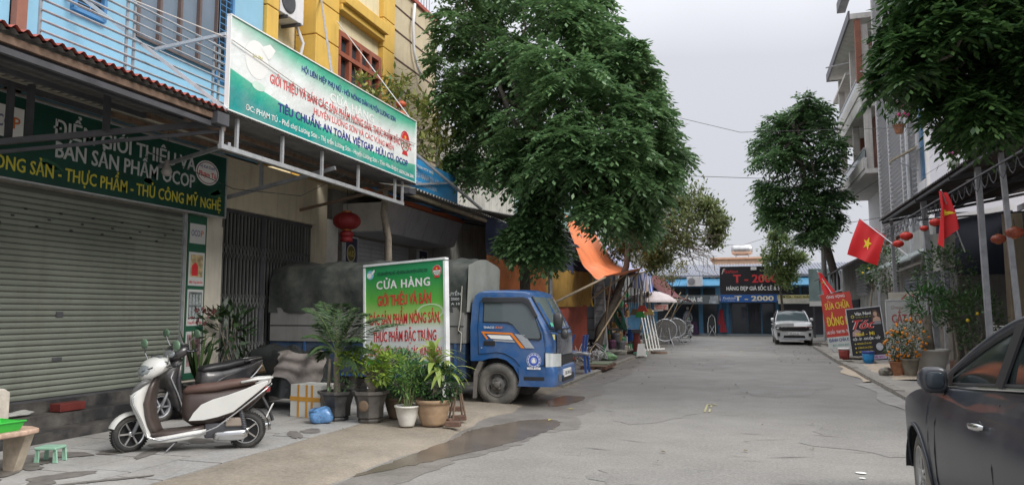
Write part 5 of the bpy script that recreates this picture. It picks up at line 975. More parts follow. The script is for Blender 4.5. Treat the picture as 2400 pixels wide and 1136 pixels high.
# bricks and tripod legs on the pavement edge
for i, (a, b, c_) in enumerate(((1062, 1000, .12), (1075, 985, .5), (1045, 992, -.3), (1070, 975, .2))):
    q_ = ag(a, b, .06); mb = MB(); mb.obox((q_.x, q_.y, .10+(.07 if i == 3 else 0)), (.10*cos(c_), .10*sin(c_), 0), (-.05*sin(c_), .05*cos(c_), 0), (0, 0, .033)); solo('brick', mb, mat('old_brick', (.13, .075, .055), .9, var=.3, sc=14), ('dark worn brick lying flat at the kerb nearest the tan pot', 'dark worn brick farthest out along the kerb by the tripod', 'dark worn brick right beside the tan pot behind the others', 'dark brick laid on top of another by the tripod')[i], 'brick', 'bricks by the tan pot', bev=.006)
td = thing('tripod', 'dark splayed wooden tripod legs standing between the bricks', 'tripod', (-3.86, 9.75, .06))
for (dx, dy) in ((-.12, -.02), (.12, .02), (.02, .14), (-.03, -.1)): part('leg', MB().tube([(-3.86+dx*.3, 9.75+dy*.3, .5), (-3.86+dx, 9.75+dy, .07)], .014, 6), wood_d, td)
# foam box, blue bag
fb = thing('foam_box', 'white foam box strapped with orange tape beside the palm pot', 'box', (-6.1, 9.4, .06)); foam = mat('foam_white', (.66, .65, .6), .8, var=.08, dust=.12); tapeo = mat('tape_orange', (.6, .30, .05), .4)
c = V3((-6.0, 9.55, .29)); ua = V3((.28, -.05, 0)); ub = V3((.04, .2, 0))
part('body', MB().obox(c, ua, ub, (0, 0, .23)), foam, fb, bev=.01)
for k_ in (-.45, .1, .45): part('tape', MB().obox(c+ua*k_-ub*1.01, ua*.07, (.0004, .0022, 0), (0, 0, .231)), tapeo, fb)
part('tape', MB().obox(c-ub*1.02+V3((0, 0, .03)), ua*1.005, (.0004, .0022, 0), (0, 0, .03)), tapeo, fb)
rgb = np.random.default_rng(3)
def lump(c, r, seed, n=20, m=12, a=.16):
    q = MB().ell((0, 0, 0), 1, n, m); rg_ = np.random.default_rng(seed); kx = rg_.normal(size=(6, 3))*2.6; ph_ = rg_.uniform(0, 6, 6)
    out = []
    for p in q.v:
        p = np.array(p); s_ = 1+a*sum(sin(float(kx[i]@p)+ph_[i]) for i in range(6))/2; z = max(-.62, p[2]*s_); out.append((c[0]+p[0]*s_*r[0], c[1]+p[1]*s_*r[1], c[2]+z*r[2]))
    q.v = out; return q
pb_ = ag(735, 992, .065); solo('plastic_bag', lump((pb_.x+.02, pb_.y+.1, .15), (.17, .13, .13), 5), mat('bag_blue', (.10, .22, .42), .3, var=.8, sc=9), 'crumpled blue plastic bag between the foam box and the palm pot', 'bag', smooth=True)
# planters by the shutter behind the scooter
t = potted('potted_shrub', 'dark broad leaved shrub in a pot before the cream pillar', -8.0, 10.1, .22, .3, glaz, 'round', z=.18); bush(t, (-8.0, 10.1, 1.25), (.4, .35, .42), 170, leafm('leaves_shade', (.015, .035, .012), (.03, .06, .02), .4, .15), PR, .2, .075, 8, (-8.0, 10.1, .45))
t = potted('potted_shrub', 'spiky dark plant with a reddish top in a pot left of the poster strip', -7.9, 9.35, .2, .3, glaz, 'round', z=.18)
vsn = []; 
for i in range(26):
    a = PR.uniform(0, 6.28); l = PR.uniform(.5, 1.0); vsn.append(((-7.9, 9.35, .45), (cos(a)*.35, sin(a)*.35, 1), l))
v, f = leafquads(np.array([q[0] for q in vsn], float), np.array([q[1] for q in vsn], float), PR.normal(size=(26, 3)), np.array([q[2] for q in vsn]), np.full(26, .055)); merge_np('foliage', v, f, leafm('leaves_sword', (.02, .045, .015), (.06, .10, .03), .4, .15), t, 'stuff')
bush(t, (-7.9, 9.4, 1.5), (.22, .2, .1), 60, leafm('leaves_maroon', (.08, .03, .03), (.14, .05, .05), .5, .2), PR, .09, .04)
# ================================================================== vehicles
def loft(secs, n=14, p=2.3, axis='x'):
    """secs: (c(x,y,z), ha, hb[, tilt]) superellipse sections; axis 'x' sections stand across x, 'z' lie flat"""
    mb = MB()
    for q in secs:
        c, a, b = q[0], q[1], q[2]; tl = q[3] if len(q) > 3 else 0
        for k in range(n):
            t = 2*pi*k/n; u = a*math.copysign(abs(cos(t))**(2/p), cos(t)); w = b*math.copysign(abs(sin(t))**(2/p), sin(t))
            if axis == 'x': mb.v.append((c[0]+w*sin(tl), c[1]+u, c[2]+w*cos(tl)))
            else: mb.v.append((c[0]+w, c[1]+u, c[2]+w*tl))
    for i in range(len(secs)-1):
        for k in range(n): mb.f.append((i*n+k, i*n+(k+1) % n, (i+1)*n+(k+1) % n, (i+1)*n+k))
    mb.f.append(tuple(range(n))[::-1]); mb.f.append(tuple((len(secs)-1)*n+k for k in range(n))); return mb
def wheel(parent, c, n, Rr, rim, w, tm, rm, style='spoke', k=5, dark=None, rot=0):
    """wheel (tyre mesh) > rim, hub; c = centre of the outer face, n = outward axis; local coordinates of parent"""
    n = V3(n).normalized(); h = w
    ty = MB().lathe([(rim, -.01), (rim*1.04, 0), (Rr*.80, .012), (Rr*.93, 0), (Rr, -.03), (Rr, -h+.03), (Rr*.93, -h), (rim, -h)], 40, c, n, cap=False)
    t = part('wheel', ty, tm, parent, world=False, smooth=True)
    tr_ = MB(); a = n.cross(V3((0, 0, 1))).normalized() if abs(n.z) < .9 else V3((1, 0, 0)); b = n.cross(a)
    for i in range(44): q = 2*pi*i/44; d = a*cos(q)+b*sin(q); e = n.cross(d); tr_.obox(V3(c)+d*Rr*1.0-n*h/2, d*.006, e*Rr*.045, n*h*.44)
    part('tread', tr_, tm, t, world=False, kind='stuff')
    if style == 'steel':
        part('rim', MB().lathe([(rim*1.03, .008), (rim*.97, .012), (rim*.93, -.02), (rim*.80, -.05), (rim*.55, -.012), (rim*.45, 0), (rim*.3, .0), (rim*.28, .05), (rim*.2, .06), (0, .062)], 32, c, n, cap=False), rm, t, world=False, smooth=True)
        for i in range(5):
            q = 2*pi*i/5+.3; d = a*cos(q)+b*sin(q); e = n.cross(d); part('vent_slot', MB().obox(V3(c)+d*rim*.70-n*.026, d*rim*.055, e*rim*.16, n*.006), blackp, t, world=False)
            part('bolt', MB().lathe([(.02, 0), (.02, .035), (.012, .04), (0, .04)], 8, V3(c)+(a*cos(q+.6)+b*sin(q+.6))*rim*.37, n), rm, t, world=False)
    else:
        part('rim', MB().lathe([(rim*1.03, .006), (rim*.96, .008), (rim*.90, -.03), (rim*.9, -.06)], 32, c, n, cap=False).lathe([(rim*.24, -.03), (rim*.24, -.002), (rim*.1, .004), (0, .004)], 16, c, n, cap=False), rm, t, world=False, smooth=True)
        part('brake_well', MB().lathe([(rim*.93, -.06), (0, -.062)], 24, c, n), dark or blackp, t, world=False)
        for i in range(k):
            q = 2*pi*i/k+rot; d = a*cos(q)+b*sin(q); e = n.cross(d); sp_ = MB()
            for s_ in ((-1, 1) if style == 'twin' else (0,)):
                p_a = V3(c)+d*rim*.15-n*.012; p_b = V3(c)+(d+e*s_*.20).normalized()*rim*.93-n*.015; sp_.bar(p_a, p_b, rim*(.11 if style == 'twin' else .13), .025, up=tuple(n))
            part('spoke', sp_, rm, t, world=False)
    return t
# ---- blue truck (built in street coordinates)
tk = thing('truck', 'blue small truck with a grey green tarpaulin bed backed up to the shop gates', 'truck', (-5.8, 12.7, 0)); Y0, Y1 = 11.85, 13.5
tblue = mat('truck_blue', (.018, .09, .26), .32, 0, var=.10, sc=2, coat=.4, dust=.28)
prf = [(-4.46, .74, 0), (-4.47, 1.3, 0), (-4.45, 1.7, 0), (-4.41, 1.84, 0), (-4.36, 1.895, 1), (-4.28, 1.92, 1), (-3.9, 1.925, 1), (-3.52, 1.91, 1), (-3.43, 1.88, 1), (-3.37, 1.80, 2), (-3.23, 1.54, 2), (-3.09, 1.28, 2), (-3.055, 1.2, 2), (-3.035, 1.0, 2), (-3.04, .7, 2), (-3.06, .40, 2), (-3.1, .37, 2), (-3.52, .36, 0), (-3.59, .40, 0), (-3.62, .52, 0), (-3.70, .66, 0), (-3.83, .765, 0), (-3.99, .80, 0), (-4.15, .78, 0), (-4.26, .74, 0)]
secs = [(Y0, .10, .03), (Y0+.02, .06, .012), (Y0+.07, .018, .0), (Y0+.2, 0, -.012), (Y0+.8, -.025, -.03), (Y1-.2, 0, -.012), (Y1-.07, .018, 0), (Y1-.02, .06, .012), (Y1, .10, .03)]
cb_ = MB(); n = len(prf)
for y, fo, to in secs:
    for x, z, k_ in prf: cb_.v.append((x-(fo if k_ == 2 else 0), y+(.0 if z < 1.25 else (.06 if y < Y0+.3 else -.06 if y > Y1-.3 else 0)*(z-1.25)/.6), z-(to if k_ == 1 else 0)))
for i in range(len(secs)-1):
    for k_ in range(n): cb_.f.append((i*n+k_, i*n+(k_+1) % n, (i+1)*n+(k_+1) % n, (i+1)*n+k_))
cb_.f.append(tuple(range(n))[::-1]); cb_.f.append(tuple((len(secs)-1)*n+k_ for k_ in range(n)))
part('cab', cb_, tblue, tk, smooth=False)
def sy(z, e=0): return Y0+(.06*(z-1.25)/.6 if z > 1.25 else 0)-e
def sidepoly(pts, e0, e1): # slab following the cab side
    mb = MB(); m_ = len(pts); mb.v = [(x, sy(z, e0), z) for x, z in pts]+[(x, sy(z, e1), z) for x, z in pts]
    mb.f = [tuple(range(m_)), tuple(range(m_, 2*m_))[::-1]]+[(i, m_+i, m_+(i+1) % m_, (i+1) % m_) for i in range(m_)]; return mb
dpoly = [(-4.31, .86), (-4.33, 1.3), (-4.31, 1.72), (-4.24, 1.80), (-3.55, 1.80), (-3.45, 1.76), (-3.36, 1.58), (-3.2, 1.2), (-3.16, .95), (-3.17, .70), (-3.40, .60), (-3.56, .64), (-3.68, .78), (-3.85, .87), (-4.0, .89), (-4.15, .87)]
part('door_gap', sidepoly([(x+(.008 if x > -3.8 else -.008), z+(.008 if z > 1.2 else -.008)) for x, z in dpoly], -.01, .002), blackp, tk)
dr_ = part('door', sidepoly(dpoly, -.005, .013), tblue, tk, bev=.006)
wpoly = [(-4.225, 1.40), (-4.225, 1.73), (-4.19, 1.765), (-3.53, 1.755), (-3.44, 1.70), (-3.34, 1.48), (-3.235, 1.22), (-3.235, 1.14), (-3.27, 1.115), (-3.48, 1.13), (-3.56, 1.19), (-3.72, 1.36), (-3.80, 1.395)]
part('window_seal', sidepoly([(x+(.02 if x > -3.75 else -.02), z+(.02 if z > 1.5 else -.02)) for x, z in wpoly], .0, .017), blackp, dr_)
part('window', sidepoly(wpoly, .005, .021), glassm('truck_glass', (.10, .12, .13), .04), dr_)
part('visor', sidepoly([(-4.26, 1.72), (-4.26, 1.81), (-3.52, 1.80), (-3.42, 1.745), (-3.27, 1.48), (-3.33, 1.475), (-3.45, 1.66), (-3.55, 1.72)], .02, .05), mat('visor_smoke', (.03, .03, .035), .35), dr_, bev=.006)
part('handle', sidepoly([(-4.22, 1.0), (-4.22, 1.08), (-4.02, 1.08), (-4.02, 1.0)], .0, .024), blackp, dr_, bev=.005); part('lock', MB().lathe([(.012, 0), (.012, .01), (0, .01)], 8, (-4.26, Y0-.012, .96), (0, -1, 0)), galv, dr_)
TP = ((0, Y0-.016, 0), (1, 0, 0), (0, 0, 1))
orgp = mat('decal_orange', (.75, .22, .02), .4); slvp = mat('decal_silver', (.42, .44, .47), .35, .3)
flat(TP, [(-4.27, 1.235), (-3.72, 1.215), (-3.5, .965), (-3.56, .965), (-3.75, 1.185), (-4.21, 1.2), (-4.14, 1.11), (-4.17, 1.10)], orgp, tk, 'decal'); flat(TP, [(-4.16, 1.18), (-3.76, 1.17), (-3.70, 1.10), (-4.09, 1.115)], white_p, tk, 'decal'); flat(TP, [(-4.05, 1.10), (-3.69, 1.09), (-3.66, 1.055), (-4.05, 1.075)], slvp, tk, 'decal'); flat(TP, [(-3.68, 1.2), (-3.5, 1.18), (-3.33, .965), (-3.485, .965)], slvp, tk, 'decal')
text(TP, 'THACO', -4.13, 1.285, .19, .035, white_p, tk, .04); text(TP, 'K165', -3.95, 1.285, .13, .035, orgp, tk, .05, .3)
disc(TP, -3.345, .765, .125, .125, mat('seal_white', (.55, .6, .75), .5), tk, 'emblem'); disc(TP, -3.345, .765, .118, .118, navy_p, tk, 'emblem', .005, r0=.93); disc(TP, -3.345, .765, .085, .085, mat('seal_blue', (.05, .10, .45), .5), tk, 'emblem', .006)
for i in range(12): a = 2*pi*i/12; disc(TP, -3.345+.1*cos(a), .765+.1*sin(a), .009, .009, navy_p, tk, 'emblem', .008, 6)
disc(TP, -3.345, .765, .05, .05, mat('seal_white', (.5, .5, .5)), tk, 'emblem', .009, r0=.8); flat(TP, [(-3.375, .73), (-3.315, .73), (-3.315, .775), (-3.345, .81), (-3.375, .775)], white_p, tk, 'emblem', .010)
flat(TP, [(-3.46, .62), (-3.23, .62), (-3.23, .655), (-3.46, .655)], white_p, tk, 'decal', .005); text(TP, 'CHỢ 165', -3.345, .628, .16, .018, navy_p, tk, .0, lift=.007)
ws = MB(); ws.grid(lambda u, v: (-3.385+.265*v+.014-.02*(2*u-1)**4+.02*(1-(2*u-1)**2), Y0+.13+(Y1-Y0-.26)*u, 1.81-.50*v), 12, 8); part('windscreen', ws, glassm('windscreen_glass', (.12, .15, .15), .05), tk, smooth=True)
part('windscreen_seal', MB().tube([(-3.40, Y0+.09, 1.82), (-3.10, Y0+.085, 1.29), (-3.05, Y0+.3, 1.275), (-3.03, (Y0+Y1)/2, 1.27), (-3.05, Y1-.3, 1.275), (-3.10, Y1-.085, 1.29)], .014, 6), blackp, tk)
part('wiper', MB().tube([(-3.03, Y0+.5, 1.3), (-3.16, Y0+.9, 1.55)], .008, 5).tube([(-3.03, Y0+1.0, 1.3), (-3.2, Y0+1.3, 1.55)], .008, 5), blackp, tk)
part('sticker', MB().add([(-3.088, Y0+.16, 1.32), (-3.082, Y0+.3, 1.32), (-3.11, Y0+.3, 1.38), (-3.116, Y0+.16, 1.38)], [(0, 1, 2, 3)]), mat('sticker_green', (.1, .5, .3), .5), tk)
part('bumper', MB().prism([(-3.13, Y0-.005, .36), (-3.13, Y0-.005, .655), (-3.06, Y0-.005, .665), (-2.985, Y0+.06, .64), (-2.975, Y0+.08, .42), (-3.0, Y0+.06, .35)], (0, 0, 0)) if 0 else MB().grid(lambda u, v: ((-3.60+.50*u/.25 if u < .25 else -3.10+.13*sin(pi/2*min(1, (u-.25)/.12)) if u < .75 else -2.97)-(.03*(2*v-1)**4), (Y0-.012 if u < .25 else Y0-.012+.12*(1-cos(pi/2*min(1, (u-.25)/.12)))+(0 if u < .37 else (u-.37)*2.05)), .34+.325*v), 48, 8), tblue, tk, smooth=True)
part('bumper_grille', MB().box(-2.985, -2.955, Y0+.42, Y1-.42, .40, .50), blackp, tk); part('fog_lamp', MB().box(-2.98, -2.955, Y0+.14, Y0+.30, .42, .53), mat('lamp_dark', (.1, .1, .1), .2), tk)
part('number_plate', MB().box(-2.97, -2.945, Y0+.48, Y0+.98, .47, .60), white_p, tk); text(((-2.945, Y0+.48, .47), (0, 1, 0), (0, 0, 1)), '28C-041.65', .25, .035, .42, .06, black_p, tk, .02)
hl = MB().grid(lambda u, v: (-3.15+.20*sin(u*pi/2), Y0-.014+.30*(1-cos(u*pi/2)), .665+.225*v-.02*u*v), 8, 3); part('headlight', hl, mat('lamp_glass', (.62, .66, .66), .12, .3, coat=1), tk, smooth=True)
part('headlight_rim', MB().tube([(-3.155, Y0-.016, .66), (-3.155, Y0-.016, .895), (-2.955, Y0+.28, .87), (-2.945, Y0+.29, .66)], .012, 5), blackp, tk)
part('front_grille', MB().box(-3.06, -2.995, Y0+.32, Y1-.32, .68, .82), blackp, tk); part('front_panel', MB().grid(lambda u, v: (-3.02+.035*(1-(2*u-1)**2)+.0*v, Y0+.26+(Y1-Y0-.52)*u, .84+.36*v), 12, 4), mat('front_black', (.07, .08, .10), .2, coat=.6), tk, smooth=True)
part('side_step', MB().box(-3.52, -3.17, Y0-.014, Y0+.05, .44, .50), blackp, tk); part('corner_sticker', MB().add([(-3.07, Y0+.10, 1.10), (-3.04, Y0+.2, 1.10), (-3.04, Y0+.2, 1.19), (-3.07, Y0+.10, 1.19)], [(0, 1, 2, 3)]), mat('sticker_yellow', (.6, .55, .2), .5), tk)
mi = part('mirror', loft([((-2.93, Y0-.02, 1.28), .02, .02), ((-2.93, Y0-.02, 1.30), .05, .065), ((-2.93, Y0-.02, 1.42), .06, .08), ((-2.93, Y0-.02, 1.52), .05, .075), ((-2.93, Y0-.02, 1.55), .02, .03)], 14, 3, 'z'), mat('mirror_black', (.04, .04, .042), .35), tk, smooth=True)
part('round_mirror', MB().ell((-2.83, Y0+.0, 1.20), (.07, .05, .085)), mat('mirror_black', (.04, .04, .04)), tk, smooth=True); part('mirror_arm', MB().tube([(-3.08, Y0+.06, 1.25), (-2.98, Y0, 1.24), (-2.93, Y0-.02, 1.3)], .012, 6).tube([(-2.98, Y0, 1.24), (-2.84, Y0, 1.2)], .012, 6), blackp, tk)
dustw = mat('tyre_dusty', (.10, .095, .085), .9, var=.3, sc=5, dust=.75); rimd = mat('rim_dusty', (.10, .095, .09), .7, .2, var=.3, sc=9, dust=.4)
ox = V3((-5.8, 12.7, 0))
for (x, y, nn) in ((-3.99, Y0+.02, -1), (-3.99, Y1-.02, 1), (-7.0, Y0+.05, -1)): wheel(tk, (x+5.8, y-12.7, .352), (0, nn, 0), .352, .195, .19, dustw, rimd, 'steel')
part('mudflap', MB().prism([(-4.42, Y0, .12), (-4.37, Y0, .12), (-4.34, Y0, .5), (-4.24, Y0, .72), (-4.30, Y0, .76), (-4.40, Y0, .55)], (0, .22, 0)), mat('mudflap_grey', (.13, .12, .11), .8, dust=.5), tk)
part('wheel_well', MB().box(-4.40, -3.6, Y0+.26, Y1-.26, .38, .8), blackp, tk); part('chassis', MB().box(-8.3, -3.3, Y0+.45, Y1-.45, .34, .55).box(-4.52, -4.4, Y0+.2, Y1-.2, .5, 1.5), blackp, tk)
part('bed_side', MB().box(-8.42, -4.58, Y0-.02, Y1+.02, .43, 1.03), mat('bed_blue', (.018, .05, .11), .45, var=.2, dust=.3), tk); part('bed_rib', MB().box(-4.75, -4.71, Y0-.035, Y0-.02, .45, 1.03).box(-5.7, -5.66, Y0-.035, Y0-.02, .45, 1.03).box(-6.7, -6.66, Y0-.035, Y0-.02, .45, 1.03).box(-7.7, -7.66, Y0-.035, Y0-.02, .45, 1.03).box(-8.42, -4.58, Y0-.03, Y0-.02, .43, .47), tblue, tk)
greyp = mat('bed_grey', (.19, .19, .185), .7, var=.15, sc=2, streak=.4, dust=.25)
for a, b in ((-8.42, -7.15), (-7.14, -5.86), (-5.85, -4.57)):
    part('side_panel', MB().box(a, b, Y0-.04, Y0+.0, 1.03, 1.64), greyp, tk, bev=.006); part('panel_latch', MB().box(b-.10, b-.07, Y0-.05, Y0-.04, 1.2, 1.34), blackp, tk)
part('panel_seam', MB().box(-8.42, -4.57, Y0-.045, Y0-.04, 1.31, 1.325), blackp, tk); part('front_panel', MB().box(-4.6, -4.56, Y0, Y1, 1.03, 1.64), greyp, tk)
tarpc = mat('truck_tarp', (.03, .038, .034), .75, var=.2, sc=2.2, bump=.01, bs=6, dust=.2); tarpl = mat('truck_tarp_front', (.24, .25, .225), .75, var=.12, sc=3, bump=.008, bs=6)  # dark cloth with the lean-to roof's shade put into its colour; front face paler
def tarpf(u, v):
    x = -8.45+3.93*u; a = v*5; prof = [(Y0-.05, 1.55), (Y0-.05, 2.05), (Y0+.06, 2.36), (Y0+.55, 2.50), (Y1-.5, 2.50), (Y1+.03, 2.3), (Y1+.03, 1.5)]
    t = v*6; i = min(5, int(t)); t -= i; y = prof[i][0]*(1-t)+prof[i+1][0]*t; z = prof[i][1]*(1-t)+prof[i+1][1]*t
    return (x, y+.012*sin(x*9+z*4)*(1 if v < .3 else 0), z+.018*sin(x*7.5)*(.3 < v < .8)+.01*sin(x*23))
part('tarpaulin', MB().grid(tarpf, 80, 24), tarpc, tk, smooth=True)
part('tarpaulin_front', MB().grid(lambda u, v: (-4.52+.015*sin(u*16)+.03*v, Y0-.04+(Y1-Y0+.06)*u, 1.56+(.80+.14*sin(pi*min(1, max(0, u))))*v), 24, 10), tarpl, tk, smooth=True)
TB = ((0, Y0-.055, 0), (1, 0, 0), (0, 0, 1)); text(TB, 'CHUYỂN', -4.80, 1.84, .36, .055, grey_p, tk, .02); text(TB, 'TẢI 2000', -4.80, 1.76, .3, .045, grey_p, tk, .02); text(TB, 'A 18', -4.72, 1.68, .16, .04, grey_p, tk, .02); text(((0, Y0-.022, 0), (1, 0, 0), (0, 0, 1)), '28C', -6.3, .78, .38, .12, grey_p, tk, .0)
part('rope', MB().tube([(-4.6, Y0-.06, 2.0), (-4.62, Y0-.07, 1.5), (-4.66, Y0-.07, 1.25), (-4.6, Y0-.07, 1.2), (-4.62, Y0-.07, .9)], .01, 5), mat('rope', (.4, .38, .33), .8), tk)

# ---- scooters
def make_scooter(lab, loc, rz, pw, pb_, seatm, chrome, steer=.35, grp=None):
    t = thing('scooter', lab, 'scooter', loc, rz, grp); w = False
    part('apron', loft([((1.02, 0, .90), .09, .04), ((1.06, 0, .82), .12, .06), ((1.12, 0, .74), .17, .085), ((1.165, 0, .64), .20, .10), ((1.165, 0, .54), .205, .085), ((1.13, 0, .42), .20, .06), ((1.09, 0, .30), .18, .045), ((1.04, 0, .19), .16, .045), ((.99, 0, .115), .13, .04)], 18, 2.4, 'z'), pw, t, world=w, smooth=True)
    part('leg_shield', loft([((1.0, 0, .84), .08, .03), ((1.03, 0, .72), .14, .04), ((1.06, 0, .55), .17, .05), ((1.04, 0, .40), .165, .04), ((1.0, 0, .28), .15, .05), ((.97, 0, .2), .13, .06)], 16, 3, 'z'), pb_, t, world=w, smooth=True)
    part('floorboard', loft([((1.0, 0, .19), .15, .04), ((.8, 0, .195), .17, .045), ((.6, 0, .21), .16, .05), ((.45, 0, .24), .13, .05)], 14, 3.5), pb_, t, world=w, smooth=True)
    for s in (-1, 1): part('side_skirt', loft([((1.02, .15*s, .13), .025, .03), ((.8, .17*s, .15), .028, .04), ((.6, .17*s, .18), .025, .045), ((.42, .15*s, .215), .015, .03)], 12, 2.5), pw, t, world=w, smooth=True)
    part('under_cover', loft([((.70, 0, .50), .09, .16), ((.60, 0, .47), .13, .20), ((.40, 0, .47), .15, .20), ((.15, 0, .52), .145, .18), ((-.05, 0, .60), .11, .13), ((-.2, 0, .68), .07, .07)], 16, 2.6), pb_, t, world=w, smooth=True)
    for s in (-1, 1):
        sp_ = [(.61, .34), (.56, .43), (.48, .52), (.36, .575), (.2, .62), (0, .69), (-.13, .745), (-.24, .775), (-.235, .735), (-.10, .62), (.02, .52), (.13, .43), (.3, .375), (.45, .345)]
        q = MB(); m_ = len(sp_); yy = lambda x: (.155-.45*max(0, -x+.05)**1.5*.6-.02*max(0, x-.4))*s
        q.v = [(x, yy(x)*.9, z) for x, z in sp_]+[(x, yy(x)+.022*s, z) for x, z in sp_]; q.f = [tuple(range(m_)) if s < 0 else tuple(range(m_))[::-1], tuple(range(m_, 2*m_))[::-1] if s < 0 else tuple(range(m_, 2*m_))]+[(i, (i+1) % m_, m_+(i+1) % m_, m_+i) for i in range(m_)]
        part('side_panel', q, pw, t, world=w, bev=.008)
    part('seat', loft([((.70, 0, .66), .06, .02), ((.66, 0, .67), .10, .05), ((.5, 0, .69), .125, .055), ((.33, 0, .705), .135, .055, 0), ((.2, 0, .73), .13, .055), ((.05, 0, .75), .12, .05), ((-.06, 0, .755), .10, .035), ((-.09, 0, .755), .05, .01)], 16, 2.6), seatm, t, world=w, smooth=True)
    part('grab_rail', MB().tube([(.06, .13, .76), (-.1, .13, .79), (-.24, .09, .80), (-.27, 0, .80), (-.24, -.09, .80), (-.1, -.13, .79), (.06, -.13, .76)], .015, 8), pw, t, world=w, smooth=True)
    part('tail_light', loft([((-.19, 0, .67), .08, .04), ((-.25, 0, .66), .06, .028)], 12), mat('tail_red', (.35, .02, .02), .2, coat=1), t, world=w, smooth=True)
    part('rear_fender', MB().grid(lambda u, v: (.0+.25*cos(2.0+1.15*u), .055*(2*v-1), .2+.27*sin(2.0+1.15*u)), 10, 3), blackp, t, world=w); part('fender_stay', MB().tube([(-.15, 0, .6), (-.25, 0, .42), (-.29, 0, .3)], .02, 6), blackp, t, world=w)
    pl_ = part('number_plate', MB().obox((-.255, 0, .42), (.004, 0, .002), (0, .095, 0), (-.03, 0, .07)), white_p, t, world=w)
    text(((-.235+.0, .08, .36), (0, -1, 0), V3((-.03, 0, .07)).normalized()), '28-H1', .08, .085, .12, .035, black_p, pl_, .03, lift=.03) if 0 else None
    part('engine_cover', loft([((.34, .13, .16), .02, .035), ((.30, .14, .165), .035, .055), ((.15, .145, .165), .04, .06), ((.02, .14, .17), .035, .06), ((-.03, .13, .18), .02, .035)], 14, 2.6), chrome, t, world=w, smooth=True)
    part('engine', MB().box(.02, .45, -.1, .1, .13, .30), steel_d, t, world=w, bev=.02); part('air_box', MB().box(.03, .22, .08, .14, .26, .36), mat('air_box', (.28, .23, .19), .7), t, world=w, bev=.02)
    part('exhaust', MB().tube([(.25, -.14, .13), (.05, -.16, .16), (-.25, -.17, .22)], [.02, .055, .05], 10), chrome, t, world=w, smooth=True)
    part('shock_absorber', MB().tube([(.0, .12, .22), (.05, .12, .44)], .018, 8), steel_d, t, world=w)
    sp2 = MB(); 
    for i in range(9): sp2.lathe([(.028, 0), (.03, .008), (.028, .014)], 8, (.008+.0045*i, .12, .24+.02*i))
    part('spring', sp2, steel_d, t, world=w)
    wheel(t, (0, .05, .2), (0, 1, 0), .205, .14, .10, rubber, chrome, 'spoke', 5)
    ax_ = V3((1.257, 0, .2)); c_s, s_s = cos(steer), sin(steer); nrm = (-s_s, c_s, 0)
    wheel(t, tuple(ax_+V3(nrm)*.045), nrm, .205, .145, .09, rubber, chrome, 'spoke', 6)
    for s in (-1, 1): part('fork', MB().tube([ax_+V3(nrm)*.07*s, V3((1.13, 0, .5))+V3(nrm)*.06*s], .02, 8), steel, t, world=w, smooth=True)
    part('front_fender', MB().grid(lambda u, v: tuple(ax_+V3((c_s, s_s, 0))*(.245-.02*(2*v-1)**2)*cos(.35+2.1*u)+V3(nrm)*.075*(2*v-1)+V3((0, 0, .245-.03*(2*v-1)**2))*sin(.35+2.1*u)), 14, 6), pw, t, world=w, smooth=True)
    hc = V3((1.0, 0, .95)); fwd = V3((c_s, s_s, 0)); lat = V3(nrm)
    def hx(mb): 
        M = Matrix.Translation(hc) @ Matrix.Rotation(steer, 4, 'Z'); return mb.xf(M)
    part('cowl', hx(loft([((-.09, 0, .02), .12, .05), ((-.05, 0, .02), .19, .085), ((.03, 0, .0), .215, .105), ((.11, 0, -.04), .17, .11), ((.18, 0, -.08), .08, .06)], 18, 2.3)), pw, t, world=w, smooth=True)
    part('headlight', hx(loft([((.11, 0, -.03), .14, .075), ((.17, 0, -.05), .11, .055), ((.2, 0, -.08), .04, .02)], 14)), mat('lamp_smoke', (.2, .22, .23), .08, coat=1), t, world=w, smooth=True)
    part('dashboard', hx(loft([((-.09, 0, .06), .10, .04), ((.03, 0, .105), .11, .02)], 12)), glassm('dash_glass', (.12, .13, .14)), t, world=w, smooth=True)
    for s in (-1, 1): part('cowl_vent', hx(MB().ell((.0, .17*s, .02), (.06, .03, .045)).ell((.07, .15*s, -.03), (.05, .03, .03))), blackp, t, world=w, smooth=True); part('apron_insert', MB().tube([(1.02, .13*s, .80), (1.12, .17*s, .76), (1.21, .15*s, .66), (1.25, .10*s, .57)], [.01, .035, .03, .008], 8), mat('insert_grey', (.12, .12, .12), .4), t, world=w, smooth=True); part('cable', MB().tube([(1.0, .2*s, .95), (1.12, .16*s, .90), (1.10, .08*s, .80)], .006, 5), blackp, t, world=w)
    part('handlebar', hx(MB().tube([(-.05, -.33, .02), (-.02, -.2, .0), (0, 0, -.02), (-.02, .2, 0), (-.05, .33, .02)], .014, 8)), steel_d, t, world=w, smooth=True)
    for s in (-1, 1):
        part('grip', hx(MB().tube([(-.05, .35*s, .02), (-.03, .22*s, .0)], .02, 8)), blackp, t, world=w, smooth=True); part('brake_lever', hx(MB().tube([(.0, .2*s, .01), (.03, .26*s, .0), (.02, .37*s, .01)], .008, 5)), chrome, t, world=w)
        m_ = part('mirror', hx(MB().ell((-.02, .37*s, .24), (.02, .08, .062))), mat('mirror_shell', (.12, .2, .13), .25), t, world=w, smooth=True); part('mirror_stem', hx(MB().tube([(-.02, .22*s, .02), (.02, .26*s, .14), (-.01, .35*s, .20)], .008, 6)), chrome, t, world=w)
    for s in (-1, 1): part('guard_rail', MB().tube([(1.14, .17*s, .70), (1.20, .2*s, .60), (1.18, .215*s, .54), (1.1, .21*s, .38), (1.02, .2*s, .18), (.9, .2*s, .14), (.7, .2*s, .17), (.47, .19*s, .20), (.3, .19*s, .27), (.1, .19*s, .42), (-.1, .17*s, .58), (-.22, .13*s, .68), (-.26, .08*s, .72)], .010, 7), chrome, t, world=w, smooth=True)
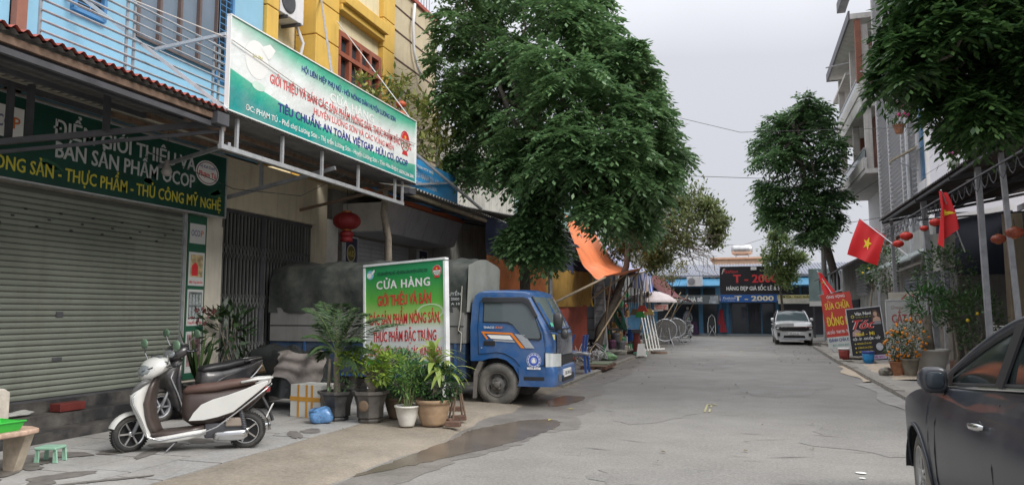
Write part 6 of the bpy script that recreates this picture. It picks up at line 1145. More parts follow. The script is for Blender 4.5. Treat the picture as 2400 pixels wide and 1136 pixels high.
    part('kick_stand', MB().tube([(.70, .12, .15), (.82, .22, -.18+.2)], .011, 6), steel_d, t, world=w); return t
pearl = mat('pearl_white', (.60, .60, .57), .28, var=.04, sc=3, coat=.6, dust=.06); brownp = mat('scooter_brown', (.045, .030, .026), .4, var=.15, coat=.2, dust=.12); seatb = mat('seat_brown', (.085, .045, .035), .55, var=.12, dust=.12); chrome = mat('chrome', (.6, .6, .6), .15, .95, var=.05)
A_ = (-5.33, 7.11); rz_s = atan2(-.59, -1.04)
make_scooter('pearl white scooter with a brown seat parked before the green shutter', (A_[0], A_[1], .065), rz_s, pearl, brownp, seatb, chrome, .7).scale = (.95, .95, .95)
blk = mat('scooter_black', (.02, .02, .024), .3, coat=.4, dust=.25)
make_scooter('dark scooter standing half hidden behind the white one', (-7.25, 9.55, .065), R(-112), blk, blk, blackp, steel, .1)
make_scooter('small white and black scooter parked before the far shops', (-3.3, 47.0, 0), R(250), pearl, blk, blackp, steel, .2)

# ---- cars
def make_car(name, lab, loc, rz, paint, W_=1.78, L_=4.4, belt=.97, roofz=1.46, xf=1.30, xr=-1.32, Rw=.32, sill=.2, hoodz=.98, nose=.72, rimstyle='twin', rimm=None, k=5, ws_base=.95, ws_top=.15, wedge=.03, steer=0, blunt=0):
    t = thing(name, lab, 'car', loc, rz); w = False; hl_ = L_/2; Ra = Rw*1.17
    rise = lambda x: wedge*(.6-x)
    zs = lambda x: (belt+rise(x)) if x < ws_base else (belt+rise(x))*(1-((x-ws_base)/(hl_-ws_base))**2.2)+(nose)*((x-ws_base)/(hl_-ws_base))**2.2
    def g(x):
        a = max(0, (x-.9)/(hl_-.9)); b = max(0, (-x-1.2)/(hl_-1.2)); return 1-(.06 if blunt else .16)*a**2.2-(.06 if blunt else .10)*a**8-.12*b**2.5
    def f(z): return float(np.interp(z, [.12, .22, .35, .55, .72, .82, .92, 1.0, 1.1, 1.2], [.90, .935, .975, .995, 1.0, .985, .95, .895, .86, .83]))
    Y_ = lambda x, z: W_/2*f(z*(1.0/max(1, belt/.97)))*g(x)
    def zb(x):
        for c in (xf, xr):
            if abs(x-c) < Ra-1e-4: return Rw+sqrt(max(0, Ra*Ra-(x-c)**2))
        return sill+(.08*max(0, (x-hl_+.4)/.4) if not blunt else 0)
    xs = sorted(set([round(-hl_+L_*i/56, 4) for i in range(57)]+[round(c+s*Ra*q, 4) for c in (xf, xr) for s in (-1, 1) for q in (1, .9995, .985, .95, .88, .78, .6, .4, .2, 0)]))
    fr = [0, .05, .15, .28, .42, .56, .68, .78, .87, .94, .98, 1]
    for s in (-1, 1):
        q = MB(); nv = len(fr)+5
        for x in xs:
            a, b = zb(x), zs(x)
            for h in fr: z = a+(b-a)*h; q.v.append((x, s*(Y_(x, z)-(.006 if h == 0 else 0)), z))
            ys = Y_(x, b); crown_ = .05 if x > ws_base-.3 else .02
            for h in (.93, .8, .55, .28, 0): q.v.append((x, s*ys*h, b+crown_*(1-h*h)*.9+.004))
        for i in range(len(xs)-1):
            for j in range(nv-1):
                a = i*nv+j; fc = (a, a+nv, a+nv+1, a+1); q.f.append(fc[::-1] if s > 0 else fc)
        e0 = (len(xs)-1)*nv
        q.f.append(tuple(e0+j for j in range(nv))+tuple()); q.f.append(tuple(range(nv))[::-1]) if 0 else None
        q.add([(hl_, 0, zb(hl_)), ], []); q.f[-1] = tuple(e0+j for j in range(nv))+(len(q.v)-1,)
        q.add([(-hl_, 0, zb(-hl_))], []); q.f.append(tuple(range(nv))[::-1]+(len(q.v)-1,))
        part('body', q, paint, t, world=w, smooth=True)
        for c in (xf, xr):
            m_ = [(c+Ra*cos(a), s*(Y_(c+Ra*cos(a), Rw+Ra*sin(a))+.004), Rw+Ra*sin(a)) for a in [pi*i/16 for i in range(17)]]; part('arch_lip', MB().tube(m_, .014, 6), paint, t, world=w, smooth=True)
            part('arch_liner', MB().grid(lambda u, v: (c+Ra*.99*cos(pi*u), s*(W_/2*.97-.32*v), Rw+Ra*.99*sin(pi*u)), 14, 3), blackp, t, world=w)
    # greenhouse
    rt, rbk = ws_top, -1.15; xb, xe = ws_base, -hl_+.25 if blunt else -1.75
    def zr(x):
        if x > rt: u = (x-rt)/(xb-rt); return roofz-(roofz-zs(xb)-.0)*(u**1.15)*(.86+.14*u)
        if x < rbk: u = (rbk-x)/(rbk-xe); return roofz-(roofz-zs(xe))*u**1.5
        return roofz+.012*(1-((x+.5)/.65)**2)
    yt = lambda x: (W_/2)*(.70+.0*x) if rbk < x < rt else (W_/2)*(.70+.17*min(1, (x-rt)/(xb-rt) if x > rt else (rbk-x)/(rbk-xe)))
    yb_ = lambda x: (W_/2)*.88
    gx = [xe+(xb-xe)*i/40 for i in range(41)]; gls = mat('car_glass', (.02, .026, .026), .10, 0, .1, 2, spec=.22)
    for s in (-1, 1):
        q = MB()
        q.grid(lambda u, v: (xe+(xb-xe)*u, s*(yb_(0)+(yt(xe+(xb-xe)*u)-yb_(0))*v+.02*sin(pi*v)), zs(xe+(xb-xe)*u)+(zr(xe+(xb-xe)*u)-zs(xe+(xb-xe)*u))*v), 40, 6)
        part('side_window', q, gls, t, world=w, smooth=True)
        part('roof_rail', MB().tube([(x, s*yt(x)*1.005, zr(x)) for x in gx], .033, 8), paint, t, world=w, smooth=True); part('window_rubber', MB().tube([(x, s*(yt(x)*1.01+.018), zr(x)-.035) for x in gx[2:-2]], .013, 6), blackp, t, world=w)
        part('belt_trim', MB().tube([(x, s*(yb_(0)+.012), zs(x)+.012) for x in gx[2:-1]], .010, 6), chrome, t, world=w)
        part('belt_rubber', MB().tube([(x, s*(yb_(0)+.004), zs(x)+.032) for x in gx[2:-1]], .012, 6), blackp, t, world=w)
        bx = -.28
        q = MB(); q.obox((bx, s*(yb_(0)+yt(0))/2+s*.022, (zs(bx)+zr(bx))/2), (.055, 0, 0), (-.0, s*(yt(0)-yb_(0))/2, (zr(bx)-zs(bx))/2-.02), (0, .008, 0)); part('door_pillar', q, blackp, t, world=w)
        q = MB(); xm = xb-.36; q.add([(xb-.06, s*(yb_(0)+.015), zs(xb)+.01), (xm, s*(yb_(0)+.02), zs(xm)+.01), (xm, s*(yb_(0)+.0), zr(xm)-.03)], [(0, 1, 2)]); part('quarter_trim', q, blackp, t, world=w)
        mc = V3((xb-.30, s*(W_/2+.015), zs(xb)+.085)); mm = part('mirror', loft([(mc+V3((-.07, 0, 0)), .065, .065), (mc+V3((-.06, 0, .0)), .08, .088), (mc+V3((0, 0, 0)), .078, .085), (mc+V3((.06, .01*s, -.005)), .07, .055), (mc+V3((.09, .02*s, -.005)), .03, .02)], 18, 3.4), paint, t, world=w, smooth=True)
        part('mirror_base', MB().tube([(xb-.28, s*(W_/2-.07), zs(xb)+.03), mc+V3((0, -.05*s, -.07))], .03, 8), blackp, mm, world=w); part('mirror_glass', loft([(mc+V3((-.074, 0, 0)), .058, .058), (mc+V3((-.078, 0, 0)), .05, .053)], 16, 3), darkglass, mm, world=w, smooth=True)
        part('indicator', loft([(mc+V3((.03, .0, -.005)), .085, .012), (mc+V3((.055, .0, -.005)), .065, .012)], 12, 2.2), mat('indicator_glass', (.6, .62, .62), .1, .4), mm, world=w, smooth=True)
        def seam(pts): return MB().tube([(x, s*(Y_(x, z)+.001), z) for x, z in pts], .0045, 5)
        zt_ = zs(.6)
        part('door_seam', seam([(xb-.20, sill+.02), (xb-.17, .4), (xb-.20, .6), (xb-.24, .8), (xb-.30, zs(.6)-.02)]), blackp, t, world=w); part('door_seam', seam([(-.33, sill+.02), (-.35, .4), (-.35, .7), (-.31, zt_)]), blackp, t, world=w); part('door_seam', seam([(-1.0, .55), (-1.1, .75), (-1.25, zt_)]), blackp, t, world=w)
        part('crease', MB(), paint, t, world=w)
        for hx_ in (-.13, -1.05):
            hz = .83*belt/.97; part('door_handle', loft([((hx_-.11, s*(Y_(hx_, hz)+.012), hz+.01), .006, .012), ((hx_-.08, s*(Y_(hx_, hz)+.032), hz+.008), .014, .021), ((hx_+.03, s*(Y_(hx_, hz)+.034), hz), .014, .02), ((hx_+.09, s*(Y_(hx_, hz)+.028), hz-.002), .012, .018), ((hx_+.11, s*(Y_(hx_, hz)+.012), hz-.004), .006, .01)], 12, 2.2), chrome, t, world=w, smooth=True)
            part('handle_cup', MB().ell((hx_, s*(Y_(hx_, hz)-.004), hz), (.05, .012, .036)), blackp, t, world=w, smooth=True)
    tops = lambda a, b, m_, nm, zo=0: part(nm, MB().grid(lambda u, v: (a+(b-a)*u, yt(a+(b-a)*u)*(2*v-1), zr(a+(b-a)*u)+zo+.045*(1-(2*v-1)**2)*(.5 if (a+(b-a)*u) > rt else 1)), 14, 12), m_, t, world=w, smooth=True)
    tops(rt, xb, glassm('car_windscreen', (.10, .13, .14), .05), 'windscreen'); tops(xe, rbk, gls, 'rear_window'); tops(rbk, rt, paint, 'roof')
    rm = rimm or mat('alloy', (.45, .45, .44), .3, .7, var=.1, dust=.3)
    for s in (-1, 1):
        wheel(t, (xr, s*(W_/2-.035), Rw), (0, s, 0), Rw, Rw*.66, .2, dustw, rm, rimstyle, k, rot=.3); wheel(t, (xf, s*(W_/2-.045), Rw), (-sin(steer)*s, s*cos(steer), 0), Rw, Rw*.66, .2, dustw, rm, rimstyle, k, rot=.9)
    part('underbody', MB().box(-hl_+.15, hl_-.2, -W_/2+.25, W_/2-.25, sill, sill+.25), blackp, t, world=w)
    return t, zs, Y_
grey_paint = mat('dusty_dark_paint', (.032, .037, .048), .36, .2, var=.12, sc=3, coat=.25, dust=.13)
aa = R(-2.5); fwd = V3((sin(aa), cos(aa), 0)); lft = V3((-fwd.y, fwd.x, 0)); wpos = V3((1.22, 6.4, 0)); cpos = wpos-fwd*1.30-lft*.86
make_car('dark_car', 'dusty dark grey car in the near corner with chrome door handle and folded-out mirror', tuple(cpos), pi/2-aa, grey_paint, belt=1.04, roofz=1.5, Rw=.325, steer=R(-5), hoodz=1, nose=.70, wedge=.08, ws_top=-.2)
wpaint = mat('white_paint', (.68, .68, .68), .25, var=.03, coat=.8, dust=.05)
sv, zsv, Yv = make_car('white_suv', 'white sport utility car parked nose on at the far right kerb', (2.2, 40.35, 0), R(270), wpaint, W_=1.8, L_=4.36, belt=1.12, roofz=1.60, Rw=.34, sill=.24, nose=.98, blunt=1, wedge=.01, ws_base=.98, ws_top=.2, rimstyle='twin')
F = 2.18; blg = mat('gloss_black', (.015, .015, .017), .2)
def fb_(nm, pts, m, x=F, th=.03): q = MB(); q.prism([(x, y, z) for y, z in pts], (th, 0, 0)); return part(nm, q, m, sv, world=False)
fb_('grille', [(-.62, .80), (-.55, .66), (.55, .66), (.62, .80), (.5, .86), (-.5, .86)], blg); fb_('grille_trim', [(-.78, .86), (.78, .86), (.72, .89), (-.72, .89)], chrome, F+.0, .035)
for s in (-1, 1):
    q = MB(); q.prism([(F-.02, s*.56, .68), (F-.02, s*.82, .74), (F-.02, s*.85, .88), (F-.02, s*.58, .86)][::s], (.045, 0, 0)); h_ = part('headlight', q, blg, sv, world=False); part('lamp', MB().box(F+.0, F+.04, s*.74-.06, s*.74+.06, .77, .83), mat('lamp_glass', (.6, .6, .6)), h_, world=False)
    fb_('fog_lamp', [(s*.70-.06, .42), (s*.70+.06, .42), (s*.70+.06, .58), (s*.70-.06, .58)], blg)
    part('roof_bar', MB().tube([(.15, s*.62, 1.62), (-.4, s*.62, 1.655), (-1.3, s*.62, 1.63)], .02, 6), mat('alloy', (.45, .45, .44)), sv, world=False)
fb_('lower_grille', [(-.5, .34), (.5, .34), (.46, .46), (-.46, .46)], blg); fb_('skid_plate', [(-.62, .26), (.62, .26), (.56, .33), (-.56, .33)], slvp, F, .035); fb_('number_plate', [(-.26, .50), (.26, .50), (.26, .60), (-.26, .60)], white_p, F, .04)
text(((2.2+.26, 40.35-2.18-.045, .50), (-1, 0, 0), (0, 0, 1)), '30L-590.24', .26, .025, .42, .055, black_p, sv, .02) if 0 else None
text(((2.2-.26, 40.35-F-.045, .50), (1, 0, 0), (0, 0, 1)), '30L-590.24', .26, .025, .42, .055, black_p, sv, .02)
# ================================================================== smaller things, left pavement
TLp, TRp = at(857, 626, 10.85), at(1040, 608, 10.5); BRp = at(1057, 890, 10.42)
u_ = (TRp-TLp).normalized(); v_ = (TRp-BRp); v_ = (v_-u_*v_.dot(u_)).normalized(); sw_ = (TRp-TLp).length; sh_ = 1.58
O_ = TLp-v_*sh_; gs = thing('standing_sign', 'tall green and white standing sign with red capitals behind the potted plants', 'sign', (O_.x, O_.y, 0)); PG = (O_, u_, v_)
gmt = bpy.data.materials.new('sign_print'); gmt.use_nodes = True; n_t = gmt.node_tree; tcx = n_t.nodes.new('ShaderNodeTexCoord'); spx = n_t.nodes.new('ShaderNodeSeparateXYZ'); rmp = n_t.nodes.new('ShaderNodeValToRGB'); n_t.links.new(tcx.outputs['Generated'], spx.inputs[0]); n_t.links.new(spx.outputs['Z'], rmp.inputs[0]); n_t.links.new(rmp.outputs[0], n_t.nodes['Principled BSDF'].inputs['Base Color']); n_t.nodes['Principled BSDF'].inputs['Roughness'].default_value = .45
e_ = rmp.color_ramp.elements; e_[0].position = 0; e_[0].color = (.04, .3, .05, 1); e_[1].position = 1; e_[1].color = (.03, .30, .13, 1)
for p_s, c_ in ((.05, (.04, .3, .05)), (.07, (.68, .72, .69)), (.36, (.72, .74, .72)), (.46, (.42, .60, .18)), (.62, (.12, .42, .06)), (.85, (.02, .26, .07))): x_ = e_.new(p_s); x_.color = (*c_, 1)
board(PG, sw_, sh_, .07, gmt, gs, fm=mat('frame_white', (.66, .68, .68), .45), fw=.035)
ta = sw_
text(PG, 'HỘI LIÊN HIỆP PHỤ NỮ - HỘI NÔNG DÂN HUYỆN LƯƠNG SƠN', ta*.48, 1.42, ta*.64, .05, mat('dark_green_print', (.02, .08, .06), .5), gs, .04)
text(PG, 'CỬA HÀNG', ta*.49, 1.20, ta*.68, .13, white_p, gs, .06, sp=1.15)
for s_, y_, w_r, h_r in (('GIỚI THIỆU VÀ BÁN', .93, .68, .165), ('CÁC SẢN PHẨM NÔNG SẢN,', .63, .90, .165), ('THỰC PHẨM ĐẶC TRƯNG', .36, .80, .16), ('HUYỆN LƯƠNG SƠN VÀ CÁC VÙNG MIỀN', .135, .92, .125)): text(PG, s_, ta*.5, y_, ta*w_r, h_r, red_p, gs, .05)
disc(PG, .1, 1.44, .075, .075, mat('dove_blue', (.2, .5, .62), .5), gs); flat(PG, [(.12, 1.47), (.19, 1.53), (.2, 1.49), (.15, 1.44)], white_p, gs, 'emblem', .006); disc(PG, .085, 1.43, .05, .045, white_p, gs, lift=.005); emblem(PG, ta-.13, 1.42, .085, gs)
disc(PG, ta*.83, .80, .26, .12, mat('swoosh_pale', (.5, .66, .42), .5), gs, 'swoosh', r0=.85)
for a_s in (.04, sw_-.04): part('leg', MB().bar(O_+u_*a_s-u_.cross(v_)*.04, (O_+u_*a_s).to_2d().to_3d()+V3((0, .05, .05)), .04), mat('frame_white', (.6, .6, .6)), gs)
# covered cart
ct = thing('covered_cart', 'cart under a black plastic sheet with a brownish grey cloth, parked by the truck', 'cart', (-6.9, 10.3, .06))
def drape(c, hx, hy, z1, z0, seed, m, nm, top=.5):
    rg_ = np.random.default_rng(seed); ph = rg_.uniform(0, 6, 8); v = MB(); nu, nv = 64, 16
    def fcn(u, t):
        a = 2*pi*u; ca, sa_ = cos(a), sin(a); sq = 1/max(abs(ca), abs(sa_))**.75
        if t < .4: r = t/.4*.92; z = z1+.06*sin(3*r*ca*hx*6+ph[0])*sin(r*sa_*5+ph[1])-.10*r*r-.12*r*ca
        else: q = (t-.4)/.6; r = .92+.2*q+.08*q*sin(a*7+ph[2])+.05*q*sin(a*13+ph[3]); z = z1-.10-.12*ca*.92+(z0-z1+.1)*q
        return (c[0]+hx*r*ca*sq, c[1]+hy*r*sa_*sq, z)
    v.grid(fcn, nu, nv); return part(nm, v, m, ct, smooth=True)
drape((-6.95, 10.35), .62, .42, .98, .28, 4, mat('black_plastic_sheet', (.02, .022, .022), .22, var=.3, sc=4, bump=.012, bs=7), 'plastic_sheet')
part('cloth', MB().grid(lambda u, v: V3(at(640+110*u+14*v, 825-8*v+(105-42*(1-u))*v*(1.0), 9.85))+V3((0, .12-.25*v+.05*sin(u*13+v*5)+.03*sin(v*17+u*4), .03*sin(u*9))), 20, 14), mat('brownish_cloth', (.21, .185, .168), .85, var=.2, sc=5, bump=.02, bs=8), ct, smooth=True)
part('side_box', MB().box(-7.5, -6.4, 10.1, 10.6, .25, .55), mat('cart_green', (.03, .09, .06), .7), ct); 
for x in (-7.3, -6.6): part('wheel', MB().lathe([(.14, -.03), (.16, 0), (.14, .03)], 18, (x, 10.05, .22), (0, 1, 0)), rubber, ct)
solo('broom', MB().tube([at(545, 898, 9.6), at(590, 870, 9.7), at(618, 858, 9.8)], [.015, .05, .10], 8), mat('straw', (.16, .11, .06), .9, var=.4, sc=30), 'bundle of brown straw broom lying on the cart edge behind the scooter', 'broom')
# bench, basket, stool, crates
bn_ = thing('stone_bench', 'tan stone bench with a curved back at the near left edge', 'bench', (-7.0, 5.6, .06)); bst = mat('terrazzo', (.46, .32, .24), .6, var=.25, sc=18)
b0_ = ag(60, 1000, .47)
part('seat', MB().prism([(-6.42, 4.0, .42), (-6.36, 5.30, .42), (-6.40, 5.46, .42), (-6.55, 5.52, .42), (-6.76, 5.50, .42), (-6.82, 4.0, .42)], (0, 0, .05)), bst, bn_, bev=.015); part('backrest', MB().prism([(-6.84, 4.0, .52), (-6.84, 5.50, .52), (-6.84, 5.50, .78), (-6.84, 5.44, .82), (-6.84, 4.0, .84)], (-.07, 0, 0)), mat('terrazzo_pale', (.48, .44, .38), .6, var=.15, sc=18), bn_, bev=.015)
part('leg', MB().prism([(-6.74, 5.38, .06), (-6.60, 5.38, .06), (-6.46, 5.38, .42), (-6.76, 5.38, .42)], (0, .09, 0)), mat('terrazzo_leg', (.42, .36, .28), .7, var=.2, sc=12), bn_, bev=.01); part('leg', MB().box(-6.74, -6.5, 4.1, 4.2, .06, .42), mat('terrazzo_leg', (.4, .3, .2)), bn_)
bg_ = thing('green_basket', 'bright green plastic basket on the stone bench', 'basket', (-7.5, 5.5, .48)); gpl = mat('plastic_green', (.04, .42, .05), .4, var=.1)
bk = lambda e, z: [(-6.68-e, 4.95-e, z), (-6.44+e, 4.95-e, z), (-6.42+e, 5.27+e, z), (-6.66-e, 5.27+e, z)]
part('basket', MB().add(bk(0, .472)+bk(.03, .555), [(0, 3, 2, 1), (0, 1, 5, 4), (1, 2, 6, 5), (2, 3, 7, 6), (3, 0, 4, 7)]), gpl, bg_); part('rim', MB().tube(bk(.032, .557)+[bk(.032, .557)[0]], .009, 6), gpl, bg_)
sl_ = thing('plastic_stool', 'small pale green plastic stool under the shutter step', 'stool', (-7.1, 6.05, .06)); mnt = mat('plastic_mint', (.28, .48, .36), .4, var=.06); sc_ = V3((-6.70, 5.80, 0))
part('seat', MB().obox((sc_.x, sc_.y+.05, .205), (.105, .03, 0), (-.026, .088, 0), (0, 0, .014)), mnt, sl_, bev=.008)
for a, b in ((-1, -1), (-1, 1), (1, -1), (1, 1)):
    q = V3((sc_.x, sc_.y+.05, 0))+V3((.09*a-.024*b, .028*a+.074*b, 0)); part('leg', MB().prism([q+V3((-.022, -.004, .065)), q+V3((.022, .004, .065)), q+V3((.018-.01*a, .0, .192)), q+V3((-.018-.01*a, 0, .192))], (0, .016, 0)), mnt, sl_)
    part('apron', MB(), mnt, sl_)
solo('red_crate', MB().box(-8.28, -8.1, 7.18, 7.55, .325, .425), mat('plastic_red', (.12, .018, .014), .6, var=.2), 'flat red plastic tray under the raised edge of the green shutter', 'crate', bev=.01); solo('white_sack', lump((-8.24, 6.75, .36), (.07, .18, .035), 8), mat('sack_white', (.3, .3, .28), .8), 'dim white sack on the step left of the red tray', 'sack', smooth=True)
# ================================================================== goods before the left stalls
bpl = mat('plastic_blue', (.05, .16, .55), .4, var=.08); gw = 'goods set out before the left stalls'
cs = thing('plastic_chairs', 'stack of blue plastic chairs turned upside down on another beside the truck', 'chair', (-4.05, 18.2, .07)); cx_, cy_ = -4.02, 18.2
part('seat', MB().prism([(cx_-.24, cy_-.2, .50), (cx_+.24, cy_-.2, .46), (cx_+.24, cy_+.22, .46), (cx_-.24, cy_+.22, .50)], (0, 0, .03)).prism([(cx_-.27, cy_-.2, .58), (cx_+.22, cy_-.2, .53), (cx_+.22, cy_+.22, .53), (cx_-.27, cy_+.22, .58)], (0, 0, .03)), mat('plastic_blue_worn', (.16, .24, .5), .5, var=.2), cs)
for a, b in ((-1, -1), (1, -1), (-1, 1), (1, 1)):
    part('leg', MB().bar((cx_+.22*a, cy_+.18*b, .5), (cx_+.26*a, cy_+.22*b, .07), .05), bpl, cs); part('leg', MB().bar((cx_+.2*a-.03, cy_+.16*b, .57), (cx_+.17*a+.05, cy_+.2*b, 1.0), .05), bpl, cs)
solo('plastic_wrap', lump((cx_+.02, cy_-.05, .53), (.27, .24, .07), 12), mat('wrap_pale', (.4, .4, .42), .25, coat=.5), 'clear plastic wrap crumpled between the stacked blue chairs', 'plastic wrap', smooth=True)
jn = thing('scrap_heap', 'tangle of steel fittings, bags and rods behind the blue chairs', 'scrap heap', (-4.5, 20.5, .07)); jr = random.Random(5); jc = [galv, steel, mat('pale_plastic', (.45, .46, .46), .4), steel_d]
for i in range(46):
    x, y = jr.uniform(-4.75, -4.1), jr.uniform(18.7, 23.5); z = jr.uniform(.08, .45)
    if i % 3: part('steel_rod', MB().tube([(x, y, z), (x+jr.uniform(-.2, .2), y+jr.uniform(-.4, .4), z+jr.uniform(0, .3)), (x+jr.uniform(-.3, .3), y+jr.uniform(-.5, .5), z+jr.uniform(-.05, .35))], .012, 5), jr.choice(jc), jn)
    else: part('fitting', MB().lathe([(.09, 0), (.11, .02), (.09, .04)], 10, (x, y, z), (jr.uniform(-1, 1), jr.uniform(-1, 1), .3), cap=False), jr.choice(jc), jn)
for i, (px, py, r_, c_, lab) in enumerate(((1400, 838, (.25, .3, .16), (.42, .43, .44), 'crumpled clear white bag behind the wooden pallet'), (1425, 843, (.28, .32, .14), (.2, .36, .18), 'crumpled bag with green contents beside the wooden pallet'), (1447, 830, (.3, .3, .14), (.33, .32, .28), 'pale brown bag of goods before the steel post'), (1480, 828, (.3, .28, .12), (.4, .38, .3), 'wide tan basket of goods near the red bin'), (1500, 832, (.22, .25, .1), (.15, .4, .3), 'small green and white packets on the kerb before the red bin'))):
    q_ = ag(px, py, .07); solo('goods_bag', lump((q_.x, q_.y, q_.z+r_[2]*.6), r_, 30+i), mat('goods%d_cloth' % i, c_, .4, var=.5, sc=12), lab, 'bag', gw, smooth=True)
pt = thing('wooden_pallet', 'low brown wooden pallet with a mat on the kerb', 'pallet', (-4.1, 19.5, .07)); q_ = ag(1412, 860, .07)
for i in range(4): part('board', MB().box(q_.x-.45, q_.x+.25, q_.y-.9+.45*i, q_.y-.55+.45*i, .13, .16), wood_d, pt)
for i in range(3): part('block', MB().box(q_.x-.42+.28*i, q_.x-.32+.28*i, q_.y-.9, q_.y+.75, .07, .128), mat('brick_brown', (.18, .09, .06), .9), pt)
part('mat', MB().box(q_.x-.42, q_.x+.2, q_.y-.3, q_.y+.8, .163, .18), mat('mat_green', (.17, .2, .14), .9), pt)
# plastic-wrapped rack and shelf
rk = thing('wrapped_rack', 'tall narrow rack wrapped in clear plastic at the edge of the red tarpaulin', 'rack', (-4.75, 25.4, .1)); x, y = -4.78, 25.5
part('frame', MB().tube([(x-.22, y, .3), (x-.22, y, 2.6), (x-.12, y, 2.85), (x+.02, y, 2.85), (x+.1, y, 2.6), (x+.2, y, .3)], .03, 6), galv, rk); part('wrap', MB().grid(lambda u, v: (x-.22+(.32+.1*v)*u, y-.02+.03*sin(v*22+u*6), 2.75-2.3*v), 8, 24), mat('wrap_pale', (.4, .4, .42)), rk, smooth=True)
for i in range(9): part('shelf', MB().box(x-.18, x+.1, y-.06, y-.03, .7+.22*i, .74+.22*i), mat('shelf_grey', (.25, .26, .27), .5), rk)
for i, (px, m_, lab) in enumerate(((1393, steel_d, 'bundle of dark coiled hose standing behind the clear wrapped rack'), (1450, mat('hose_green', (.02, .10, .06), .5), 'coil of green garden hose hung at the stall front'))):
    c_ = at(px, 745 if i else 810, 27 if i else 26); mb = MB()
    for j in range(7): mb.tube([(c_.x+(.13+.02*j)*cos(a+.2*j), c_.y+.05*j, c_.z+(.30+.03*j if i else .22)*sin(a)) for a in [2*pi*k/18 for k in range(19)]], .022, 5)
    solo('hose_coil', mb, m_, lab, 'hose', 'hose coils')
hg_ = 'brooms and brushes hung from the striped awning'
for i, (px, py, c_, lab) in enumerate(((1505, 722, (.42, .06, .04), 'red plastic broom head hung on a stick at the awning edge'), (1520, 730, (.48, .34, .12), 'tan straw broom hung beside the red one'), (1500, 736, (.05, .3, .08), 'green brush hung behind the red broom'), (1488, 730, (.2, .14, .08), 'brown straw broom hung left of the green brush'))):
    c_p = at(px, py, 27.0+.4*i); t = thing('hanging_broom', lab, 'broom', c_p, 0, hg_)
    part('head', MB().prism([c_p+V3((-.2, 0, -.12)), c_p+V3((.2, 0, -.12)), c_p+V3((.1, 0, .1)), c_p+V3((-.1, 0, .1))], (0, .12, 0)), mat('broom_cloth%s' % 'abcd'[i], c_, .8, var=.2, sc=30), t); part('stick', MB().tube([c_p+V3((0, .06, .1)), c_p+V3((.02, .06, 1.0))], .014, 5), mat('bamboo', (.3, .2, .1)), t)
for i in range(9):
    px = 1462+i*8; a = at(px, 640+4*i, 28+.3*i); b = at(px+2, 735+jr.uniform(-20, 10), 28+.3*i)
    solo('hanging_pipe', MB().tube([a, b], .022, 5), jr.choice([galv, steel_d, steel]), 'thin metal rod or broom handle, one of a row hanging under the striped awning', 'rod', 'rods hanging under the striped awning')
gs_ = thing('goods_shelf', 'crowded dim shelves of household goods deep in the open stall', 'shelf', (-5.2, 29, .1)); gr_ = random.Random(17)
gcol = [mat('goods_tint_%s' % 'abcdefgh'[k_], c_, .5, var=.2) for k_, c_ in enumerate(((.35, .05, .04), (.05, .12, .35), (.05, .22, .10), (.4, .38, .33), (.30, .18, .06), (.12, .12, .13), (.42, .42, .45), (.2, .08, .15)))]
for k_ in range(5): part('shelf_board', MB().box(-5.35, -4.95, 25.9, 33.5, .5+.42*k_, .53+.42*k_), wood_d, gs_)
for k_ in range(120):
    y_ = gr_.uniform(26, 33.3); z_ = .53+.42*gr_.randrange(5); w_r = gr_.uniform(.05, .15); h_r = gr_.uniform(.1, .36); x_ = gr_.uniform(-5.15, -4.98)
    if k_ % 3: part('box', MB().box(x_-.1, x_+.08, y_-w_r, y_+w_r, z_, z_+h_r), gr_.choice(gcol), gs_)
    else: part('tub', MB().lathe([(w_r*.7, 0), (w_r, h_r*.9), (w_r*.8, h_r)], 10, (x_, y_, z_)), gr_.choice(gcol), gs_)
for k_ in range(26):
    q_ = V3((gr_.uniform(-4.85, -4.15), gr_.uniform(25.5, 33), .07)); h_r = gr_.uniform(.15, .8); part('box' if k_ % 2 else 'tub', (MB().box(q_.x-.1, q_.x+.1, q_.y-.14, q_.y+.14, .07, .07+h_r) if k_ % 2 else MB().lathe([(.1, 0), (.16, h_r*.9), (.12, h_r)], 12, q_)), gr_.choice(gcol), gs_)
def stoolbox(lab, px, py, w, h, m, cat, nm):
    q_ = ag(px, py, .07); t = thing(nm, lab, cat, q_); d = w*.8
    part('body', loft([((q_.x, q_.y+d/2, .07), w*.5, d*.5), ((q_.x, q_.y+d/2, .07+h*.6), w*.45, d*.45), ((q_.x, q_.y+d/2, .07+h), w*.38, d*.38)], 16, 4, 'z'), m, t, smooth=False); return t, q_
t, q_ = stoolbox('blue plastic barrel standing at the stall front beside the red bin', 1478, 815, .45, .75, bpl, 'barrel', 'blue_barrel'); part('lid', MB().lathe([(.2, 0), (.22, .03), (0, .05)], 16, (q_.x, q_.y+.18, .82)), bpl, t)
t, q_ = stoolbox('tall red plastic bin with a grey lid near the kerb', 1492, 830, .34, .75, mat('plastic_red', (.42, .04, .025)), 'bin', 'red_bin'); part('lid', MB().box(q_.x-.16, q_.x+.16, q_.y-.02, q_.y+.3, .82, .95), steel_d, t)
t = thing('plastic_stool', 'white plastic stool standing on its side next to the red bin', 'stool', (-3.95, 24.5, .07)); q_ = ag(1503, 835, .07)
part('seat', MB().prism([(q_.x-.16, q_.y, .10), (q_.x+.16, q_.y, .09), (q_.x+.11, q_.y+.05, .50), (q_.x-.11, q_.y+.05, .50)], (0, .04, 0)), white_p, t); 
for s_ in (-1, 1): part('leg', MB().bar((q_.x+.15*s_, q_.y+.0, .08), (q_.x+.13*s_, q_.y+.3, .1), .04), white_p, t)
fr_ = thing('white_rack', 'white painted steel frame of bars leaning at the kerb past the bins', 'rack', (-3.9, 29, .07)); a0_, a1_ = ag(1518, 822, .07), ag(1545, 818, .07)
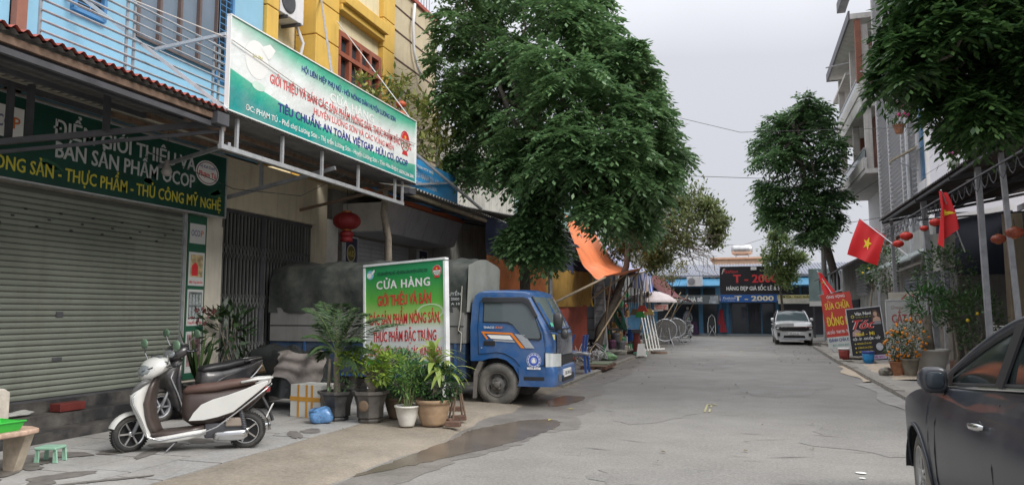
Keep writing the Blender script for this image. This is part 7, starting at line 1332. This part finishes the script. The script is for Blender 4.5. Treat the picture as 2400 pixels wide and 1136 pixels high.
for k_ in range(5): bpt = a0_.lerp(a1_, k_/4); part('bar', MB().bar(bpt, bpt+V3((-.30, .25, 1.5)), .05), white_p, fr_)
part('top_bar', MB().bar(a0_+V3((-.32, .25, 1.5)), a1_+V3((.15, .25, 1.58)), .05), white_p, fr_); part('foot_bar', MB().bar(a0_+V3((-.3, 0, .03)), a1_+V3((.2, 0, .03)), .06), white_p, fr_)
# round steel folding tables/chairs standing on edge
for i, (px, py, r_, dy, lab) in enumerate(((1560, 812, .52, 0, 'round woven steel folding chair standing at the road edge, nearest one'), (1583, 808, .48, .5, 'round woven steel folding table stored behind the nearest chair'), (1600, 803, .42, 1.6, 'small square steel folding chair furthest from the stalls'), (1572, 806, .55, 1.0, 'large round steel table top leaning at the back of the folding chairs'))):
    q_ = ag(px, py, .0); c_ = V3((q_.x, q_.y+dy, .75+.05*(i % 2))); t = thing('folding_chair', lab, 'folding chair', (q_.x, q_.y, 0), 0, 'steel folding chairs and tables by the umbrella'); stw = mat('woven_steel', (.24, .23, .215), .5, .4, var=.3, sc=30)
    if i == 2: rr2 = [(c_.x-.3, c_.y, .45), (c_.x+.3, c_.y, .45), (c_.x+.3, c_.y, 1.1), (c_.x-.3, c_.y, 1.1), (c_.x-.3, c_.y, .45)]
    else: rr2 = [(c_.x+r_*cos(a), c_.y+.1*sin(a), c_.z+r_*sin(a)*.95) for a in [2*pi*k/20 for k in range(21)]]
    part('rim', MB().tube(rr2, .028, 6), galv, t); mb = MB(); 
    for k in range(13):
        h = -r_+2*r_*(k+.5)/13; l_ = sqrt(max(.001, r_*r_-h*h)) if i != 2 else .3
        if i == 2: mb.box(c_.x-.3, c_.x+.3, c_.y-.006, c_.y+.006, .46+.05*k, .485+.05*k)
        else: mb.bar((c_.x-l_, c_.y, c_.z+h*.95), (c_.x+l_, c_.y, c_.z+h*.95), r_*.12, .012, up=(0, 1, 0))
    part('weave', mb, stw, t, kind='stuff')
    for s_ in (-1, 1): part('leg', MB().tube([(c_.x+s_*r_*.3, c_.y-.05, c_.z+.1), (c_.x+s_*r_*.45, c_.y-.12, c_.z-.35), (c_.x+s_*r_*.75, c_.y-.2, .02)], .024, 6), galv, t)
solo('rusty_plate', MB().lathe([(.32, 0), (.3, .06), (0, .07)], 16, (ag(1545, 828).x, ag(1545, 828).y, .01)), rust, 'round rusty plate lying at the kerb near the folding chairs', 'plate'); solo('scooter_far_stand', MB().box(-3.35, -3.0, 40.0, 40.3, 0, .03), blackp, 'flat black rubber mat near the folding chairs', 'mat')

# ================================================================== right pavement: signs, pots, flags
def lean_sign(nm, lab, TL, TR, h, m, lean=.06, t_=.03, fm=None, fw=.03, roll=None):
    u = (TR-TL); w = u.length; u.normalize(); v = V3((0, lean, 1)); v = (v-u*v.dot(u)).normalized(); O = TL-v*h; s = thing(nm, lab, 'sign', (O.x, O.y, 0)); P_g = (O, u, v); board(P_g, w, h, t_, m, s, fm=fm, fw=fw); return s, P_g, w
s, PR_, w = lean_sign('standing_sign', 'red leaning sign with yellow capitals above a white strip, partly behind the black one', at(1922, 691, 30.5), at(1992, 682, 30.3), 2.05, mat('sign_red', (.50, .045, .03), .5, var=.05), .12, fm=None)
flat(PR_, [(0, 0), (w, 0), (w, .42), (0, .42)], mat('strip_pale', (.55, .58, .55), .5), s)
text(PR_, 'ÔNG VỌNG', w*.5, 1.87, w*.6, .10, white_p, s, .02, lift=.006); text(PR_, 'SỬA CHỮA', w*.5, 1.46, w*.8, .24, yel_p, s, .03, lift=.006); text(PR_, 'ĐỒNG HỒ', w*.52, .84, w*.88, .32, yel_p, s, .05, lift=.006); text(PR_, 'LAU DẦU - THAY PIN - THAY DÂY', w*.5, .54, w*.94, .11, white_p, s, .03, lift=.006); text(PR_, 'ĐÁNH CHÌA KHÓA', w*.5, .24, w*.88, .12, navy_p, s, .03, lift=.008); text(PR_, 'ĐT: 0983.847.106', w*.5, .07, w*.7, .07, mat('teal_print', (.1, .3, .28), .5), s, .02, lift=.008)
for a_s in (.1, w-.1): part('leg', MB().bar(PR_[0]+PR_[1]*a_s, V3((PR_[0]+PR_[1]*a_s).to_2d().to_3d())+V3((.1, -.25, .08)), .04), galv, s)
s, PT, w = lean_sign('standing_sign', 'black leaning hair salon sign with a red script word and yellow rows', at(1983, 726, 26.0), at(2062, 718, 25.8), 1.66, black_s, .15, fm=galv, fw=.025)
text(PT, 'Vân Navi', w*.47, 1.45, w*.48, .10, white_p, s, .03); text(PT, 'CHUYÊN TÓC - NAIL - MI', w*.47, 1.37, w*.44, .035, ochre_p, s, .0)
text(PT, 'Tóc', w*.46, 1.02, w*.66, .28, white_p, s, .11, .45, lift=.005); text(PT, 'Tóc', w*.46, 1.02, w*.64, .28, red_p, s, .05, .45, lift=.009)
text(PT, 'Nail - Mi', w*.45, .80, w*.56, .11, yel_p, s, .04, lift=.006); text(PT, 'GỘI - ÉP - NHUỘM - HẤP', w*.48, .66, w*.8, .075, white_p, s, .03, lift=.006)
for i_, q_t in enumerate(('MASSAGE CỔ VAI GÁY', 'CHĂM SÓC DA CƠ BẢN', 'TRỊ XÓY CHÂN')): text(PT, q_t, w*.4, .53-.13*i_, w*.42, .05, yel_p, s, .02, lift=.006); disc(PT, w*.13, .55-.13*i_, .022, .022, yel_p, s)
flat(PT, [(w*.1, .04), (w*.98, .04), (w*.98, .17), (w*.1, .17)], mat('pink_strip', (.55, .48, .6), .5), s); text(PT, '0963.398.401', w*.6, .065, w*.6, .075, mat('magenta_print', (.3, .03, .3), .5), s, .02, lift=.006); disc(PT, w*.2, .105, .045, .045, mat('teal_badge', (.03, .3, .25), .5), s, lift=.006); disc(PT, w*.2, .105, .02, .02, white_p, s, lift=.009)
skn = mat('skin_print', (.58, .38, .28), .5, var=.1); flat(PT, [(w*.70, 1.2), (w*.98, 1.2), (w*.96, 1.42), (w*.88, 1.58), (w*.78, 1.58), (w*.72, 1.45)], mat('hair_print', (.09, .05, .035), .5), s, 'printed_picture', .005)
disc(PT, w*.83, 1.45, .055, .075, skn, s, 'printed_picture', .007); flat(PT, [(w*.72, 1.16), (w*.97, 1.16), (w*.95, 1.32), (w*.86, 1.38), (w*.76, 1.32)], skn, s, 'printed_picture', .007); flat(PT, [(w*.72, 1.12), (w*.97, 1.12), (w*.96, 1.22), (w*.73, 1.22)], mat('grey_dress_print', (.25, .28, .3), .5), s, 'printed_picture', .009)
disc(PT, w*.82, .42, .10, .12, mat('face_print', (.5, .52, .56), .5, var=.3, sc=9), s, 'printed_picture', .005); disc(PT, w*.16, 1.42, .05, .05, ochre_p, s, lift=.005, r0=.6); flat(PT, [(w*.08, .80), (w*.3, .78), (w*.34, .95), (w*.2, 1.02), (w*.1, .93)], mat('hand_print', (.45, .3, .3), .5, var=.3, sc=10), s, 'printed_picture', .004)
for a_s in (.03, w-.03): part('leg', MB().bar(PT[0]+PT[1]*a_s, V3((PT[0]+PT[1]*a_s).to_2d().to_3d())+V3((.03, -.03, .08)), .03), galv, s)
s, PQ, w = lean_sign('standing_sign', 'pale grey board with faded red capitals behind the tangerine plants', at(2076, 704, 22.6), at(2170, 702, 22.4), 1.45, mat('board_grey', (.42, .43, .42), .6, var=.08, streak=.3), .03, fm=galv, fw=.025)
text(PQ, 'Quang Thuyên', w*.47, 1.22, w*.7, .085, mat('rose_grey_print', (.25, .13, .13), .5), s, .0, .3); text(PQ, 'CẮT TÓC', w*.55, .84, w*.85, .23, mat('faded_red', (.34, .06, .05), .5), s, .05); text(PQ, 'NAM NỮ', w*.5, .45, w*.6, .2, mat('faded_ochre', (.3, .2, .1), .5), s, .04)
part('leg', MB().box(PQ[0].x, PQ[0].x+.03, PQ[0].y, PQ[0].y+.03, .08, .4).box(PQ[0].x+w-.05, PQ[0].x+w-.02, PQ[0].y, PQ[0].y+.03, .08, .4), galv, s)
s, PU, w2 = lean_sign('standing_sign', 'cream board with a red tick and coloured spools standing behind the pale grey one', at(2081, 685, 23.6), at(2155, 683, 23.4), .5, mat('sign_cream', (.6, .6, .5)), .0)
flat(PU, [(w2*.3, .3), (w2*.36, .2), (w2*.6, .42), (w2*.58, .45), (w2*.36, .27)], red_p, s, 'emblem'); 
for k_ in range(5): flat(PU, [(w2*(.66+.06*k_), .22), (w2*(.7+.06*k_), .22), (w2*(.72+.06*k_), .42), (w2*(.68+.06*k_), .42)], (navy_p, red_p)[k_ % 2], s)
part('leg', MB().box(PU[0].x+.02, PU[0].x+.05, PU[0].y+.01, PU[0].y+.04, .08, PU[0].z), galv, s)
def bucket(px, py, r_, h, m, lab, rimm):
    q_ = ag(px, py, .08); t = thing('bucket', lab, 'bucket', q_); part('body', MB().lathe([(r_*.82, 0), (r_, h)], 20, q_), m, t, smooth=True); part('rim', MB().lathe([(r_*1.0, h-.05), (r_*1.08, h-.04), (r_*1.08, h), (r_*.95, h+.01), (r_*.9, h-.03)], 20, q_, cap=False), rimm, t, smooth=True); part('band', MB().lathe([(r_*.9, h*.35), (r_*.965, h*.7)], 20, V3(q_)-V3((0, .004, 0)), cap=False), m, t); return t, q_
bucket(1979, 842, .17, .36, mat('bucket_red', (.30, .05, .045), .5, var=.3, sc=9), 'red paint bucket with a white rim at the kerb between the two leaning signs', white_p); bucket(2036, 851, .17, .34, mat('bucket_blue', (.03, .28, .62), .4, var=.1), 'bright blue bucket holding down the foot of the black sign', mat('bucket_navy', (.04, .06, .3), .4))
# rocks and rubble by the kerb
for i, (px, py, r_, lab) in enumerate(((1950, 812, (.4, .5, .14), 'flat stone lump at the foot of the red sign'), (2013, 850, (.5, .3, .05), 'low concrete slab under the buckets'), (2078, 880, (.14, .2, .12), 'dark block lying at the sidewalk edge before the tangerine pots'), (2105, 880, (.25, .16, .1), 'grey brick block left of the round concrete planter'), (2000, 842, (.3, .25, .06), 'small pile of broken concrete between the buckets'))):
    q_ = ag(px, py, .07); solo('rubble', lump((q_.x, q_.y, .08+r_[2]*.5), r_, 60+i, 12, 8, .3), mat('rubble_stone', (.22, .2, .17), .95, var=.3, sc=6, bump=.02, bs=12), lab, 'rubble', 'rubble along the right kerb')
# pots on the right
cpl = mat('concrete_pot', (.22, .2, .16), .9, var=.3, sc=8, bump=.008); lm_t = leafm('leaves_tangerine', (.03, .07, .02), (.09, .15, .035), .45, .2); orf = mat('tangerine', (.75, .25, .02), .45)
def tang(px, py, lab, R_, H, m, h, seed, n=24):
    q_ = ag(px, py, .08); t = potted('tangerine_plant', lab, q_.x, q_.y+.15, R_, H, m, 'round', grp='tangerine plants in pots on the right', z=.08); rg_ = np.random.default_rng(seed); c = (q_.x, q_.y+.15, .08+H+h*.5)
    bush(t, c, (h*.42, h*.4, h*.5), 520, lm_t, rg_, .08, .035, 8, (q_.x, q_.y+.15, .08+H*.9))
    for k_ in range(n):
        d = unit(1, rg_, -.1)[0]; d[1] = -abs(d[1]); o_ = (c[0]+d[0]*h*.43, c[1]+d[1]*h*.38, c[2]+d[2]*h*.48); part('fruit', MB().ell(o_, .032, 8, 6), orf, t, smooth=True)
tang(2110, 882, 'small tangerine plant heavy with fruit in the clay pot on the left', .2, .34, terra, .75, 1, 34); tang(2138, 884, 'tangerine plant in the round concrete planter next to the white pot', .2, .42, cpl, .95, 2, 30)
q_ = ag(2190, 882, .08); t = potted('potted_tree', 'thick trunked leafy plant in the large white pot at the foot of the steel post', q_.x, q_.y+.3, .42, .62, mat('pot_big_white', (.46, .45, .42), .7, var=.1, sc=5, dust=.2), 'round', z=.08); x, y = q_.x, q_.y+.3
part('trunk', MB().tube([(x-.03, y, .6), (x-.04, y, 1.0), (x-.02, y, 1.5)], [.15, .12, .08], 10), bark_l, t, smooth=True); rg_ = np.random.default_rng(6)
bush(t, (x+.02, y, 1.75), (.42, .4, .38), 260, leafm('leaves_long_dark', (.02, .07, .02), (.07, .18, .04), .4, .25), rg_, .3, .045)
lms = leafm('leaves_shrub', (.035, .085, .03), (.10, .17, .06), .45, .25)
for i, (px, py, Yd, rad, n_, lab) in enumerate(((2075, 625, 26.5, (.5, .5, .9), 420, 'tall loosely leaved shrub behind the black sign'), (2040, 640, 29, (.45, .4, .35), 300, 'spreading shrub top hanging over the red sign'), (2215, 650, 20.5, (.75, .6, .9), 620, 'climbing shrub with roundish leaves around the porch posts'), (2290, 750, 19.5, (.55, .5, .8), 620, 'dense shrub with a few yellow blooms before the white bench'), (2240, 730, 20.8, (.5, .5, .5), 360, 'mid height shrub with twisted trunks beside the large white pot'))):
    c = at(px, py, Yd); t = thing('shrub', lab, 'shrub', (c.x, c.y, .08), 0, 'shrubs along the right shops'); bush(t, tuple(c), rad, int(n_*1.4), lms, np.random.default_rng(70+i), .11, .06, 9, (c.x+.1, c.y+.1, max(.5, c.z-rad[2]-.3)))
    part('trunk', MB().tube([(c.x+.1, c.y, .08), (c.x+.22*(-1)**i, c.y+.05, .5), (c.x+.1, c.y+.1, max(.6, c.z-rad[2]*.5))], [.07, .05, .03], 7), bark_l, t, smooth=True)
    if i in (1, 3):
        for k_ in range(3): part('bloom', MB().ell((c.x-.3+.2*k_, c.y-rad[1]*.9, c.z+.15*k_), .04, 8, 6), mat('bloom_yellow', (.6, .42, .03), .6), t)
solo('planter_box', MB().box(4.9, 6.3, 20.8, 21.4, .08, .35), mat('planter_brick', (.2, .11, .08), .9, var=.3, sc=10), 'low brick planter between the white pot and the bench', 'planter')
# flags
flr = mat('flag_red', (.68, .015, .02), .6, var=.05); fly = mat('flag_yellow', (.85, .62, .02), .6)
def flag(lab, TL, TR, BL, BR, pole_a, pole_b, wav=.08, star=.2, drop=False):
    t = thing('flag', lab, 'flag', tuple(pole_b), 0, 'red flags with a yellow star'); TL, TR, BL, BR = map(V3, (TL, TR, BL, BR)); nn = (TR-TL).cross(BL-TL).normalized()
    if nn.y > 0: nn = -nn
    fn = lambda u, v: TL.lerp(TR, u).lerp(BL.lerp(BR, u), v)+nn*(wav*(sin(u*8+v*2.5)*(.3+.7*v)+.3*sin(u*17+v)))
    part('cloth', MB().grid(fn, 36, 24), flr, t, smooth=True)
    sc = MB(); pts = starpts(.5, .5, star, .4); c = fn(.5, .5)+nn*.03; W2 = (TR-TL).length; H2 = (BL-TL).length; o0 = [fn(.5, .5)+nn*.012]
    P2 = [fn(.5+(a-.5)*H2/W2, .5-(b-.5))+nn*.012 for a, b in pts]; sc.add(o0+P2, [(0, 1+i, 1+(i+1) % 10) for i in range(10)]); part('star', sc, fly, t)
    part('pole', MB().tube([pole_a, pole_b], .016, 6), galv, t)
flag('large red flag with a yellow star flying from a slanting pole over the pavement', at(2014, 512, 23.5), at(2076, 553, 22.4), at(1989, 597, 23.6), at(2052, 621, 22.6), at(2014, 511, 23.5), at(2130, 600, 21.4), .06, .2)
flag('small red flag hanging above the red watch repair sign', at(1918, 638, 33), at(1926, 640, 32.6), at(1934, 690, 32.6), at(1955, 684, 32.2), at(1915, 634, 33.2), at(1950, 688, 32), .05, .16)
flag('limp red flag folded down from the awning edge beside the white cloth', at(2200, 448, 17.0), at(2218, 452, 17.2), at(2202, 583, 17.0), at(2246, 520, 17.1), at(2205, 445, 17.0), at(2262, 590, 17.6), .10, .12)
lr = mat('lantern_bright', (.60, .03, .02), .5, var=.1)
for i, (px, py, Yd, r_, lab) in enumerate(((2105, 571, 20.5, .13, 'small red lantern, lowest of the row beside the large flag'), (2124, 553, 20.2, .15, 'small red lantern above the lowest one'), (2192, 521, 17.6, .12, 'round red lantern beside the folded flag'), (2166, 535, 18.6, .09, 'tiny pear shaped red lantern on the steel post'), (2378, 545, 13.5, .13, 'orange gold lantern under the near end of the awning'), (2340, 560, 15, .12, 'dim red lantern behind the porch posts'))):
    c = at(px, py, Yd); lantern(c.x, c.y, c.z, r_, lab, 'red lanterns under the right awning', False, lr if i < 4 else mat('lantern_gold_red', (.25, .05, .02), .5, var=.4, sc=20))
fpp = at(2107, 285, 28.9); bush(fp, (fpp.x, fpp.y, fpp.z+.25), (.45, .35, .35), 160, lms, np.random.default_rng(91), .22, .07)
for k_ in range(9):
    d = unit(1, np.random.default_rng(200+k_), .2)[0]; part('bloom', MB().ell((fpp.x+.3*d[0], fpp.y-.3*abs(d[1])-.1, fpp.z+.35+.3*d[2]), .08, 8, 6), mat('bloom_pink', (.6, .06, .22), .6), fp)
